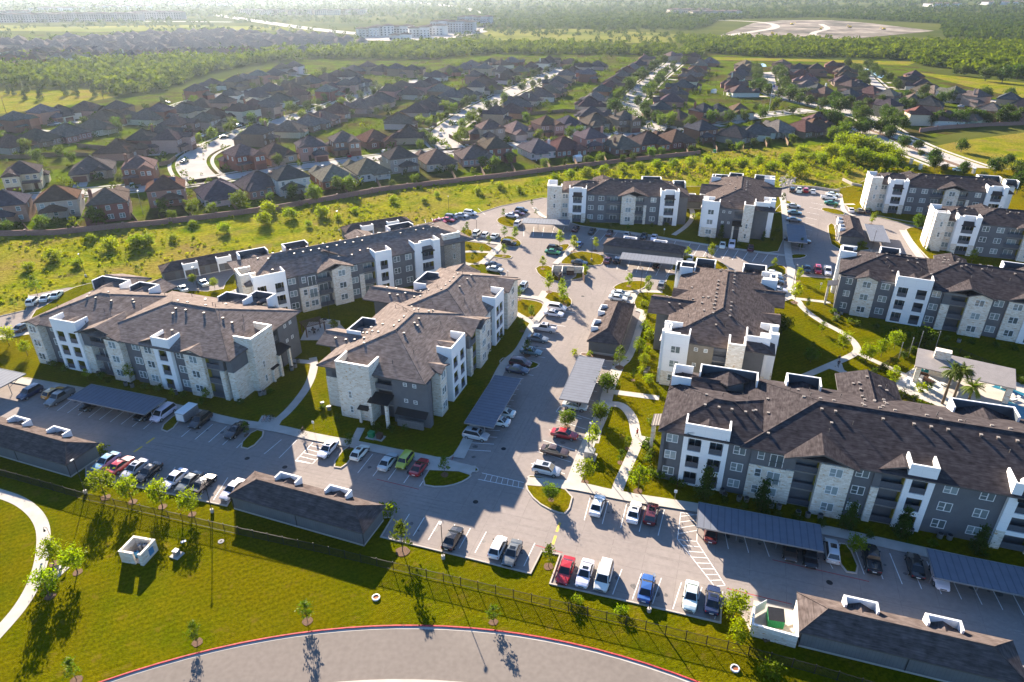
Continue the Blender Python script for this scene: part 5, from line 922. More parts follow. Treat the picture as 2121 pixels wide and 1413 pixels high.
for rowname, pts in {
    'in the row along the pink garden wall': '10,402,0;117,392,0;221,397,2;340,371,0;449,380,1;532,363,3;595,350,0;688,347,1;758,334,1;825,310,0;902,315,1;983,307,3;1024,290,2;1112,293,1;1166,290,3;1222,271,0;1284,285,1;1340,279,3;1396,274,1;1452,255,0;1517,266,1;1565,261,3;1608,254,1;1661,254,1;1697,250,3',
    'in the second row from the wall': '42,344,2;188,334,3;285,332,2;503,307,2;571,304,1;642,289,0;712,280,2;776,275,1;851,267,3;1009,259,3;1016,254,0;1072,258,1;1134,247,2;1180,246,1;1236,242,3;1295,237,2;1407,234,1;1460,220,0;1490,223,3;1533,220,1',
    'left of the curved street': '251,297,3;299,275,0;340,265,2;17,285,1;73,273,1;136,263,3;190,252,1;34,237,2;88,222,0;127,225,3;180,215,1;219,234,3;245,214,0;297,232,1;328,219,0;369,246,2;355,275,2;425,239,0;377,219,3;415,209,1;459,202,0;449,231,3',
    'right of the curved street': '528,263,0;593,256,1;635,244,3;663,234,1;696,220,3;741,211,1;768,203,1;787,198,3;830,240,3;867,219,1;501,219,2;527,211,0;557,211,2;476,188,0;525,188,1;581,199,3;618,187,2;557,177,3;678,180,0;691,176,1;720,168,2;747,163,0;806,179,0;846,184,1;830,171,1;867,171,2;889,165,0',
    'among the hazy houses below the wood': '407,179,0;441,168,3;489,161,0;508,157,2;538,149,2;571,146,1;586,135,0;612,131,2;601,175,1;616,164,1;642,161,3;675,157,1;697,149,1;720,149,3;742,164,2;731,138,1;761,131,0;790,138,3;824,135,2;857,138,2;900,150,1;930,140,3;960,135,1;985,150,0;915,178,1',
    'beside the middle street running away': '940,189,1;964,187,3;900,205,3;924,205,1;886,213,1;988,171,0;1015,173,1;1005,162,3;1025,224,0;1056,220,1;1070,207,3;1088,196,1;1118,188,3;1135,180,1;1147,171,0;1153,162,1;1171,148,0;1185,143,3;1209,132,2;1236,129,1;1214,146,2;1016,124,1;1037,127,3;1062,121,1;1102,132,0;1080,140,1;1054,148,3;1045,156,1;1129,125,2;1142,119,2;1040,140,1;975,128,0;1000,135,2;1180,124,1',
    'in the row left of tree-lined street': '1230,226,1;1225,207,3;1236,196,1;1249,180,0;1268,172,2;1276,164,3;1284,157,1;1292,150,0;1303,142,3;1314,135,1;1327,127,0;1340,117,2',
    'in the row right of tree-lined street': '1367,215,0;1388,198,1;1396,183,3;1412,170,1;1428,160,0;1431,149,3;1439,140,1;1450,129,0;1468,122,1;1394,110,2;1434,112,2',
    'in the short row beside the little pond': '1538,180,1;1524,166,3;1527,156,0;1538,147,1;1540,137,0;1546,128,1',
    'in the right-hand cluster by the ponds': '1618,127,2;1653,135,0;1659,147,1;1669,158,3;1672,170,1;1688,135,2;1693,178,0;1729,130,2;1755,140,1;1759,150,3;1752,160,1;1765,170,0;1785,173,3;1808,183,1;1705,185,2;1759,190,3;1795,202,1;1844,189,0;1837,209,2;1890,199,1;1923,205,3',
    'at the far right before the field': '1893,150,0;1886,158,2;1910,168,1;1922,178,3;1936,182,1;1975,183,2;2021,190,2;2093,196,2;2118,208,1;1903,225,0;1959,235,1;2008,233,3;2028,224,1;2051,218,0;2107,226,1;1700,240,3'}.items():
    for s_ in pts.split(';'):
        a, b, k = s_.split(','); house(float(a), float(b), int(k), rowname)
struct('driveway', DRV.mesh('driveway', M['walk']))
for i in (3, 30, 55, 74, 82):
    o = HOUSES[i]
    for j in range(2): q = part('solar_panel', SOLAR, o, (-2 + 3.4 * j, 2.4, 8.0 if 'two' in o['label'] else 5.4)); q.rotation_euler = (-.5, 0, 0)
def inpoly_(rg, poly, step):
    P = GL(poly); x0, x1 = min(p[0] for p in P), max(p[0] for p in P); y0, y1 = min(p[1] for p in P), max(p[1] for p in P); out = []; y = y0
    while y < y1:
        x = x0
        while x < x1:
            q = (x + rg.uniform(-2, 2), y + rg.uniform(-2, 2) + (x - x0) * .0); ins = False
            for i in range(len(P)):
                a, b = P[i], P[(i + 1) % len(P)]
                if (a[1] > q[1]) != (b[1] > q[1]) and q[0] < (b[0] - a[0]) * (q[1] - a[1]) / (b[1] - a[1]) + a[0]: ins = not ins
            u, v = PX(*q)
            if ins and -60 < u < 2180: out.append(q)
            x += step
        y += step * 1.35
    return out
# far subdivision: nearest houses one by one, the remainder as one mass
far = []
for r_, (xa, ya, xb, yb, n) in enumerate([(0, 121, 170, 116, 13), (20, 113, 330, 108, 22), (0, 105, 420, 98, 28), (60, 97, 520, 92, 30), (120, 90, 600, 86, 30), (340, 106, 640, 100, 20), (430, 83, 700, 78, 18), (0, 90, 110, 88, 8), (200, 83, 420, 80, 16), (520, 96, 740, 84, 12)]):
    for i in range(n): far.append((xa + (xb - xa) * i / n + R_.uniform(-3, 3), ya + (yb - ya) * i / n + R_.uniform(-1.2, 1.2)))
far.sort(key=lambda t: -t[1]); FARM = [MB(), MB()]; nfar = 0
for i, (a, b) in enumerate(far):
    if i < 62: house(a, b, R_.choice([0, 1, 2, 3]), 'in the hazy subdivision beyond the wood', f=0, rot=R_.choice([.2, 1.77, 3.3, 4.9]) + R_.uniform(-.2, .2), sc=1.15)
    else:
        x, y = G(a, b, 7); T = Matrix.Translation((x, y, .1)) @ Matrix.Rotation(R_.uniform(0, 6.3), 4, 'Z'); w = R_.uniform(5.5, 7.5); d = R_.uniform(6, 9); h = R_.choice([3.2, 6, 6])
        FARM[0].T = T; hip(FARM[0], -w, w, -d, d, 'y' if d > w else 'x', 1, 1, h, .6, .2, 0, 0, 1); FARM[0].prism([(-w + .4, -d + .4), (w - .4, -d + .4), (w - .4, d - .4), (-w + .4, d - .4)], 0, h - .1, 1)
for a in inpoly_(random.Random(9), [(-40, 121), (180, 120), (430, 112), (650, 103), (760, 90), (640, 74), (430, 70), (110, 84), (-40, 92)], 18.5):
    if random.Random(a[0]).random() < .2: continue
    x, y = a; T = Matrix.Translation((x, y, .1)) @ Matrix.Rotation(R_.choice([.3, 1.87]) + R_.uniform(-.15, .15), 4, 'Z'); w = R_.uniform(5.5, 7.5); d = R_.uniform(6, 9); h = R_.choice([3.2, 6, 6])
    FARM[0].T = T; hip(FARM[0], -w, w, -d, d, 'y' if d > w else 'x', 1, 1, h, .6, .2, 0, 0, 1); FARM[0].prism([(-w + .4, -d + .4), (w - .4, -d + .4), (w - .4, d - .4), (-w + .4, d - .4)], 0, h - .1, 1)
struct('distant_houses', FARM[0].mesh('distant_houses', [M['shingle3'], mat('far_wall', (.35, .29, .23), var=.4, scale=.02, world=True)]), 'stuff', 'mass of small hazy houses beyond the wood')
# far apartment buildings, white block under construction and low sheds
def farblock(label, px, py, w, d, h, rot, col, name='apartment_building'):
    x, y = G(px, py); o = thing(name, label, 'building', (x, y, .1), rot, 'hazy distant blocks'); n = max(2, int(w / 14))
    m = MB()
    for i in range(n): a = -w / 2 + w * i / n; m.box(a, -d / 2 - (1.5 if i % 2 else 0), 0, a + w / n - .4, d / 2, h + (1 if i % 2 else 0))
    part('wall', m.mesh('wall', mat('far_wall_' + str(len(ALL)), col, var=.15, scale=.1)), o); m = MB()
    for i in range(n): a = -w / 2 + w * i / n; hip(m, a - .6, a + w / n + .3, -d / 2 - 2, d / 2 + .7, 'y', 1, 1, h + (1.06 if i % 2 else .06), .25, .3, 0, 0, 0)
    part('roof', m.mesh('roof', M['shingle']), o); m = MB()
    for i in range(n * 3):
        for z in range(int(h / 3.2)): a = -w / 2 + w * (i + .5) / (n * 3); m.box(a - .9, -d / 2 - 1.75, z * 3.2 + 1, a + .9, -d / 2 - (1.2 if (i // 3) % 2 else -.3), z * 3.2 + 2.5)
    part('window_grid', m.mesh('window_grid', M['dkglass']), o)
for i, (a, b, w, d, h, rt) in enumerate([(65, 46, 110, 22, 14, .1), (160, 44, 100, 22, 14, .05), (245, 44, 100, 24, 14, .0), (330, 40, 110, 24, 14, -.05), (20, 36, 90, 20, 12, .1)]): farblock('grey four-storey apartment block in the haze beyond the subdivision', a, b, w, d, h, rt, (.24, .23, .22))
for i, (a, b, w, d, h, rt) in enumerate([(762, 76, 30, 18, 11, .4), (795, 74, 32, 22, 13, .15), (835, 73, 30, 20, 12, -.3), (868, 76, 30, 22, 12, .2), (902, 72, 34, 20, 12, -.3), (830, 82, 30, 11, 6, 0.)]): farblock('bright white unfinished apartment block on the pale building site', a, b, w, d, h, rt, (.56, .54, .51))
for i, (a, b, w, d, h, rt) in enumerate([(940, 66, 70, 24, 15, -.2), (985, 54, 60, 24, 15, -.3)]): farblock('grey-blue wrapped apartment block beside the white unfinished ones', a, b, w, d, h, rt, (.25, .29, .34))
for i, (a, b, w, d, h, rt) in enumerate([(520, 30, 60, 22, 10, 0), (570, 31, 60, 22, 10, 0), (625, 31, 60, 22, 10, 0), (680, 31, 60, 22, 10, 0), (735, 30, 60, 22, 10, 0)]): farblock('tan low block in the row along the highway, lost in haze', a, b, w, d, h, rt, (.42, .36, .28))
for i, (a, b, w, d, h, rt) in enumerate([(1428, 28, 110, 40, 9, .1), (1480, 31, 120, 40, 8, .05)]): farblock('flat pale school-like building at the edge of the distant wood', a, b, w, d, h, rt, (.5, .42, .34))
for a, b, w in ((250, 20, 160), (120, 24, 120), (420, 14, 180), (2080, 10, 160), (1950, 14, 90)): farblock('long pale warehouse far off in the haze', a, b, w, 60, 9, .05, (.6, .6, .58), 'warehouse')
# ---------------------------------------------------------------- vegetation
def leaves(rng, C, size, flat=0.0):
    """one small quad per centre, random orientation"""
    n = len(C); nr = rng.normal(size=(n, 3)); nr[:, 2] += flat; nr /= np.linalg.norm(nr, axis=1)[:, None]
    t = rng.normal(size=(n, 3)); t -= nr * (t * nr).sum(1)[:, None]; t /= np.linalg.norm(t, axis=1)[:, None]; b = np.cross(nr, t)
    s = (size * rng.uniform(.6, 1.3, n))[:, None]; l = s * rng.uniform(.9, 1.5, n)[:, None]
    V = np.stack([C - t * l - b * s * .35, C - t * l * .2 + b * s * .55, C + t * l, C - t * l * .1 - b * s * .6], 1).reshape(-1, 3)
    return V, np.arange(4 * n).reshape(-1, 4)
def crownpts(rng, shape, h0, h1, r, n, ncl):
    """leaf centres in clumps through the crown volume"""
    cl = []; c = (h0 + h1) / 2; rz = (h1 - h0) / 2
    while len(cl) < ncl:
        p = rng.uniform(-1, 1, 3); z = (p[2] + 1) / 2
        if shape == 'ball':
            if not .25 < np.linalg.norm(p) < 1: continue
            w = 1
        elif shape == 'cone': w = 1.0 - .93 * z; p[:2] *= w; 
        elif shape == 'slim': w = sin(pi * min(1, .12 + .9 * z)) ** .7; p[:2] *= w
        elif shape == 'vase': w = .45 + .65 * z; p[:2] *= w; 
        if shape != 'ball' and hypot(p[0], p[1]) > w: continue
        cl.append((p[0] * r, p[1] * r, c + p[2] * rz))
    cl = np.array(cl); k = rng.integers(0, ncl, n); sp = r * {'ball': .26, 'cone': .22, 'slim': .30, 'vase': .24}[shape]
    cs = rng.uniform(.6, 1.25, ncl)
    P = cl[k] + rng.normal(size=(n, 3)) * (sp * cs[k])[:, None] * np.array([1, 1, .8]); P[:, 2] = np.maximum(P[:, 2], h0 * .75); return P
def treekit(seed, shape, h0, h1, r, n, ncl, leaf, lmat, trunk=.09):
    rng = np.random.default_rng(seed); P = crownpts(rng, shape, h0, h1, r, n, ncl); V, F = leaves(rng, P, leaf); cm = npmesh('crown', V, F, M[lmat])
    tm = MB(); top = h0 + (h1 - h0) * .75
    tm.cyl((0, 0, -.1), (.03, .02, h0), trunk * 1.15, trunk * .8, 7); tm.cyl((.03, .02, h0), (0, 0, top), trunk * .8, trunk * .2, 6)
    for i in range(5):
        a = rng.uniform(0, 6.28); z = h0 + (top - h0) * rng.uniform(.0, .5); tm.cyl((.02, .01, z), (cos(a) * r * .65, sin(a) * r * .65, z + r * .6), trunk * .4, trunk * .12, 5)
    return tm.mesh('trunk', M['bark']), cm
KT = {'young': [treekit(s, 'slim', 1.1, 4.3, .95, 620, 26, .15, 'leaf_y', .05) for s in (1, 2, 3)], 'dusty': [treekit(s, 'slim', 1.0, 4.0, .85, 420, 20, .15, 'leaf_m', .05) for s in (4, 5)],
      'bushy': [treekit(s, 'ball', 1.5, 5.2, 1.65, 1000, 38, .18, 'leaf_y', .09) for s in (6, 7, 8)], 'round': [treekit(s, 'ball', 1.0, 4.6, 1.8, 1500, 60, .19, 'leaf_m', .10) for s in (9, 10)],
      'oak': [treekit(s, 'ball', 1.6, 7.2, 3.2, 1900, 55, .30, 'leaf_d', .18) for s in (11, 12, 13)], 'elm': [treekit(s, 'vase', 1.6, 6.6, 2.6, 1500, 45, .27, 'leaf_m', .14) for s in (14, 15)],
      'cone': [treekit(s, 'cone', .4, 5.6, 1.55, 1300, 60, .17, 'leaf_d', .08) for s in (16, 17)], 'bigy': [treekit(s, 'ball', .8, 8.2, 4.0, 2600, 70, .30, 'leaf_y', .2) for s in (18, 19)],
      'shrub': [treekit(s, 'ball', .1, 1.25, .75, 320, 16, .12, 'leaf_m', .03) for s in (20, 21)], 'shruby': [treekit(s, 'ball', .1, 1.25, .8, 320, 16, .12, 'leaf_y', .03) for s in (22, 23)], 'mbush': [treekit(s, 'ball', .1, 3.4, 1.9, 1300, 36, .20, 'leaf_y', .06) for s in (24, 25, 26)], 'cedar': [treekit(s, 'cone', .3, 5.0, 1.9, 900, 34, .26, 'leaf_d', .1) for s in (27, 28)], 'yellow': [treekit(29, 'ball', 1.2, 4.0, 1.5, 700, 26, .19, 'leaf_y', .07)]}
KNAME = {'shrub': ('shrub', 'shrub'), 'shruby': ('shrub', 'shrub'), 'mbush': ('meadow_bush', 'bush')}
QT = []
def tree(*a): QT.append(a)
def tree_(kit, px, py, h, label, group, z=.12, bed=False):
    v = KT[kit]; tm, cm = R_.choice(v); x, y = G(px, py); full = {'young': 4.4, 'dusty': 4.1, 'bushy': 5.5, 'round': 4.8, 'oak': 7.5, 'elm': 6.9, 'cone': 5.8, 'bigy': 8.4, 'shrub': 1.35, 'shruby': 1.35, 'mbush': 3.6, 'cedar': 5.2, 'yellow': 4.2}[kit]
    nm, ct = KNAME.get(kit, ('tree', 'tree')); s = h / full
    o = thing(nm, label, ct, (x, y, z), R_.uniform(0, 6.28), group, scale=(s * R_.uniform(.93, 1.1), s * R_.uniform(.93, 1.1), s)); part('trunk' if ct == 'tree' else 'stem', tm, o); part('crown' if ct == 'tree' else 'foliage', cm, o)
    if bed: part('mulch_bed', BED, o, (0, 0, .02))
    return o
bm_ = MB(); bm_.prism([(.75 * cos(t) * (1 + .08 * sin(5 * t)), .75 * sin(t) * (1 + .08 * cos(4 * t)), ) for t in np.linspace(0, 2 * pi, 16)[:-1]], -.05, .02); BED = bm_.mesh('mulch_bed', M['mulch'])
def trees(kit, label, group, pts, bed=False, z=.14):
    for p in pts.split(';'):
        a, b, h = p.split(','); tree(kit, float(a), float(b), float(h), label, group, z, bed)
GY = 'young trees of the apartment grounds'; GS_ = 'shrubs of the apartment grounds'
trees('bushy', 'bright leafy young tree beside the curved white path', GY, '104,1236,4.6;161,1186,4.4;112,1168,4.4', True, .03); trees('dusty', 'thin dusty sapling on mulch above the red kerb', GY, '409,1331,3.5;637,1287,3.5;1022,1289,3', True, .03); trees('dusty', 'small round-bedded sapling on the bottom lawn', GY, '159,1409,3.4', True, .03)
trees('bushy', 'bright leafy tree between parked cars and the iron fence', GY, '219,1031,5.2;275,1040,4.7;337,1050,4.9;398,1066,4.5', True, .03); trees('dusty', 'slim tree at the garage corner beside the fence row stalls', GY, '834,1143,5.2', True, .03); trees('dusty', 'small tree on the kerbed peninsula between stalls', GY, '1136,1174,3.7', True, .03)
trees('round', 'small dark round-headed tree on a kerbed island', GY, '1141,1037,3.1;1174,884,3.4', True); trees('bushy', 'bright green tree shading the lawn by the winding white walk', GY, '1211,1000,4.6;1321,1019,5', True); trees('bushy', 'bright green tree touching the dumpster enclosure', GY, '1519,1283,4.9;1526,1333,4', False, .03)
trees('shruby', 'low spiky shrub on the grass strip inside the fence', GS_, '1196,1248,1.2;1287,1270,1.3;1595,1401,2.2', False, .03); trees('cone', 'dark pyramid-shaped tree standing before the lower right block', GY, '1459,1036,6;1575,1058,5.6;1754,1099,5;1863,1115,5.4;2020,1149,5')
trees('yellow', 'small tree on the shaded island by the black pickup', GY, '1768,1147,3'); trees('round', 'dense column-like tree beside the striped carport walk', GY, '1243,874,4;1258,813,4.2'); trees('young', 'tall slim tree beside the lamp post on the white walk', GY, '1226,927,4.8')
trees('dusty', 'airy small tree inside the loop of the winding walk', GY, '1285,960,2.8;1300,931,2.6;1311,789,2.6;1283,763,4.8', True); trees('bushy', 'bright bushy tree against the end-on cream block', GY, '1323,735,4;1333,760,3.2;1345,800,2.6'); trees('young', 'slender bright young tree on an island in the sunny lot', GY, '1137,606,5.2;1163,614,4.6;1168,633,4.6;1302,594,3.6;1124,558,3.6;1159,513,5.2;1188,522,4.8;1233,520,4;1422,543,4.4;1472,536,4.5;1044,532,3.7;1067,499,4.2', True)
trees('dusty', 'small young tree on the lawn east of the middle block', GY, '1075,622,3.8;1101,658,3.2;1081,687,3.4;1092,738,3.6', True); trees('young', 'bright broad young tree beside a lamp post near the end-on block', GY, '1341,611,5'); trees('dusty', 'little tree on the lawn islands north of the brown roof', GY, '968,480,3.2;962,501,4.6;1013,509,3;998,527,2.6;979,541,2.4;1045,492,3.6;1043,452,3;1101,428,2.8;1110,448,2.6')
trees('young', 'bright young tree between the lots at right', GY, '1602,558,3.2;1645,628,5.2;1653,584,4;1598,607,3.2;1621,418,3.4;1804,465,3.6;1729,435,2.6;1915,504,4.6', True); trees('dusty', 'reddish small tree along the winding lawn walk', GY, '1671,639,2.8;1668,659,2.2;1681,731,2.6;1701,691,3'); trees('round', 'darker tree on the lawn facing the right block', GY, '1617,693,4.8;1901,476,5;1913,720,4.6;1678,752,3.4')
trees('bushy', 'bright round tree near the pool fence and path fork', GY, '1746,724,4.2;1824,741,4.4;1851,724,4.6;1792,752,4.4'); trees('young', 'slim tree standing at the pool fence corner', GY, '1844,802,4.6;2011,546,4'); trees('cone', 'dark small evergreen by the far end-on block', GY, '1492,497,4.6;1580,501,3.2;1658,515,3.2')
trees('bushy', 'bright tree at the left end of the lower left block', GY, '20,717,4.6;58,738,3.8'); trees('dusty', 'small tree on the grass behind the lower left block', GY, '32,643,3;289,575,3.2;78,612,5;222,575,2.4'); trees('young', 'small tree in the shaded bed before the lower left block', GY, '272,792,4;430,832,2.8;183,789,2.6;360,826,2.2'); trees('bushy', 'bright shrub-like tree in the court between two brown roofs', GY, '693,687,2.8;445,598,3;401,590,3')
trees('dusty', 'thin tree on the shaded corner lawn by the kerb return', GY, '921,985,3.4;724,928,3;512,903,3', True)
for lb, k, pts in (('rounded shrub in the bed along the lower right block', 'shrub', '1350,880,1.6;1341,925,2;1345,945,1.6;1340,962,1.5;1352,985,1.5;1372,992,1.6;1392,1000,1.2;1410,1010,1.3;1500,1040,1.2;1540,1052,1.2;1610,1070,1.2;1650,1078,1.2;1700,1090,1.2;1800,1112,1.2;1930,1135,1.2'), ('sunlit hedge shrub beside the end-on cream block', 'shruby', '1332,634,1.6;1340,657,1.6;1337,682,2;1345,702,2.2;1330,770,1.5;1340,790,1.4;1338,730,1.6;1212,563,1.8;1137,573,1.5;1190,735,1.2;1220,738,1.2;1275,745,1.2'), ('dark shrub at the foot of the middle block', 'shrub', '905,850,1.2;925,820,1.2;945,800,1.4;975,770,1.2;990,757,1.2;1010,732,1.3;1035,705,1.4;670,850,1.2;780,890,1.6;810,895,1.3;840,890,1.2;700,870,1.3;725,858,1.2'),
                   ('dark shrub in the bed before the lower left block', 'shrub', '110,760,1.3;135,768,1.2;210,785,1.5;225,792,1.3;300,808,1.4;330,812,1.4;380,825,1.3;420,838,1.2;500,838,1.2;560,815,1.2'), ('clipped shrub along the right block facing the lawn', 'shrub', '1725,650,1.5;1730,665,1.4;1760,670,1.2;1775,675,1.4;1815,683,1.3;1850,690,1.3;1880,697,1.3;1920,702,1.5;1960,706,1.3;2010,712,1.4;2060,720,1.4;2100,726,1.5'), ('bush at the garage end by the fence row', 'shruby', '802,1068,2.2;211,942,1.9;1783,512,2;1756,519,1.6;1834,532,2;1442,455,2.4'), ('shrub along the foot of the far block', 'shrub', '1216,464,1.8;1265,470,1.2;1300,473,1.2;1350,470,1.3;1380,470,1.4;1420,460,1.5;1465,500,1.3;1530,508,1.2;1600,498,1.4;1610,480,1.4'), ('clipped shrub before the far corner blocks', 'shrub', '1800,440,1.3;1815,446,1.3;1850,452,1.2;1890,458,1.2;1930,462,1.2;1960,530,1.5;1975,545,1.4;1920,520,1.5;2060,560,1.5')): trees(k, lb, GS_, pts)
trees('mbush', 'bright feathery bush standing in the scruffy meadow', 'bushes in the meadow', '228,517,4;285,514,4;302,511,4.2;112,541,3.6;465,483,3.4;547,466,4.4;557,442,4.2;601,453,3.8;669,449,3.8;815,420,2.6;700,455,2;735,440,2;880,420,2.2;905,408,2;990,402,2.6;1035,392,2.8;1075,398,2.4;160,552,2.6;190,500,2.4;360,500,2.4;400,470,2.2;640,470,2.2;60,560,2.6', z=.02)
trees('bigy', 'big bright yellow-green tree in the thicket by the collector road', 'thicket trees', '1650,366,6.5;1745,310,8;1770,318,8.5;1800,322,8.5;1828,330,8;1752,335,7.5;1785,342,7;1815,348,6.5;1720,325,6;1700,340,5;1735,352,5;1850,340,7;1840,352,5.5', z=.02)
trees('mbush', 'low bright willow bush along the ditch behind the far blocks', 'bushes in the meadow', '1150,375,3;1180,368,3.4;1215,364,3.6;1250,360,3.6;1290,357,3.8;1325,354,3.8;1360,350,4;1395,348,4;1430,344,4;1465,342,4;1500,346,4;1535,345,4.2;1570,342,4.2;1600,352,4;1625,338,4.5;1655,335,4.4;1685,333,4.4;1660,318,4', z=.02)
trees('cedar', 'dark lone cedar in the pale field by the wood', 'cedars in the field', '55,190,7;85,207,6;137,198,6.5;157,190,6;197,200,6.5;52,207,5;18,195,5;162,200,4.5;30,197,4;217,193,5', z=.02); trees('oak', 'dark round tree on the open field at right', 'field trees', '2040,168,11;2075,172,12;2105,165,12;1995,158,8;1978,156,6;2060,360,6.5;1935,352,5.5;2085,345,5;1990,315,6;2110,370,7', z=.02)
trees('oak', 'dark round tree in the planted median of the collector road', 'median trees', '1932,345,7;1868,310,6.5;1955,355,3;1995,362,5;2035,372,3;2105,402,7.5;1905,325,3;1900,312,5', z=.15)
W1 = 'trees by the garden wall'; trees('round', 'round pale-tipped tree leaning over the pink garden wall', W1, '499,433,6.4;654,420,6.6;703,398,6;202,467,6.4;724,400,6.6;577,345,5.4;1026,350,5.4', z=.02)
trees('elm', 'yard tree behind the pink garden wall', W1, '401,447,5.4;441,445,4;360,457,3.4;340,440,4.6;607,414,5.4;92,480,5;860,382,4;812,392,3.4;1000,347,4.4;934,359,3.4;1243,337,4.4;1215,340,3.6;1128,350,4.2;1348,329,5;1057,340,4.6;1170,345,3;1310,335,4;1290,338,3.6;1370,326,4.4;1530,315,4.6;1560,305,4;1590,300,3.6;1508,308,4;1430,318,3.6;1640,300,5;1720,292,7;1745,285,7.5;650,405,3.6;560,420,3.6;20,485,4', z=.02)
trees('elm', 'leafy yard tree among the near houses', 'yard trees', '78,338,6;58,316,6;126,326,5;150,340,5.4;367,304,5.6;272,258,5;250,275,5;395,280,5;352,250,5;430,270,4.6;480,262,5;510,250,5;600,232,6;640,226,5;470,240,5;215,356,3.6;250,382,4;540,345,4;1090,253,5.4;1060,262,3.6;921,236,7.5;870,262,5.4;890,296,5;870,310,4.4;1115,290,5;1180,285,5.4;1200,282,5;1150,300,4;1250,262,4.6;1300,252,4;990,262,5;1010,285,5;1310,184,8;1270,200,7;1290,196,6;1250,215,5;800,235,5;780,240,4.6;745,235,4.6;730,243,4.4', z=.02)
# street trees, both sides of the suburban streets, nearest first
NST = [0]
def streettrees(key, step, kit, hh, label, a=0.0, b=1.0, off=8.0):
    P = SPTS[key]; n = len(P); acc = 0
    for i in range(int(n * a), int(n * b) - 1):
        acc += hypot(P[i + 1][0] - P[i][0], P[i + 1][1] - P[i][1])
        if acc > step:
            acc = 0; dx, dy = P[i + 1][0] - P[i][0], P[i + 1][1] - P[i][1]; l = hypot(dx, dy)
            for sg in (1, -1):
                if R_.random() < .2: continue
                x = P[i][0] - dy / l * sg * (off + R_.uniform(-.6, 2.5)) + R_.uniform(-2, 2); y = P[i][1] + dx / l * sg * (off + R_.uniform(-.6, 2.5)) + R_.uniform(-2, 2); q = PX(x, y)
                if -20 < q[0] < 2140: tree(R_.choice(kit), q[0], q[1], R_.uniform(*hh), label, 'street trees', .02); NST[0] += 1
streettrees('s3', 13, ['oak', 'oak', 'elm'], (6, 9), 'dark street tree along the straight street between house rows'); streettrees('s2', 13, ['elm', 'round', 'oak'], (4.5, 7), 'street tree along the middle suburban street'); streettrees('s4', 9, ['oak'], (6.5, 9), 'dark green tree around the flagpole green and pond street'); streettrees('s7', 13, ['oak'], (6, 8.5), 'dark street tree at the far right houses'); streettrees('s1', 14, ['elm', 'round'], (4.5, 6.5), 'street tree along the curved white street', .25); streettrees('s6', 11, ['oak', 'elm'], (5, 8), 'street tree before the gabled houses near the flagpole'); streettrees('s5', 22, ['elm'], (5, 7), 'tree beside the street below the wood'); streettrees('s8', 14, ['oak'], (6, 8), 'tree by the small ponds')
for i in range(16): a = R_.uniform(1700, 1850); tree('oak', a, 262 + (a - 1700) * .1 + R_.uniform(-10, 12), R_.uniform(6, 9), 'dark tree in the belt between the houses and the collector road', 'belt trees', .02)
for i in range(14): a = 1930 + i * 14 + R_.uniform(-5, 5); tree('oak', a, 262 - (a - 1930) * .06 + R_.uniform(-5, 5), R_.uniform(6, 9), 'dark tree in the belt along the far right garden wall', 'belt trees', .02)
QT.sort(key=lambda a: -a[3] / (70 ** 2 + hypot(*G(a[1], a[2])) ** 2) ** .5)
FARV = []; nt_ = 0
for a in QT:
    if a[0] in KNAME: tree_(*a); continue
    nt_ += 1
    if nt_ <= 298: tree_(*a); continue
    tm, cm = R_.choice(KT[a[0]]); x, y = G(a[1], a[2]); v = np.zeros(len(cm.vertices) * 3, np.float32); cm.vertices.foreach_get('co', v); v = v.reshape(-1, 3); k = a[3] / 7.0 if a[0] in ('oak', 'elm') else a[3] / 4.6; t = R_.uniform(0, 6.28); q = v.copy(); q[:, 0] = (v[:, 0] * cos(t) - v[:, 1] * sin(t)) * k + x; q[:, 1] = (v[:, 0] * sin(t) + v[:, 1] * cos(t)) * k + y; q[:, 2] = v[:, 2] * k; FARV.append(q)
if FARV: V_ = np.concatenate(FARV); struct('distant_trees', npmesh('distant_trees', V_, np.arange(len(V_)).reshape(-1, 4), M['leaf_d']), 'stuff', 'small street trees among the farthest houses')
# ---- woods, scrub and meadow tufts: masses nobody would count
def mass(name, label, kitmat, rng, pts, hs, nq, leaf, squash=.8):
    """pts (n,2) ground points, hs heights"""
    n = len(pts); k = rng.integers(0, n, 0); Vs = []; r = hs * .55
    u = rng.normal(size=(n, nq, 3)); u /= np.linalg.norm(u, axis=2)[:, :, None]; u[:, :, 2] = np.abs(u[:, :, 2]) * .9 + .0
    rad = rng.uniform(.55, 1.0, (n, nq, 1)); C = u * rad * np.stack([r, r, hs * squash], 1)[:, None, :]
    C[:, :, 2] += (hs * .12)[:, None]; C[:, :, :2] += pts[:, None, :]
    V, F = leaves(rng, C.reshape(-1, 3), np.repeat(leaf * hs, nq), .5); return struct(name, npmesh(name, V, F, M[kitmat]), 'stuff', label)
def inpoly(rng, poly, step, jit=.45):
    P = np.array(GL(poly)); x0, y0 = P.min(0); x1, y1 = P.max(0); gx, gy = np.meshgrid(np.arange(x0, x1, step), np.arange(y0, y1, step)); q = np.stack([gx.ravel(), gy.ravel()], 1); q += rng.uniform(-jit, jit, q.shape) * step
    ins = np.zeros(len(q), bool); n = len(P)
    for i in range(n):
        a, b = P[i], P[(i + 1) % n]; c = ((a[1] > q[:, 1]) != (b[1] > q[:, 1])); d = (b[0] - a[0]) * (q[:, 1] - a[1]) / (b[1] - a[1] + 1e-9) + a[0]; ins ^= c & (q[:, 0] < d)
    q = q[ins]; w = F_PX(q); return q[w]
def F_PX(q):
    d = CAMH; z = q[:, 1] * CS + d * SN; x = CX + FPX * q[:, 0] / z; return (x > -140) & (x < 2260)
rng = np.random.default_rng(5)
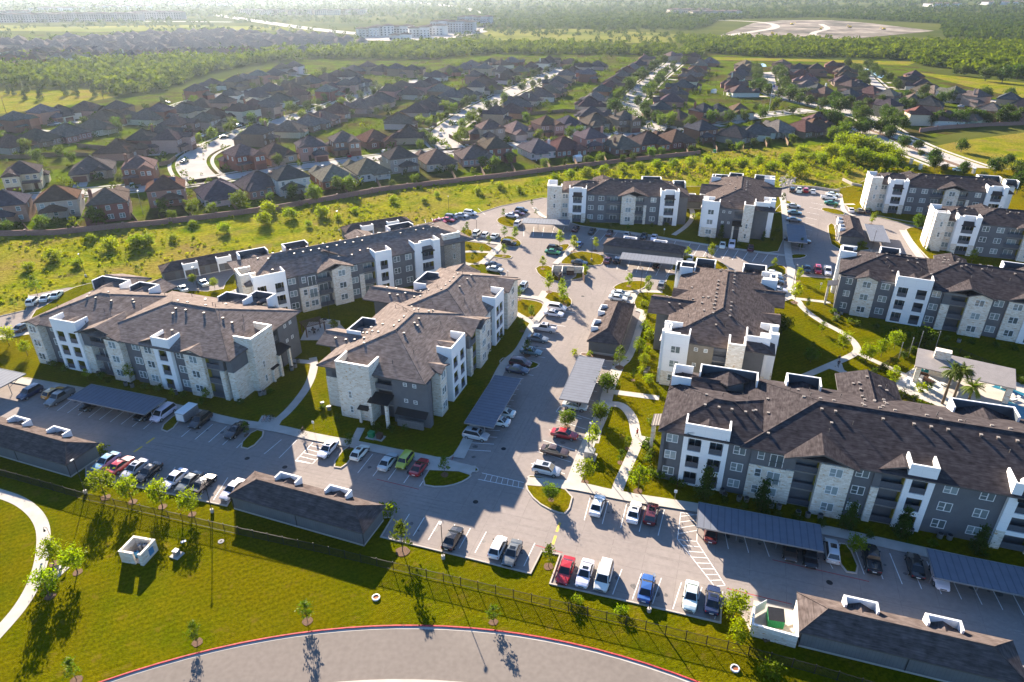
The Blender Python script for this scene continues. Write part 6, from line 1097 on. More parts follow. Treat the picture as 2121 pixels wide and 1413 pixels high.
def wood(name, label, m, poly, step, h, nq, leaf, keep=1.0):
    q = inpoly(rng, poly, step); q = q[rng.random(len(q)) < keep]
    if keep < 1:
        f = np.sin(q[:, 0] * .013 + 1) * np.sin(q[:, 1] * .017) + rng.normal(size=len(q)) * .35; q = q[f > -.35]
    return mass(name, label, m, rng, q, rng.uniform(*h, len(q)), nq, leaf)
wood('woodland', 'belt of dense sunlit wood between the houses and the far subdivision', 'leaf_wood', [(-60, 182), (-60, 135), (100, 122), (330, 128), (420, 114), (640, 108), (900, 92), (1030, 92), (1200, 98), (1450, 108), (1450, 118), (1200, 114), (1020, 112), (880, 124), (640, 122), (560, 128), (440, 150), (330, 190), (250, 200), (200, 182)], 8.5, (5, 13), 60, .14)
wood('woodland', 'bright wood edge beyond the ponds at upper right', 'leaf_wood', [(1430, 106), (1400, 84), (1500, 82), (1700, 88), (1900, 92), (2200, 98), (2200, 150), (1990, 146), (1900, 134), (1880, 124), (1700, 118), (1560, 118)], 8.5, (5, 13), 56, .14)
wood('woodland', 'wood at the far right edge beyond the pale field', 'leaf_wood', [(1960, 96), (2220, 92), (2220, 165), (2080, 160), (1980, 150)], 8, (8, 13), 40, .18)
wood('scrubland', 'scattered scrub on the distant fields', 'leaf_far', [(880, 92), (1420, 96), (1440, 62), (1200, 58), (980, 62)], 16, (4, 9), 24, .22, .55); wood('scrubland', 'trees sprinkled among the hazy subdivision', 'leaf_far', [(-60, 120), (640, 102), (760, 90), (740, 60), (300, 50), (-60, 60)], 24, (5, 8), 22, .22, .5)
wood('far_wood', 'endless hazy wood towards the horizon', 'leaf_far', [(960, 58), (1440, 62), (1500, 40), (1700, 36), (1950, 50), (1960, 80), (2260, 92), (2260, 34), (900, 34)], 13, (7, 12), 20, .25); wood('far_wood', 'hazy wood in the upper distance', 'leaf_far', [(-140, 34), (2260, 34), (2260, 16), (-140, 16)], 24, (9, 15), 14, .28, .8); wood('far_wood', 'faint wood at the horizon', 'leaf_far', [(-140, 16), (2260, 16), (2260, -6), (-140, -6)], 52, (11, 19), 12, .34, .85); wood('far_wood', 'hazy groves left of the highway', 'leaf_far', [(-60, 58), (480, 50), (1000, 50), (980, 34), (-60, 34)], 22, (7, 11), 18, .25, .5)
q = inpoly(rng, WALL + [(1850, 310), (1990, 380), (1990, 400), (1620, 395), (1120, 400), (890, 455), (700, 500), (560, 535), (320, 575), (140, 590), (0, 640), (-140, 680)], 1.7); f = np.sin(q[:, 0] * .09 + .5 * np.sin(q[:, 1] * .11)) + np.sin(q[:, 1] * .13 + q[:, 0] * .04) + rng.normal(size=len(q)) * .8; q = q[f > -.1]
mass('meadow_grass', 'scruffy tall grass and weeds of the meadow', 'leaf_mead', rng, q, .25 + .95 * rng.random(len(q)) ** 2.4, 16, .30, .8)
q = inpoly(rng, [(1120, 372), (1350, 348), (1600, 330), (1690, 315), (1860, 318), (1900, 360), (1700, 372), (1560, 368), (1400, 372), (1200, 388)], 3.0); q = q[rng.random(len(q)) < .6]; mass('thicket', 'bright willow scrub along the ditch', 'leaf_mead', rng, q, rng.uniform(1.2, 3.0, len(q)), 40, .15, .9)
# yard shrubs in the suburb, one mass
q = inpoly(rng, [(0, 475)] + WALL[4:17] + [(1700, 262), (1690, 200), (1300, 118), (1000, 125), (640, 150), (330, 225), (0, 250)], 7.5); q = q[rng.random(len(q)) < .6]; mass('garden_shrubs', 'low shrubs and hedges scattered through the house gardens', 'leaf_wood', rng, q, .8 + 3.6 * rng.random(len(q)) ** 2, 40, .14, .9)
# ---------------------------------------------------------------- fences and walls
def alongpts(P, step):
    out = []; acc = 0.0
    for i in range(len(P) - 1):
        a, b = P[i], P[i + 1]; l = hypot(b[0] - a[0], b[1] - a[1]); t = -acc
        while t + step <= l + 1e-6:
            t += step; out.append((a[0] + (b[0] - a[0]) * t / l, a[1] + (b[1] - a[1]) * t / l))
        acc = l - t
    return [P[0]] + out
def fencerun(o, P, step, h, npick, r=.011, bars=(.12, -.12), pm='ironfence'):
    Q = alongpts(P, step); pst = MB(); pst.box(-.035, -.035, 0, .035, .035, h + .08); pst.box(-.05, -.05, h + .08, .05, .05, h + .13); pme = pst.mesh('post', M[pm]); pan = MB()
    for z in (bars[0], h + bars[1]): pan.box(.03, -.018, z, step - .03, .018, z + .045)
    for i in range(npick): x = step * (i + .5) / npick; pan.box(x - r, -r, .05, x + r, r, h)
    pn = pan.mesh('panel', M[pm])
    for a, b in zip(Q, Q[1:]):
        an = atan2(b[1] - a[1], b[0] - a[0]); part('post', pme, o, (a[0], a[1], .02)); part('panel', pn, o, (a[0], a[1], .02), an)
    part('post', pme, o, (Q[-1][0], Q[-1][1], .02))
FP = [G(x, y, 1.5) for x, y in [(-60, 958), (0, 972), (175, 1021), (330, 1055), (478, 1089), (640, 1124), (798, 1161), (960, 1198), (1109, 1233), (1300, 1278), (1508, 1328), (1710, 1383), (1900, 1440), (2060, 1490)]]
o = thing('iron_fence', 'long black iron picket fence between the lot and the bottom lawn', 'fence'); fencerun(o, FP, 2.4, 1.5, 20)
PF = [G(x, y) for x, y in [(1788, 790), (1835, 812), (1900, 850), (1960, 880)]]; PF2 = [G(x, y) for x, y in [(1788, 790), (1830, 762), (1900, 718), (1985, 735), (2070, 770), (2160, 820)]]
o = thing('iron_fence', 'black iron pool fence around the terrace and pool', 'fence'); fencerun(o, PF2[::-1] + PF[1:], 2.2, 1.4, 16)
def wallrun(name, label, cat, P, h, t, m, pil=0, cap=None):
    o = thing(name, label, cat); mb = MB(); ribbon(mb, P, t, 0, h); part('wall', mb.mesh('wall', m), o)
    if cap: mb = MB(); ribbon(mb, P, t + .12, h, h + .08); part('coping', mb.mesh('coping', cap), o)
    if pil:
        b = MB(); b.box(-.3, -.3, 0, .3, .3, h + .25); me = b.mesh('pillar', m)
        for q in alongpts(P, pil): part('pillar', me, o, (q[0], q[1], 0))
wallrun('garden_wall', 'long pink brick garden wall along the meadow behind the houses', 'wall', GL(WALL[:-3]), 1.75, .25, M['pinkwall'], 14)
wallrun('garden_wall', 'brick wall among dark trees at the far right by the green field', 'wall', GL([(1905, 274), (1950, 268), (2040, 262), (2150, 258)]), 2.0, .25, M['pinkwall'], 14)
wallrun('retaining_wall', 'low grey retaining wall behind the top parking row', 'wall', GL([(1634, 388), (1690, 391), (1738, 399)]), .9, .3, M['kerb'])
def wf(label, P, h=1.8): o = thing('wooden_fence', label, 'fence', group='wooden garden fences'); mb = MB(); ribbon(mb, GL(P), .06, 0, h); part('panel', mb.mesh('panel', M['woodfence']), o); b = MB(); b.box(-.06, -.06, 0, .06, .06, h + .05); me = b.mesh('post', M['woodfence']); [part('post', me, o, (q[0], q[1], 0)) for q in alongpts(GL(P), 5)]
R1X = [62, 168, 288, 400, 495, 566, 640, 722, 790, 865, 945, 1005, 1068, 1140, 1195, 1256, 1314, 1370, 1424, 1485, 1540, 1588, 1632]
for x in R1X:
    yw = np.interp(x, [p[0] for p in WALL], [p[1] for p in WALL]); wf('brown board fence running from the pink wall between two houses', [(x, yw - 2), (x - 22 if x < 700 else x - 10, yw - (30 if x < 700 else 20))])
for P in ([(0, 330), (60, 328), (140, 322), (250, 330)], [(330, 318), (250, 312), (160, 305)], [(690, 246), (760, 242), (850, 252), (905, 262)], [(585, 276), (640, 262), (720, 252)], [(1010, 238), (1080, 240), (1170, 232), (1230, 236)], [(930, 285), (960, 300), (1000, 296)], [(1310, 258), (1340, 250), (1390, 252)], [(330, 345), (352, 340), (365, 330)]): wf('brown board fence along the backs of middle gardens', P)
# ---------------------------------------------------------------- lamp posts and poles
_p = MB(); _p.cyl((0, 0, .6), (0, 0, 6.5), .065, .05, 8); _b = MB(); _b.cyl((0, 0, 0), (0, 0, .6), .26, .26, 12); _h = MB(); _h.box(-.14, -.5, 6.45, .14, .06, 6.58); _h.cyl((0, 0, 6.4), (0, 0, 6.6), .06, .06, 8); LPM = (_p.mesh('pole', M['ironfence']), _b.mesh('base', M['walk']), _h.mesh('lamp_head', M['steel']))
LP = [(178, 1023, 'at the corner of the lower left garage'), (440, 1062, 'rising from the fence row by the white sedan'), (918, 1158, 'beside the black sedan in the fence row'), (1344, 1268, 'standing in front of the blue sedan'), (1218, 943, 'beside the white walk and slim tree'), (1326, 605, 'by the bright tree at the sunny lot'), (1225, 540, 'on the lawn above the middle dumpster'), (988, 497, 'on the lawn-ringed bay north of the brown roof'), (1641, 598, 'beside the walk at the crossing'), (1464, 534, 'before the end-on far block'), (1804, 522, 'behind the blue carport roof'), (178, 574, 'at the meadow edge behind the lower left block'), (411, 603, 'in the garage court'), (930, 446, 'above the row by the meadow'), (684, 668, 'in the barbecue court'), (703, 479, 'behind the brown roof at the meadow'), (1560, 470, 'left of the blue carport'), (1052, 612, 'at the corner of the middle block')]
for x, y, w in LP:
    g = G(x, y); o = thing('lamp_post', 'black lamp post ' + w, 'lamp post', (g[0], g[1], .1), R_.uniform(-.3, .3), 'black parking lot lamp posts')
    for n, me in zip(('pole', 'base', 'lamp_head'), LPM): part(n, me, o)
_p = MB(); _p.cyl((0, 0, 0), (0, 0, 10), .14, .10, 8); _p.box(-1.1, -.06, 9.2, 1.1, .06, 9.35); UP = _p.mesh('pole', M['bark'])
for x, y in ((14, 237), (215, 208)): g = G(x, y); o = thing('utility_pole', 'wooden utility pole at the edge of the pale field', 'utility pole', (g[0], g[1], 0), .4, 'utility poles'); part('pole', UP, o)
_p = MB(); _p.cyl((0, 0, 0), (0, 0, 7.5), .08, .05, 8); _p.cyl((0, 0, 7.5), (1.8, 0, 7.8), .04, .03, 6); SLP = _p.mesh('pole', M['steel']); _p = MB(); _p.box(1.6, -.12, 7.72, 2.3, .12, 7.84); SLH = _p.mesh('lamp_head', M['steel'])
for x, y, a in ((684, 210, 0), (908, 243, .5), (988, 285, 2), (1286, 222, .4), (297, 445, 2), (1345, 283, 1), (1375, 290, 1), (1100, 175, 1), (1600, 190, 1)): g = G(x, y); o = thing('street_light', 'slim grey street light among the suburban houses', 'street light', (g[0], g[1], 0), a, 'suburban street lights'); part('pole', SLP, o); part('lamp_head', SLH, o)
g = G(1592, 232); o = thing('flagpole', 'tall white flagpole with a striped flag on the green by the houses', 'flagpole', (g[0], g[1], 0)); m = MB(); m.cyl((0, 0, 0), (0, 0, 16), .12, .07, 8); part('pole', m.mesh('pole', M['trim']), o)
m = MB()
for i in range(13):
    for j in range(8): x0, x1 = .08 + j * .4, .48 + j * .4; zz = 13.2 + i * .19 - .10 * j; w = lambda t: .25 * sin(t * 2.2); m.quad((x0, w(x0), zz), (x1, w(x1), zz - .10), (x1, w(x1), zz + .09), (x0, w(x0), zz + .19), 2 if (i > 5 and j < 3) else i % 2)
part('flag', m.mesh('flag', [M['cloth_r'], M['trim'], M['flagblue']]), o)
# ---------------------------------------------------------------- dumpster enclosures, pump house, boxes
def dumpster(label, px, py, ang, fill='green', rot2=0):
    g = G(px, py); m = MB(); m.prism([(-.95, -.8), (.95, -.8), (.95, .8), (-.95, .8)], .15, 1.35); m.add([(-.95, -.8, 1.35), (.95, -.8, 1.35), (.95, .8, 1.75), (-.95, .8, 1.75), (-.95, .8, 1.35), (.95, .8, 1.35)], [(1, 5, 2), (0, 3, 4), (2, 5, 4, 3)])
    o = thing('dumpster', label, 'dumpster', (g[0], g[1], .05), radians(ang)); part('bin', m.mesh('bin', M[fill]), o)
    m = MB(); m.add([(-.95, -.85, 1.38), (.95, -.85, 1.38), (.95, .82, 1.80), (-.95, .82, 1.80), (-.95, -.85, 1.44), (.95, -.85, 1.44), (.95, .82, 1.86), (-.95, .82, 1.86)], [(0, 1, 2, 3), (7, 6, 5, 4), (0, 4, 5, 1), (1, 5, 6, 2), (3, 2, 6, 7), (0, 3, 7, 4)]); part('lid', m.mesh('lid', M['plastic']), o)
    for s in (-1, 1): m = MB(); m.box(s * .98 - .06, -.3, .8, s * .98 + .06, .5, 1.0); part('lift_pocket', m.mesh('lift_pocket', M[fill]), o)
    m = MB()
    for i in range(7): m.box(-.8 + i * .25, -.83, .2, -.74 + i * .25, -.8, 1.3)
    part('ribs', m.mesh('ribs', M[fill]), o)
g = G(1600, 1300); o = thing('dumpster_enclosure', 'cream block enclosure with open gate round the green dumpster', 'enclosure', (g[0], g[1], .03), radians(-20)); h = 1.9
m = MB(); m.box(-2.6, -2.2, 0, 2.6, -2.0, h); m.box(2.4, -2.0, 0, 2.6, 3.4, h); m.box(-2.6, -2.0, 0, -2.4, .6, h); part('wall', m.mesh('wall', M['stone']), o)
m = MB(); m.box(-2.64, -2.24, h, 2.64, -1.96, h + .1); m.box(2.36, -1.96, h, 2.64, 3.44, h + .1); m.box(-2.64, -1.96, h, -2.36, .64, h + .1); part('coping', m.mesh('coping', M['trim']), o)
m = MB(); m.T = Matrix.Translation((-2.5, .7, 0)) @ Matrix.Rotation(radians(50), 4, 'Z'); m.box(0, -.04, .15, 2.3, .04, h - .1); part('gate', m.mesh('gate', M['cushion']), o)
m = MB(); m.box(-2.38, -1.98, .0, 2.38, 3.6, .02); part('pad', m.mesh('pad', M['walk']), o)
dumpster('green dumpster with black lid inside the cream block enclosure', 1603, 1292, -12)
m = MB(); m.box(-.6, -.5, 0, .6, .5, .14); [m.box(-.6 + i * .28, -.5, .14, -.5 + i * .28, .5, .2) for i in range(5)]; g = G(1588, 1322); o = thing('wooden_pallet', 'broken wooden pallet lying inside the cream dumpster enclosure', 'pallet', (g[0], g[1], .06), .3, mesh=m.mesh('wooden_pallet', M['woodfence']))
g = G(1175, 575); o = thing('dumpster_enclosure', 'tan walled enclosure with open gates on the junction island', 'enclosure', (g[0], g[1], .03), radians(-8)); m = MB(); m.box(-4.2, 3.2, 0, 4.2, 3.4, 2); m.box(-4.2, -.8, 0, -4.0, 3.2, 2); m.box(4.0, -.8, 0, 4.2, 3.2, 2); m.box(-1.6, -.8, 0, -1.4, 3.2, 2); part('wall', m.mesh('wall', M['stone']), o)
for x, a in ((-1.5, 255), (4.1, 285)): m = MB(); m.T = Matrix.Translation((x, -.85, 0)) @ Matrix.Rotation(radians(a), 4, 'Z'); m.box(0, -.04, .1, 2.4, .04, 1.9); part('gate', m.mesh('gate', M['hdark']), o)
dumpster('brown dumpster inside the tan enclosure on the junction island', 1181, 569, -8, 'hdark')
g = G(1182, 570); m = MB(); m.cyl((0, 0, 0), (0, 0, 0.04), .3, .3, 14); o = thing('recycling_bin', 'small pale bin in the tan enclosure on the junction island', 'bin', (*G(1158, 573), .05)); m = MB(); m.cyl((0, 0, 0), (0, 0, .9), .25, .3, 12); part('body', m.mesh('body', M['cushion']), o); m = MB(); m.cyl((0, 0, .9), (0, 0, 1.0), .32, .28, 12); part('lid', m.mesh('lid', M['tyre']), o)
g = G(291, 1152); o = thing('pump_house', 'roofless cream stone pump house with tanks on the bottom lawn', 'pump house', (g[0], g[1], .02), radians(-12))
m = MB(); m.box(-1.7, -1.5, 0, .45, -1.25, 1.9); m.box(1.2, -1.5, 0, 1.7, -1.25, 1.9); m.box(-1.7, 1.25, 0, 1.7, 1.5, 1.9); m.box(-1.7, -1.25, 0, -1.45, 1.25, 1.9); m.box(1.45, -1.25, 0, 1.7, 1.25, 1.9); part('wall', m.mesh('wall', M['stone']), o)
m = MB(); m.box(-1.74, -1.54, 1.9, .45, -1.2, 2.0); m.box(1.2, -1.54, 1.9, 1.74, -1.2, 2.0); m.box(-1.74, 1.2, 1.9, 1.74, 1.54, 2.0); m.box(-1.74, -1.2, 1.9, -1.4, 1.2, 2.0); m.box(1.4, -1.2, 1.9, 1.74, 1.2, 2.0); part('coping', m.mesh('coping', M['stone']), o)
m = MB(); m.box(1.7, -.1, .5, 1.82, .7, 1.5); part('meter_box', m.mesh('meter_box', M['blue']), o); m = MB(); m.box(-1.44, -1.24, 0, 1.44, 1.24, .03); part('floor', m.mesh('floor', M['walk']), o)
def tank(label, px, py, dx, r, h, mt, dome=True):
    g = G(px, py); o = thing('pressure_tank', label, 'tank', (g[0] + dx[0], g[1] + dx[1], .05)); m = MB(); m.sm = True; m.loft([[(r * s * cos(t), r * s * sin(t), z) for t in np.linspace(0, 2 * pi, 15)[:-1]] for s, z in ((.85, 0), (1, .12), (1, h - .2), (.85, h - .07), (.4, h))]); part('body', m.mesh('body', M[mt]), o); m = MB(); m.cyl((0, 0, h), (0, 0, h + .12), .08, .06, 8); part('valve', m.mesh('valve', M['plastic']), o)
tank('grey pressure tank, left of two inside the stone pump house', 291, 1152, (-.15, .75), .32, 1.5, 'steel'); tank('grey pressure tank, right of two inside the stone pump house', 291, 1152, (.55, .8), .32, 1.45, 'steel'); tank('squat blue tank by the doorway inside the stone pump house', 291, 1152, (-.35, -.15), .42, .9, 'blue')
def utilbox(label, px, py, w, d, h, ang, mt, name='transformer', pad=.35):
    g = G(px, py); o = thing(name, label, 'utility box', (g[0], g[1], .13), radians(ang)); m = MB(); m.box(-w / 2 - pad, -d / 2 - pad, -.1, w / 2 + pad, d / 2 + pad, .06); part('pad', m.mesh('pad', M['walk']), o)
    m = MB(); m.box(-w / 2, -d / 2, .06, w / 2, d / 2, h); part('cabinet', m.mesh('cabinet', M[mt]), o); m = MB(); m.box(-w / 2 - .04, -d / 2 - .04, h, w / 2 + .04, d / 2 + .04, h + .06); part('lid', m.mesh('lid', M[mt]), o); m = MB(); m.box(-.02, -d / 2 - .015, .15, .02, d / 2 + .015, h - .1); part('door_seam', m.mesh('door_seam', M['plastic']), o)
utilbox('grey utility box on a pad on the bottom lawn, right of the pump house', 367, 1151, .7, .65, .8, -20, 'steel'); utilbox('dark green transformer on a pad before the mailboxes', 770, 906, 1.0, .9, .95, -20, 'green'); utilbox('dark brown transformer on a pad beside the green one', 787, 909, .9, .9, .9, -20, 'hdark'); utilbox('grey transformer on a pale pad beside the white walk', 1221, 947, 1.6, 1.5, 1.3, -18, 'steel'); utilbox('green utility box against the pink garden wall', 1480, 316, 1.2, .9, 1.1, 20, 'green')
for lb, x, y in (('concrete ring planter with red gravel on the bottom lawn', 779, 1239), ('concrete ring with red gravel near the iron fence, lower right', 1522, 1386)):
    g = G(x, y); o = thing('ring_planter', lb, 'planter', (g[0], g[1], .02)); m = MB(); n = 18; ri, ro = .38, .52
    m.loft([[(r * cos(t), r * sin(t), z) for t in np.linspace(0, 2 * pi, n + 1)[:-1]] for r, z in ((ro, 0), (ro, .22), (ri, .22), (ri, .05))], cap=False); part('rim', m.mesh('rim', M['trim']), o); m = MB(); m.prism([(ri * cos(t), ri * sin(t)) for t in np.linspace(0, 2 * pi, n + 1)[:-1]], 0, .12); part('gravel', m.mesh('gravel', M['terracotta']), o)
g = G(458, 1122); o = thing('drain_cover', 'round pale drain cover with dark centre on the bottom lawn', 'drain cover', (g[0], g[1], .02)); m = MB(); m.cyl((0, 0, 0), (0, 0, .06), .42, .42, 18); part('rim', m.mesh('rim', M['walk']), o); m = MB(); m.cyl((0, 0, .06), (0, 0, .08), .2, .2, 12); part('grate', m.mesh('grate', M['plastic']), o)
g = G(380, 1122); m = MB(); m.box(-.35, -.2, 0, .35, .2, .05); o = thing('valve_cover', 'small flat white valve cover in the grass near the fence', 'cover', (g[0], g[1], .02), .6, mesh=m.mesh('valve_cover', M['trim']))
g = G(108, 1120); o = thing('shepherd_hook_lamp', 'black hooked path lamp beside the curved white path', 'lamp', (g[0], g[1], .02)); m = MB(); pts = [(0, 0, z) for z in (0, 1, 2.2)] + [(-.25 + .25 * cos(t), 0, 2.2 + .35 * sin(t)) for t in (.6, 1.2, 1.8, 2.4, 3.0)]
for a, b in zip(pts, pts[1:]): m.cyl(a, b, .03, .03, 6)
part('post', m.mesh('post', M['plastic']), o); m = MB(); m.cyl((-.5, 0, 1.75), (-.5, 0, 2.2), .16, .05, 10); part('lamp_shade', m.mesh('lamp_shade', M['plastic']), o)
g = G(118, 1188); o = thing('park_bench', 'metal bench on a mulch pad by the curved white path', 'bench', (g[0], g[1], .03), radians(75)); m = MB(); m.box(-.8, -.2, .42, .8, .22, .47); part('seat', m.mesh('seat', M['steel']), o); m = MB(); m.box(-.8, .22, .5, .8, .27, .9); part('backrest', m.mesh('backrest', M['steel']), o); m = MB(); m.box(-1.3, -.8, -.02, 1.3, .8, .03); part('pad', m.mesh('pad', M['walk']), o)
for s in (-1, 1): m = MB(); m.box(s * .7 - .03, -.2, 0, s * .7 + .03, .25, .42); part('leg', m.mesh('leg', M['plastic']), o)
# signs
def psign(label, px, py, word=True):
    g = G(px, py); o = thing('parking_sign', label, 'sign', (g[0], g[1], .13), radians(-18)); m = MB(); m.cyl((0, 0, 0), (0, 0, 1.9), .03, .03, 6); part('post', m.mesh('post', M['steel']), o); m = MB(); m.box(-.22, -.05, 1.5, .22, -.02, 2.05); part('panel', m.mesh('panel', M['trim']), o)
    m = MB(); m.cyl((0, -.06, 1.90), (0, -.052, 1.90), .045, .045, 8); m.box(-.03, -.058, 1.72, .03, -.051, 1.86); m.box(-.03, -.058, 1.74, .09, -.0515, 1.78); m.box(.06, -.058, 1.62, .1, -.0512, 1.74)
    for i in range(10): t = i * .5 + 2.6; m.box(.01 + .1 * cos(t) - .018, -.058, 1.68 + .1 * sin(t) - .018, .01 + .1 * cos(t) + .018, -.0513, 1.68 + .1 * sin(t) + .018)
    part('symbol', m.mesh('symbol', M['blue']), o)
psign('white and blue wheelchair parking sign by the hatched stall and cyclist', 651, 893); psign('white and blue wheelchair parking sign before the lower right block', 1397, 1038); psign('white and blue parking sign before the far block', 1375, 487); psign('wheelchair parking sign beside the crossing walk at right', 1698, 602)
# bikes and rack, cyclist, walkers
def bikeparts(o, col='plastic', loc=(0, 0, 0)):
    X, Y, Z = loc
    for x in (-.52, .52):
        m = MB(); n = 16
        for i in range(n): a, b = 2 * pi * i / n, 2 * pi * (i + 1) / n; m.cyl((X + x + .33 * cos(a), Y, Z + .34 + .33 * sin(a)), (X + x + .33 * cos(b), Y, Z + .34 + .33 * sin(b)), .02, .02, 5, cap=False)
        for i in range(4): a = pi * i / 4; m.cyl((X + x - .32 * cos(a), Y, Z + .34 - .32 * sin(a)), (X + x + .32 * cos(a), Y, Z + .34 + .32 * sin(a)), .006, .006, 4)
        part('wheel', m.mesh('wheel', M['tyre']), o)
    m = MB(); A, B_, C_, D0, E0 = (-.52, .34), (-.1, .3), (-.2, .82), (.38, .85), (.52, .34)
    for p, q in ((A, B_), (A, C_), (B_, C_), (C_, D0), (B_, D0), (D0, E0)): m.cyl((X + p[0], Y, Z + p[1]), (X + q[0], Y, Z + q[1]), .022, .022, 6)
    part('frame', m.mesh('frame', M[col]), o); m = MB(); m.box(X - .34, Y - .08, Z + .88, X - .1, Y + .08, Z + .94); part('saddle', m.mesh('saddle', M['plastic']), o); m = MB(); m.cyl((X + .36, Y - .28, Z + 1.0), (X + .36, Y + .28, Z + 1.0), .018, .018, 6); m.cyl((X + .38, Y, Z + .85), (X + .36, Y, Z + 1.0), .018, .018, 6); part('handlebar', m.mesh('handlebar', M['plastic']), o)
g = G(558, 873)
for i, c in enumerate(('cloth_r', 'blue', 'plastic')): o = thing('bicycle', ('red', 'blue', 'black')[i] + ' bicycle at the rack on the square concrete pad', 'bicycle', (g[0] - .7 + .55 * i, g[1] + .1 * i, .17), radians(55 + 8 * i), 'bicycles at the rack'); bikeparts(o, c)
o = thing('bike_rack', 'low wave-shaped metal bike rack on the square concrete pad', 'bike rack', (g[0], g[1] + .5, .17), radians(-18)); m = MB(); pts = [(-1.1 + .11 * i, 0, .42 + .36 * cos(i * .94)) for i in range(21)]
for a, b in zip(pts, pts[1:]): m.cyl(a, b, .025, .025, 6)
part('loop', m.mesh('loop', M['steel']), o)
for i, (x, y) in enumerate(((1407, 1003), (1402, 1012))): g = G(x, y); o = thing('bicycle', 'red bicycle standing by the corner of the lower right block', 'bicycle', (g[0], g[1], .15), radians(70), 'bicycles by the corner'); bikeparts(o, 'cloth_r')
def skin(name, verts, edges, radii, m, parent=None, sub=1):
    me = bpy.data.meshes.new(name); me.from_pydata(verts, edges, []); o = bpy.data.objects.new(name, me); link(o); s = o.modifiers.new('s', 'SKIN'); me.skin_vertices.new() if not me.skin_vertices else None
    for v, r in zip(me.skin_vertices[0].data, radii): v.radius = (r, r)
    me.skin_vertices[0].data[0].use_root = True; u = o.modifiers.new('u', 'SUBSURF'); u.levels = sub; u.render_levels = sub; dg = bpy.context.evaluated_depsgraph_get(); nm = bpy.data.meshes.new_from_object(o.evaluated_get(dg)); nm.materials.clear(); nm.materials.append(m); bpy.data.objects.remove(o); return nm
def person(label, px, py, rot, top, legs, pose='walk', lift=0.0, shoes='plastic'):
    g = G(px, py); o = thing('person', label, 'person', (g[0], g[1], .16 + lift), rot)
    st = .26 if pose == 'walk' else .0
    if pose == 'ride': J = dict(p=(-.15, 0, .98), c=(.05, 0, 1.35), n=(.12, 0, 1.5), kl=(.22, .12, .75), al=(.0, .13, .38), kr=(.18, -.12, .62), ar=(.02, -.13, .22), el=(.28, .24, 1.22), wl=(.36, .22, 1.04), er=(.28, -.24, 1.22), wr=(.36, -.22, 1.04), hd=(.17, 0, 1.68))
    else: J = dict(p=(0, 0, .95), c=(.02, 0, 1.32), n=(.02, 0, 1.48), kl=(st * .6, .1, .5), al=(st * .8, .1, .08), kr=(-st * .3, -.1, .5), ar=(-st * 1.3, -.1, .12), el=(-.12, .26, 1.12), wl=(-.05, .28, .88), er=(.1, -.26, 1.12), wr=(.2, -.27, .92), hd=(.04, 0, 1.64))
    V = []; E_ = []; Rr = []
    def v(p, r): V.append(p); Rr.append(r); return len(V) - 1
    def e(a, b): E_.append((a, b))
    P_ = v(J['p'], .15); c = v(J['c'], .17); n = v(J['n'], .065); h1 = v(tuple(np.array(J['hd']) + (0, 0, -.06)), .085); h2 = v(tuple(np.array(J['hd']) + (.01, 0, .07)), .09); e(P_, c); e(c, n); e(n, h1); e(h1, h2)
    for s, k, a in ((.09, 'kl', 'al'), (-.09, 'kr', 'ar')): hp = v((J['p'][0], s, J['p'][2] - .06), .10); kn = v(J[k], .065); an = v(J[a], .045); ft = v((J[a][0] + .17, J[a][1], J[a][2] - .05), .04); e(P_, hp); e(hp, kn); e(kn, an); e(an, ft)
    for s, el, w in ((.2, 'el', 'wl'), (-.2, 'er', 'wr')): sh = v((J['c'][0] + .01, s, J['c'][2] + .08), .065); eb = v(J[el], .045); wr = v(J[w], .035); d = np.array(J[w]) - np.array(J[el]); d = d / np.linalg.norm(d); hd = v(tuple(np.array(J[w]) + d * .09), .032); e(c, sh); e(sh, eb); e(eb, wr); e(wr, hd)
    me = skin('body', V, E_, Rr, M['skin']); me.materials.append(M[top]); me.materials.append(M[legs])
    for f in me.polygons:
        z = f.center.z; q = f.center; x = abs(q.y); f.material_index = 0 if z > J['n'][2] - .02 else (2 if z < J['p'][2] - .02 and x < .22 else (1 if (x < .31 and z > J['p'][2] - .02 and not (z < J['el'][2] - .02 and x > .2)) else 0))
    part('body', me, o); m = MB(); m.sm = True; hx, hy, hz = J['hd']; m.loft([[(hx - .015 + r * cos(t), hy + r * .9 * sin(t), hz + z) for t in np.linspace(0, 2 * pi, 11)[:-1]] for r, z in ((.092, .02), (.104, .08), (.085, .15), (.03, .185))]); part('hair', m.mesh('hair', M['plastic']), o); return o
g = G(628, 902); o = thing('bicycle', 'black bicycle ridden by the cyclist on the long front walk', 'bicycle', (g[0], g[1], .17), radians(-15)); bikeparts(o, 'plastic')
person('person in dark clothes riding a bicycle along the front walk', 628, 902, radians(-15), 'cloth_d', 'cloth_d', 'ride'); person('person in dark clothes walking on the winding white walk', 1319, 906, radians(120), 'cloth_r', 'cloth_d'); person('person in dark top standing at the path fork near the pool', 1735, 762, radians(60), 'cloth_d', 'cloth_d'); person('second person close behind at the path fork, pale legs', 1736, 752, radians(60), 'cloth_d', 'cloth_l')
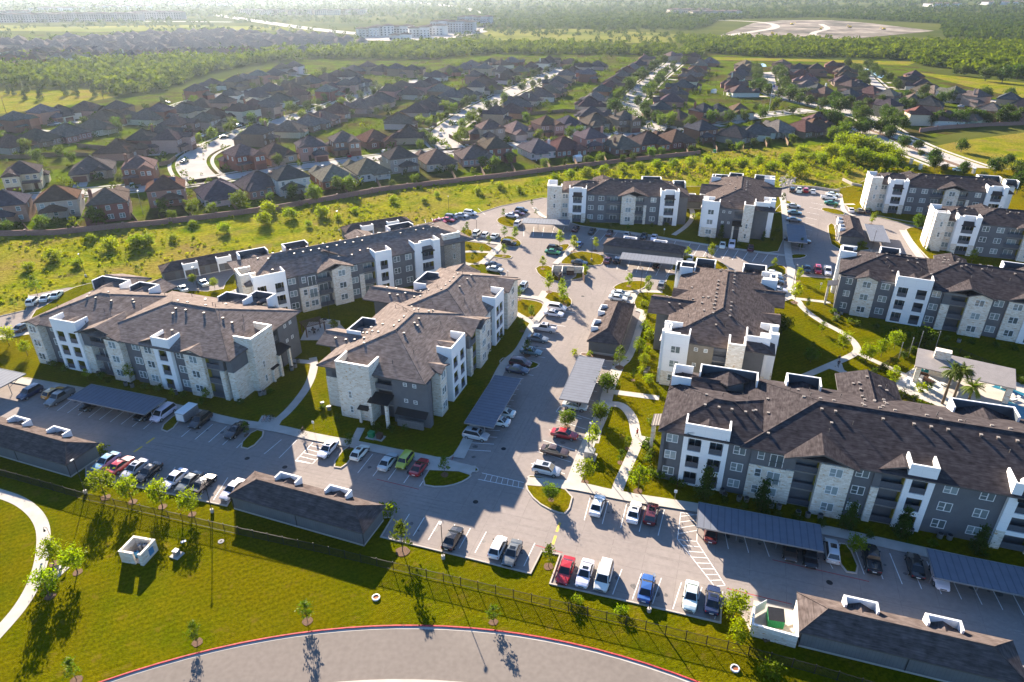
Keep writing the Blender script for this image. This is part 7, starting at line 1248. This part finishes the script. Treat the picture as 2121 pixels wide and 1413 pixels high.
# barbecue court between the blocks
g = G(655, 690); o = thing('pergola', 'brown slatted pergola in the court between two brown roofs', 'pergola', (g[0] - .5, g[1], .15), radians(35)); m = MB(); [m.box(-2.3 + i * .3, -1.9, 2.6, -2.2 + i * .3, 1.9, 2.72) for i in range(16)]; part('slat_roof', m.mesh('slat_roof', M['hdark']), o); m = MB(); m.box(-2.4, -1.6, 2.45, 2.5, -1.45, 2.6); m.box(-2.4, 1.45, 2.45, 2.5, 1.6, 2.6); part('beam', m.mesh('beam', M['hdark']), o)
for x in (-2.1, 2.1):
    for y in (-1.5, 1.5): m = MB(); m.box(x - .12, y - .12, 0, x + .12, y + .12, 2.45); part('post', m.mesh('post', M['hdark']), o)
struct('paved_court', (lambda b: (b.prism(GL([(622, 706), (640, 668), (700, 668), (722, 690), (680, 706)]), .1, .17), b.mesh('paved_court', M['walk']))[1])(MB()))
o = thing('round_table', 'round dark table under the slatted pergola', 'table', (g[0] - .5, g[1], .17)); m = MB(); m.cyl((0, 0, .7), (0, 0, .75), .6, .6, 16); part('tabletop', m.mesh('tabletop', M['hdark']), o); m = MB(); m.cyl((0, 0, 0), (0, 0, .7), .06, .06, 8); part('leg', m.mesh('leg', M['plastic']), o)
for i in range(4): a = i * pi / 2 + .4; c = thing('chair', 'dark chair at the round table under the pergola', 'chair', (g[0] - .5 + cos(a) * .95, g[1] + sin(a) * .95, .17), a - pi / 2, 'chairs under the pergola'); m = MB(); m.box(-.22, -.22, .42, .22, .22, .46); part('seat', m.mesh('seat', M['plastic']), c); m = MB(); m.box(-.22, .18, .46, .22, .22, .9); part('backrest', m.mesh('backrest', M['plastic']), c); [part('leg', (lambda b: (b.box(x - .02, y - .02, 0, x + .02, y + .02, .42), b.mesh('leg', M['plastic']))[1])(MB()), c) for x in (-.2, .2) for y in (-.2, .2)]
g = G(684, 672); o = thing('grill_counter', 'low pale stone barbecue counter with two black grills', 'barbecue', (g[0], g[1], .17), radians(-15)); m = MB(); m.box(-2.4, -.4, 0, 2.4, .4, .9); part('counter', m.mesh('counter', M['stone']), o)
for x in (-1.2, 1.0): m = MB(); m.box(x - .4, -.3, .9, x + .4, .3, 1.15); part('grill', m.mesh('grill', M['plastic']), o)
# pool terrace
PA = radians(-31); pc = G(1975, 815)
deck = GL([(1838, 800), (1920, 745), (1990, 752), (2125, 800), (2300, 850), (2300, 980), (2040, 880), (1960, 850), (1890, 822)]); m = MB(); m.prism(deck, .1, .19); struct('pool_deck', m.mesh('pool_deck', M['walk']))
def polythin(name, px, z, mt, lab=None): m = MB(); m.prism(GL(px), .12, z); return struct(name, m.mesh(name, M[mt]))
polythin('pool_water', [(2052, 803), (2068, 797), (2125, 818), (2115, 824)], .196, 'water'); polythin('pool_water', [(2068, 846), (2082, 830), (2130, 850), (2220, 905), (2160, 905)], .197, 'water'); polythin('paved_terrace', [(1868, 790), (1922, 752), (1965, 772), (1950, 812), (1900, 812)], .192, 'cushion')
g = G(1995, 795); o = thing('pool_pavilion', 'open pavilion with grey ribbed roof and stone chimney by the pool', 'pavilion', (g[0] - 1.2, g[1] - .5, .19), PA); m = MB(); Lq, Wq = 8.3, 3.7
m.add([(-Lq, -Wq, 3.5), (Lq, -Wq, 3.5), (Lq, Wq, 4.1), (-Lq, Wq, 4.1), (-Lq, -Wq, 3.3), (Lq, -Wq, 3.3), (Lq, Wq, 3.9), (-Lq, Wq, 3.9)], [(0, 1, 2, 3), (7, 6, 5, 4), (0, 4, 5, 1), (1, 5, 6, 2), (2, 6, 7, 3), (3, 7, 4, 0)]); part('roof', m.mesh('roof', rib('pavilion_roof', (.33, .30, .28), 1, .45, .5, .3, dark=.6)), o)
for x in (-Lq + .8, Lq - .8):
    for y in (-Wq + .6, Wq - .6): m = MB(); m.box(x - .45, y - .45, 0, x + .45, y + .45, 3.3); part('stone_pillar', m.mesh('stone_pillar', M['stone']), o)
m = MB(); m.box(-5.4, 1.0, 0, -2.6, 2.6, 5.6); part('chimney', m.mesh('chimney', M['stone']), o)
for lb, x, y, a in (('white sun lounger at the pool edge, left of the pair', 2087, 826, .3), ('white sun lounger at the pool edge, right of the pair', 2100, 831, .3), ('white lounger on the sunny terrace by the fence', 1880, 800, 1.2), ('pale sofa on the terrace before the pavilion', 1905, 790, .8), ('pale bench seat along the terrace edge', 1890, 775, .6), ('pale cushioned bench under the pavilion edge', 1958, 800, -.5)):
    g = G(x, y); o = thing('sun_lounger', lb, 'lounger', (g[0], g[1], .2), a, 'loungers on the pool terrace'); m = MB(); m.box(-.95, -.32, .28, .45, .32, .38); part('seat', m.mesh('seat', M['cushion']), o); m = MB(); m.add([(.45, -.32, .3), (1.0, -.32, .75), (1.0, .32, .75), (.45, .32, .3), (.45, -.32, .4), (.97, -.32, .83), (.97, .32, .83), (.45, .32, .4)], [(0, 1, 2, 3), (7, 6, 5, 4), (0, 4, 5, 1), (1, 5, 6, 2), (2, 6, 7, 3)]); part('backrest', m.mesh('backrest', M['cushion']), o)
    for xx in (-.85, .4): m = MB(); m.box(xx - .03, -.3, 0, xx + .03, .3, .28); part('leg', m.mesh('leg', M['trim']), o)
for lb, x, y, mt in (('teal sofa on the terrace beside the pavilion', 1905, 768, 'fabric'), ('teal armchair nearest the pavilion roof', 1922, 772, 'fabric'), ('brown wicker sofa on the terrace', 1910, 783, 'hdark'), ('brown wicker armchair near the stone pillar', 1922, 792, 'hdark')):
    g = G(x, y); o = thing('sofa', lb, 'sofa', (g[0], g[1], .2), R_.uniform(0, 6), 'terrace seating'); m = MB(); m.box(-.8, -.4, .1, .8, .4, .42); part('seat', m.mesh('seat', M[mt]), o); m = MB(); m.box(-.8, .4, .1, .8, .6, .85); part('backrest', m.mesh('backrest', M[mt]), o); [part('armrest', (lambda b: (b.box(s * .9 - .1, -.4, .1, s * .9 + .1, .6, .62), b.mesh('armrest', M[mt]))[1])(MB()), o) for s in (-1, 1)]
for x, y in ((1858, 752), (1880, 742), (1900, 728), (1935, 728)): g = G(x, y); o = thing('string_light_pole', 'slim grey pole rising beside the pool terrace', 'pole', (g[0], g[1], .15), group='slim poles by the terrace'); m = MB(); m.cyl((0, 0, 0), (0, 0, 4.6), .08, .07, 8); part('pole', m.mesh('pole', M['steel']), o); m = MB(); m.cyl((0, 0, 4.6), (0, 0, 4.7), .12, .10, 8); part('cap', m.mesh('cap', M['steel']), o)
tree = tree_
trees('shrub', 'dark hedge shrub inside the pool fence', GS_, '1800,790,1.5;1815,795,1.5;1830,802,1.6;1850,812,1.5;1870,822,1.5;1890,832,1.4;1905,842,1.5;1925,850,1.4;1810,775,1.5;1830,765,1.6;1850,755,1.5;1870,742,1.5;1890,732,1.6;1915,728,1.6;1950,735,1.6;1975,742,1.6;2000,752,1.6;2030,762,1.6;2060,772,1.6;2090,785,1.6;2115,795,1.5'); trees('shruby', 'bright ornamental grass clump beside the pavilion', GS_, '1905,812,1.7;1918,806,1.5')
def palm(label, px, py, h, seed):
    rg = random.Random(seed); g = G(px, py); o = thing('palm_tree', label, 'palm tree', (g[0], g[1], .15), rg.uniform(0, 6), 'palms by the pavilion'); m = MB(); n = 9
    m.loft([[((.24 - .08 * k / n + .03 * (k % 2)) * cos(t), (.24 - .08 * k / n + .03 * (k % 2)) * sin(t), h * k / n) for t in np.linspace(0, 2 * pi, 11)[:-1]] for k in range(n + 1)]); part('trunk', m.mesh('trunk', M['bark']), o); m = MB()
    for i in range(46):
        az = rg.uniform(0, 6.28); el = rg.uniform(-.35, 1.25); L = rg.uniform(1.9, 2.5); p = Vector((0, 0, h)); d = Vector((cos(az) * cos(el), sin(az) * cos(el), sin(el))); sd = Vector((-sin(az), cos(az), 0)); q = 9
        for k in range(q):
            p2 = p + d * (L / q); d = (d + Vector((0, 0, -.16))).normalized(); w = .42 * sin(pi * (k + .8) / (q + 1)) + .03; dn = Vector((0, 0, -.35 * w))
            for s in (-1, 1): m.tri(p, p2, p2 + sd * (s * w) + dn + d * .12); m.tri(p, p + sd * (s * w * .8) + dn, p + d * .08)
            p = p2
    part('crown', m.mesh('crown', M['leaf_m']), o)
palm('tall palm before the pavilion, taller of the left pair', 1951, 838, 7.2, 1); palm('tall palm before the pavilion, right one of the pair', 1967, 848, 8.0, 2); palm('short palm beside the pavilion corner pillar', 2003, 838, 3.6, 3)
# air conditioners along the walls
_a = MB(); _a.cyl((0, 0, 0), (0, 0, .75), .38, .38, 14); ACB = _a.mesh('casing', M['steel']); _a = MB(); _a.cyl((0, 0, .75), (0, 0, .78), .33, .33, 14); ACT = _a.mesh('fan_grille', M['plastic'])
for lb, pts in (('by the lower right block', '1500,1032;1530,1038;1545,1040;1597,1052;1612,1055;1652,1068;1672,1072;1698,1075;1885,1105;1945,1115;1965,1118;1495,1022'), ('at the foot of the lower left block', '102,755;112,757;205,778;262,800;275,803;365,818;540,820;548,818;605,768;612,762;618,752'), ('at the foot of the middle block', '668,842;682,850;875,868;885,872;935,808;942,802;985,758;1005,735;1030,700;1040,690'), ('beside the cream end-on block', '1338,772;1342,768;1336,778;1560,860'), ('along the right block facing the lawn', '1730,655;1735,660;1742,652;1930,706;1985,710')):
    for p in pts.split(';'): a, b = map(float, p.split(',')); g = G(a, b); o = thing('air_conditioner', 'grey air-conditioner unit ' + lb, 'air conditioner', (g[0], g[1], .16), 0, 'ground air-conditioner units'); part('casing', ACB, o); part('fan_grille', ACT, o)
# stone gate pillars by the collector road, culvert, rocks
for x, y in ((1886, 340), (1905, 352), (1985, 382), (2000, 415), (2015, 360)): g = G(x, y); o = thing('gate_pillar', 'cream stone pillar in the fence along the collector road', 'pillar', (g[0], g[1], 0), .3, 'stone fence pillars'); m = MB(); m.box(-.5, -.5, 0, .5, .5, 2.2); part('shaft', m.mesh('shaft', M['stone']), o); m = MB(); m.box(-.6, -.6, 2.2, .6, .6, 2.4); part('cap', m.mesh('cap', M['trim']), o)
q = inpoly(rng, [(1612, 372), (1630, 362), (1650, 370), (1640, 388), (1618, 388)], .9); m = MB()
for a in q: m.T = Matrix.Translation((a[0], a[1], .1)) @ Matrix.Rotation(R_.uniform(0, 6), 4, 'Z') @ Matrix.Scale(R_.uniform(.25, .6), 4); m.loft([[(r * cos(t) * R_.uniform(.8, 1.1), r * sin(t), z) for t in np.linspace(0, 2 * pi, 7)[:-1]] for r, z in ((1, -.4), (1.0, .3), (.5, .75))])
struct('rocks', m.mesh('rocks', M['kerb']), 'stuff', 'heap of grey rocks at the ditch outlet')
wallrun('culvert_wall', 'grey curved concrete wall at the ditch beside the far corner block', 'wall', GL([(1745, 374), (1765, 384), (1785, 388)]), 1.0, .4, M['kerb'])
for i, (x, y) in enumerate(((1640, 52), (1700, 62), (1760, 58), (1830, 62), (1600, 72))):
    g = G(x, y); o = thing('construction_vehicle', 'tiny yellow digger on the bare building site', 'construction vehicle', (g[0], g[1], .1), i, 'diggers on the building site'); m = MB(); m.box(-3, -1.6, .2, 3, -.9, 1.2); m.box(-3, .9, .2, 3, 1.6, 1.2); part('track', m.mesh('track', M['plastic']), o); m = MB(); m.box(-2.4, -1.5, 1.2, 2, 1.5, 3.4); m.cyl((1.5, 0, 2.8), (5, 0, 5), .35, .25, 6); m.cyl((5, 0, 5), (7.5, 0, 1.5), .25, .2, 6); part('body', m.mesh('body', M['yellow_line']), o)
# traffic on the highway is too small to see; a shed, a patio cover and wheeled bins in the suburb
for lb, x, y, mt in (('small white shed behind the pink garden wall', 1196, 334, 'trim'), ('small white shed between the far rows', 1478, 193, 'trim')):
    g = G(x, y); o = thing('garden_shed', lb, 'shed', (g[0], g[1], 0), .5); m = MB(); m.box(-1.5, -1.3, 0, 1.5, 1.3, 2.1); part('wall', m.mesh('wall', M[mt]), o); m = MB(); hip(m, -1.7, 1.7, -1.5, 1.5, 'x', 0, 0, 2.1, .5, .1, 0, 0, 0); part('roof', m.mesh('roof', M[mt]), o)
# ---------------------------------------------------------------- make every label single out one thing
from collections import defaultdict
by = defaultdict(list)
for o in ALL: by[o['label']].append(o)
def cap(l): return ORD[l] if l < len(ORD) else None
for lab, os_ in by.items():
    if len(os_) < 2: continue
    os_.sort(key=lambda o: PX(o.location.x, max(20, o.location.y))[0]); n = len(os_); w = len(lab.split())
    for i, o in enumerate(os_):
        k = i + 1; t = ORD[k] if k < len(ORD) else None
        if n == 2: o['label'] = lab + (', left one' if i == 0 else ', right one')
        elif i == 0: o['label'] = lab + ', leftmost'
        elif i == n - 1: o['label'] = lab + ', rightmost'
        elif k <= (n + 1) // 2 and t: o['label'] = lab + f', {t} from left'
        else: o['label'] = lab + f', {ORD[min(n - i, len(ORD) - 1)]} from right'
# ---------------------------------------------------------------- light, air, camera
AZ, EL = radians(-21.0), radians(20)
sv = Vector((sin(AZ) * cos(EL), cos(AZ) * cos(EL), sin(EL)))
sl = bpy.data.lights.new('sun', 'SUN'); sl.energy = 5.0; sl.angle = radians(.55); sl.color = (1.0, .86, .69); so = bpy.data.objects.new('sun', sl); link(so); so.rotation_euler = (-sv).to_track_quat('-Z', 'Y').to_euler()
W = bpy.data.worlds.new('World'); S.world = W; W.use_nodes = True; nt = W.node_tree; bg = nt.nodes['Background']; sk = nt.nodes.new('ShaderNodeTexSky'); sk.sky_type = 'NISHITA'; sk.sun_disc = False; sk.sun_elevation = EL; sk.sun_rotation = AZ; sk.altitude = 200; sk.dust_density = .3; sk.ozone_density = 6
nt.links.new(sk.outputs[0], bg.inputs[0]); bg.inputs[1].default_value = .058
hz = MB(); hz.box(-6500, -55, -1.0, 6500, 8500, 76.0); hm = bpy.data.materials.new('haze'); hm.use_nodes = True; nt = hm.node_tree
for n in list(nt.nodes):
    if n.type != 'OUTPUT_MATERIAL': nt.nodes.remove(n)
vol = nt.nodes.new('ShaderNodeVolumePrincipled'); vol.inputs['Color'].default_value = (.70, .83, 1.0, 1); vol.inputs['Density'].default_value = .000042; vol.inputs['Anisotropy'].default_value = .64
nt.links.new(vol.outputs[0], nt.nodes['Material Output'].inputs['Volume']); struct('haze', hz.mesh('haze', hm), 'stuff', 'pale morning haze over the land')
cd = bpy.data.cameras.new('camera'); cd.sensor_width = 36; cd.lens = 36 * FPX / 2121.0; cd.clip_end = 20000; cd.clip_start = .5; co = bpy.data.objects.new('camera', cd); link(co); co.location = (0, 0, CAMH); co.rotation_euler = (pi / 2 - TH, 0, 0); S.camera = co
S.render.resolution_x, S.render.resolution_y = 1024, 682
S.view_settings.view_transform = 'Standard'; S.view_settings.look = 'None'; S.view_settings.gamma = 1; S.view_settings.exposure = 2.22
S.cycles.max_bounces = 6; S.cycles.diffuse_bounces = 3; S.cycles.glossy_bounces = 3; S.cycles.transmission_bounces = 3; S.cycles.volume_bounces = 1; S.cycles.caustics_reflective = False; S.cycles.caustics_refractive = False; S.cycles.use_denoising = True; S.cycles.sample_clamp_indirect = 8
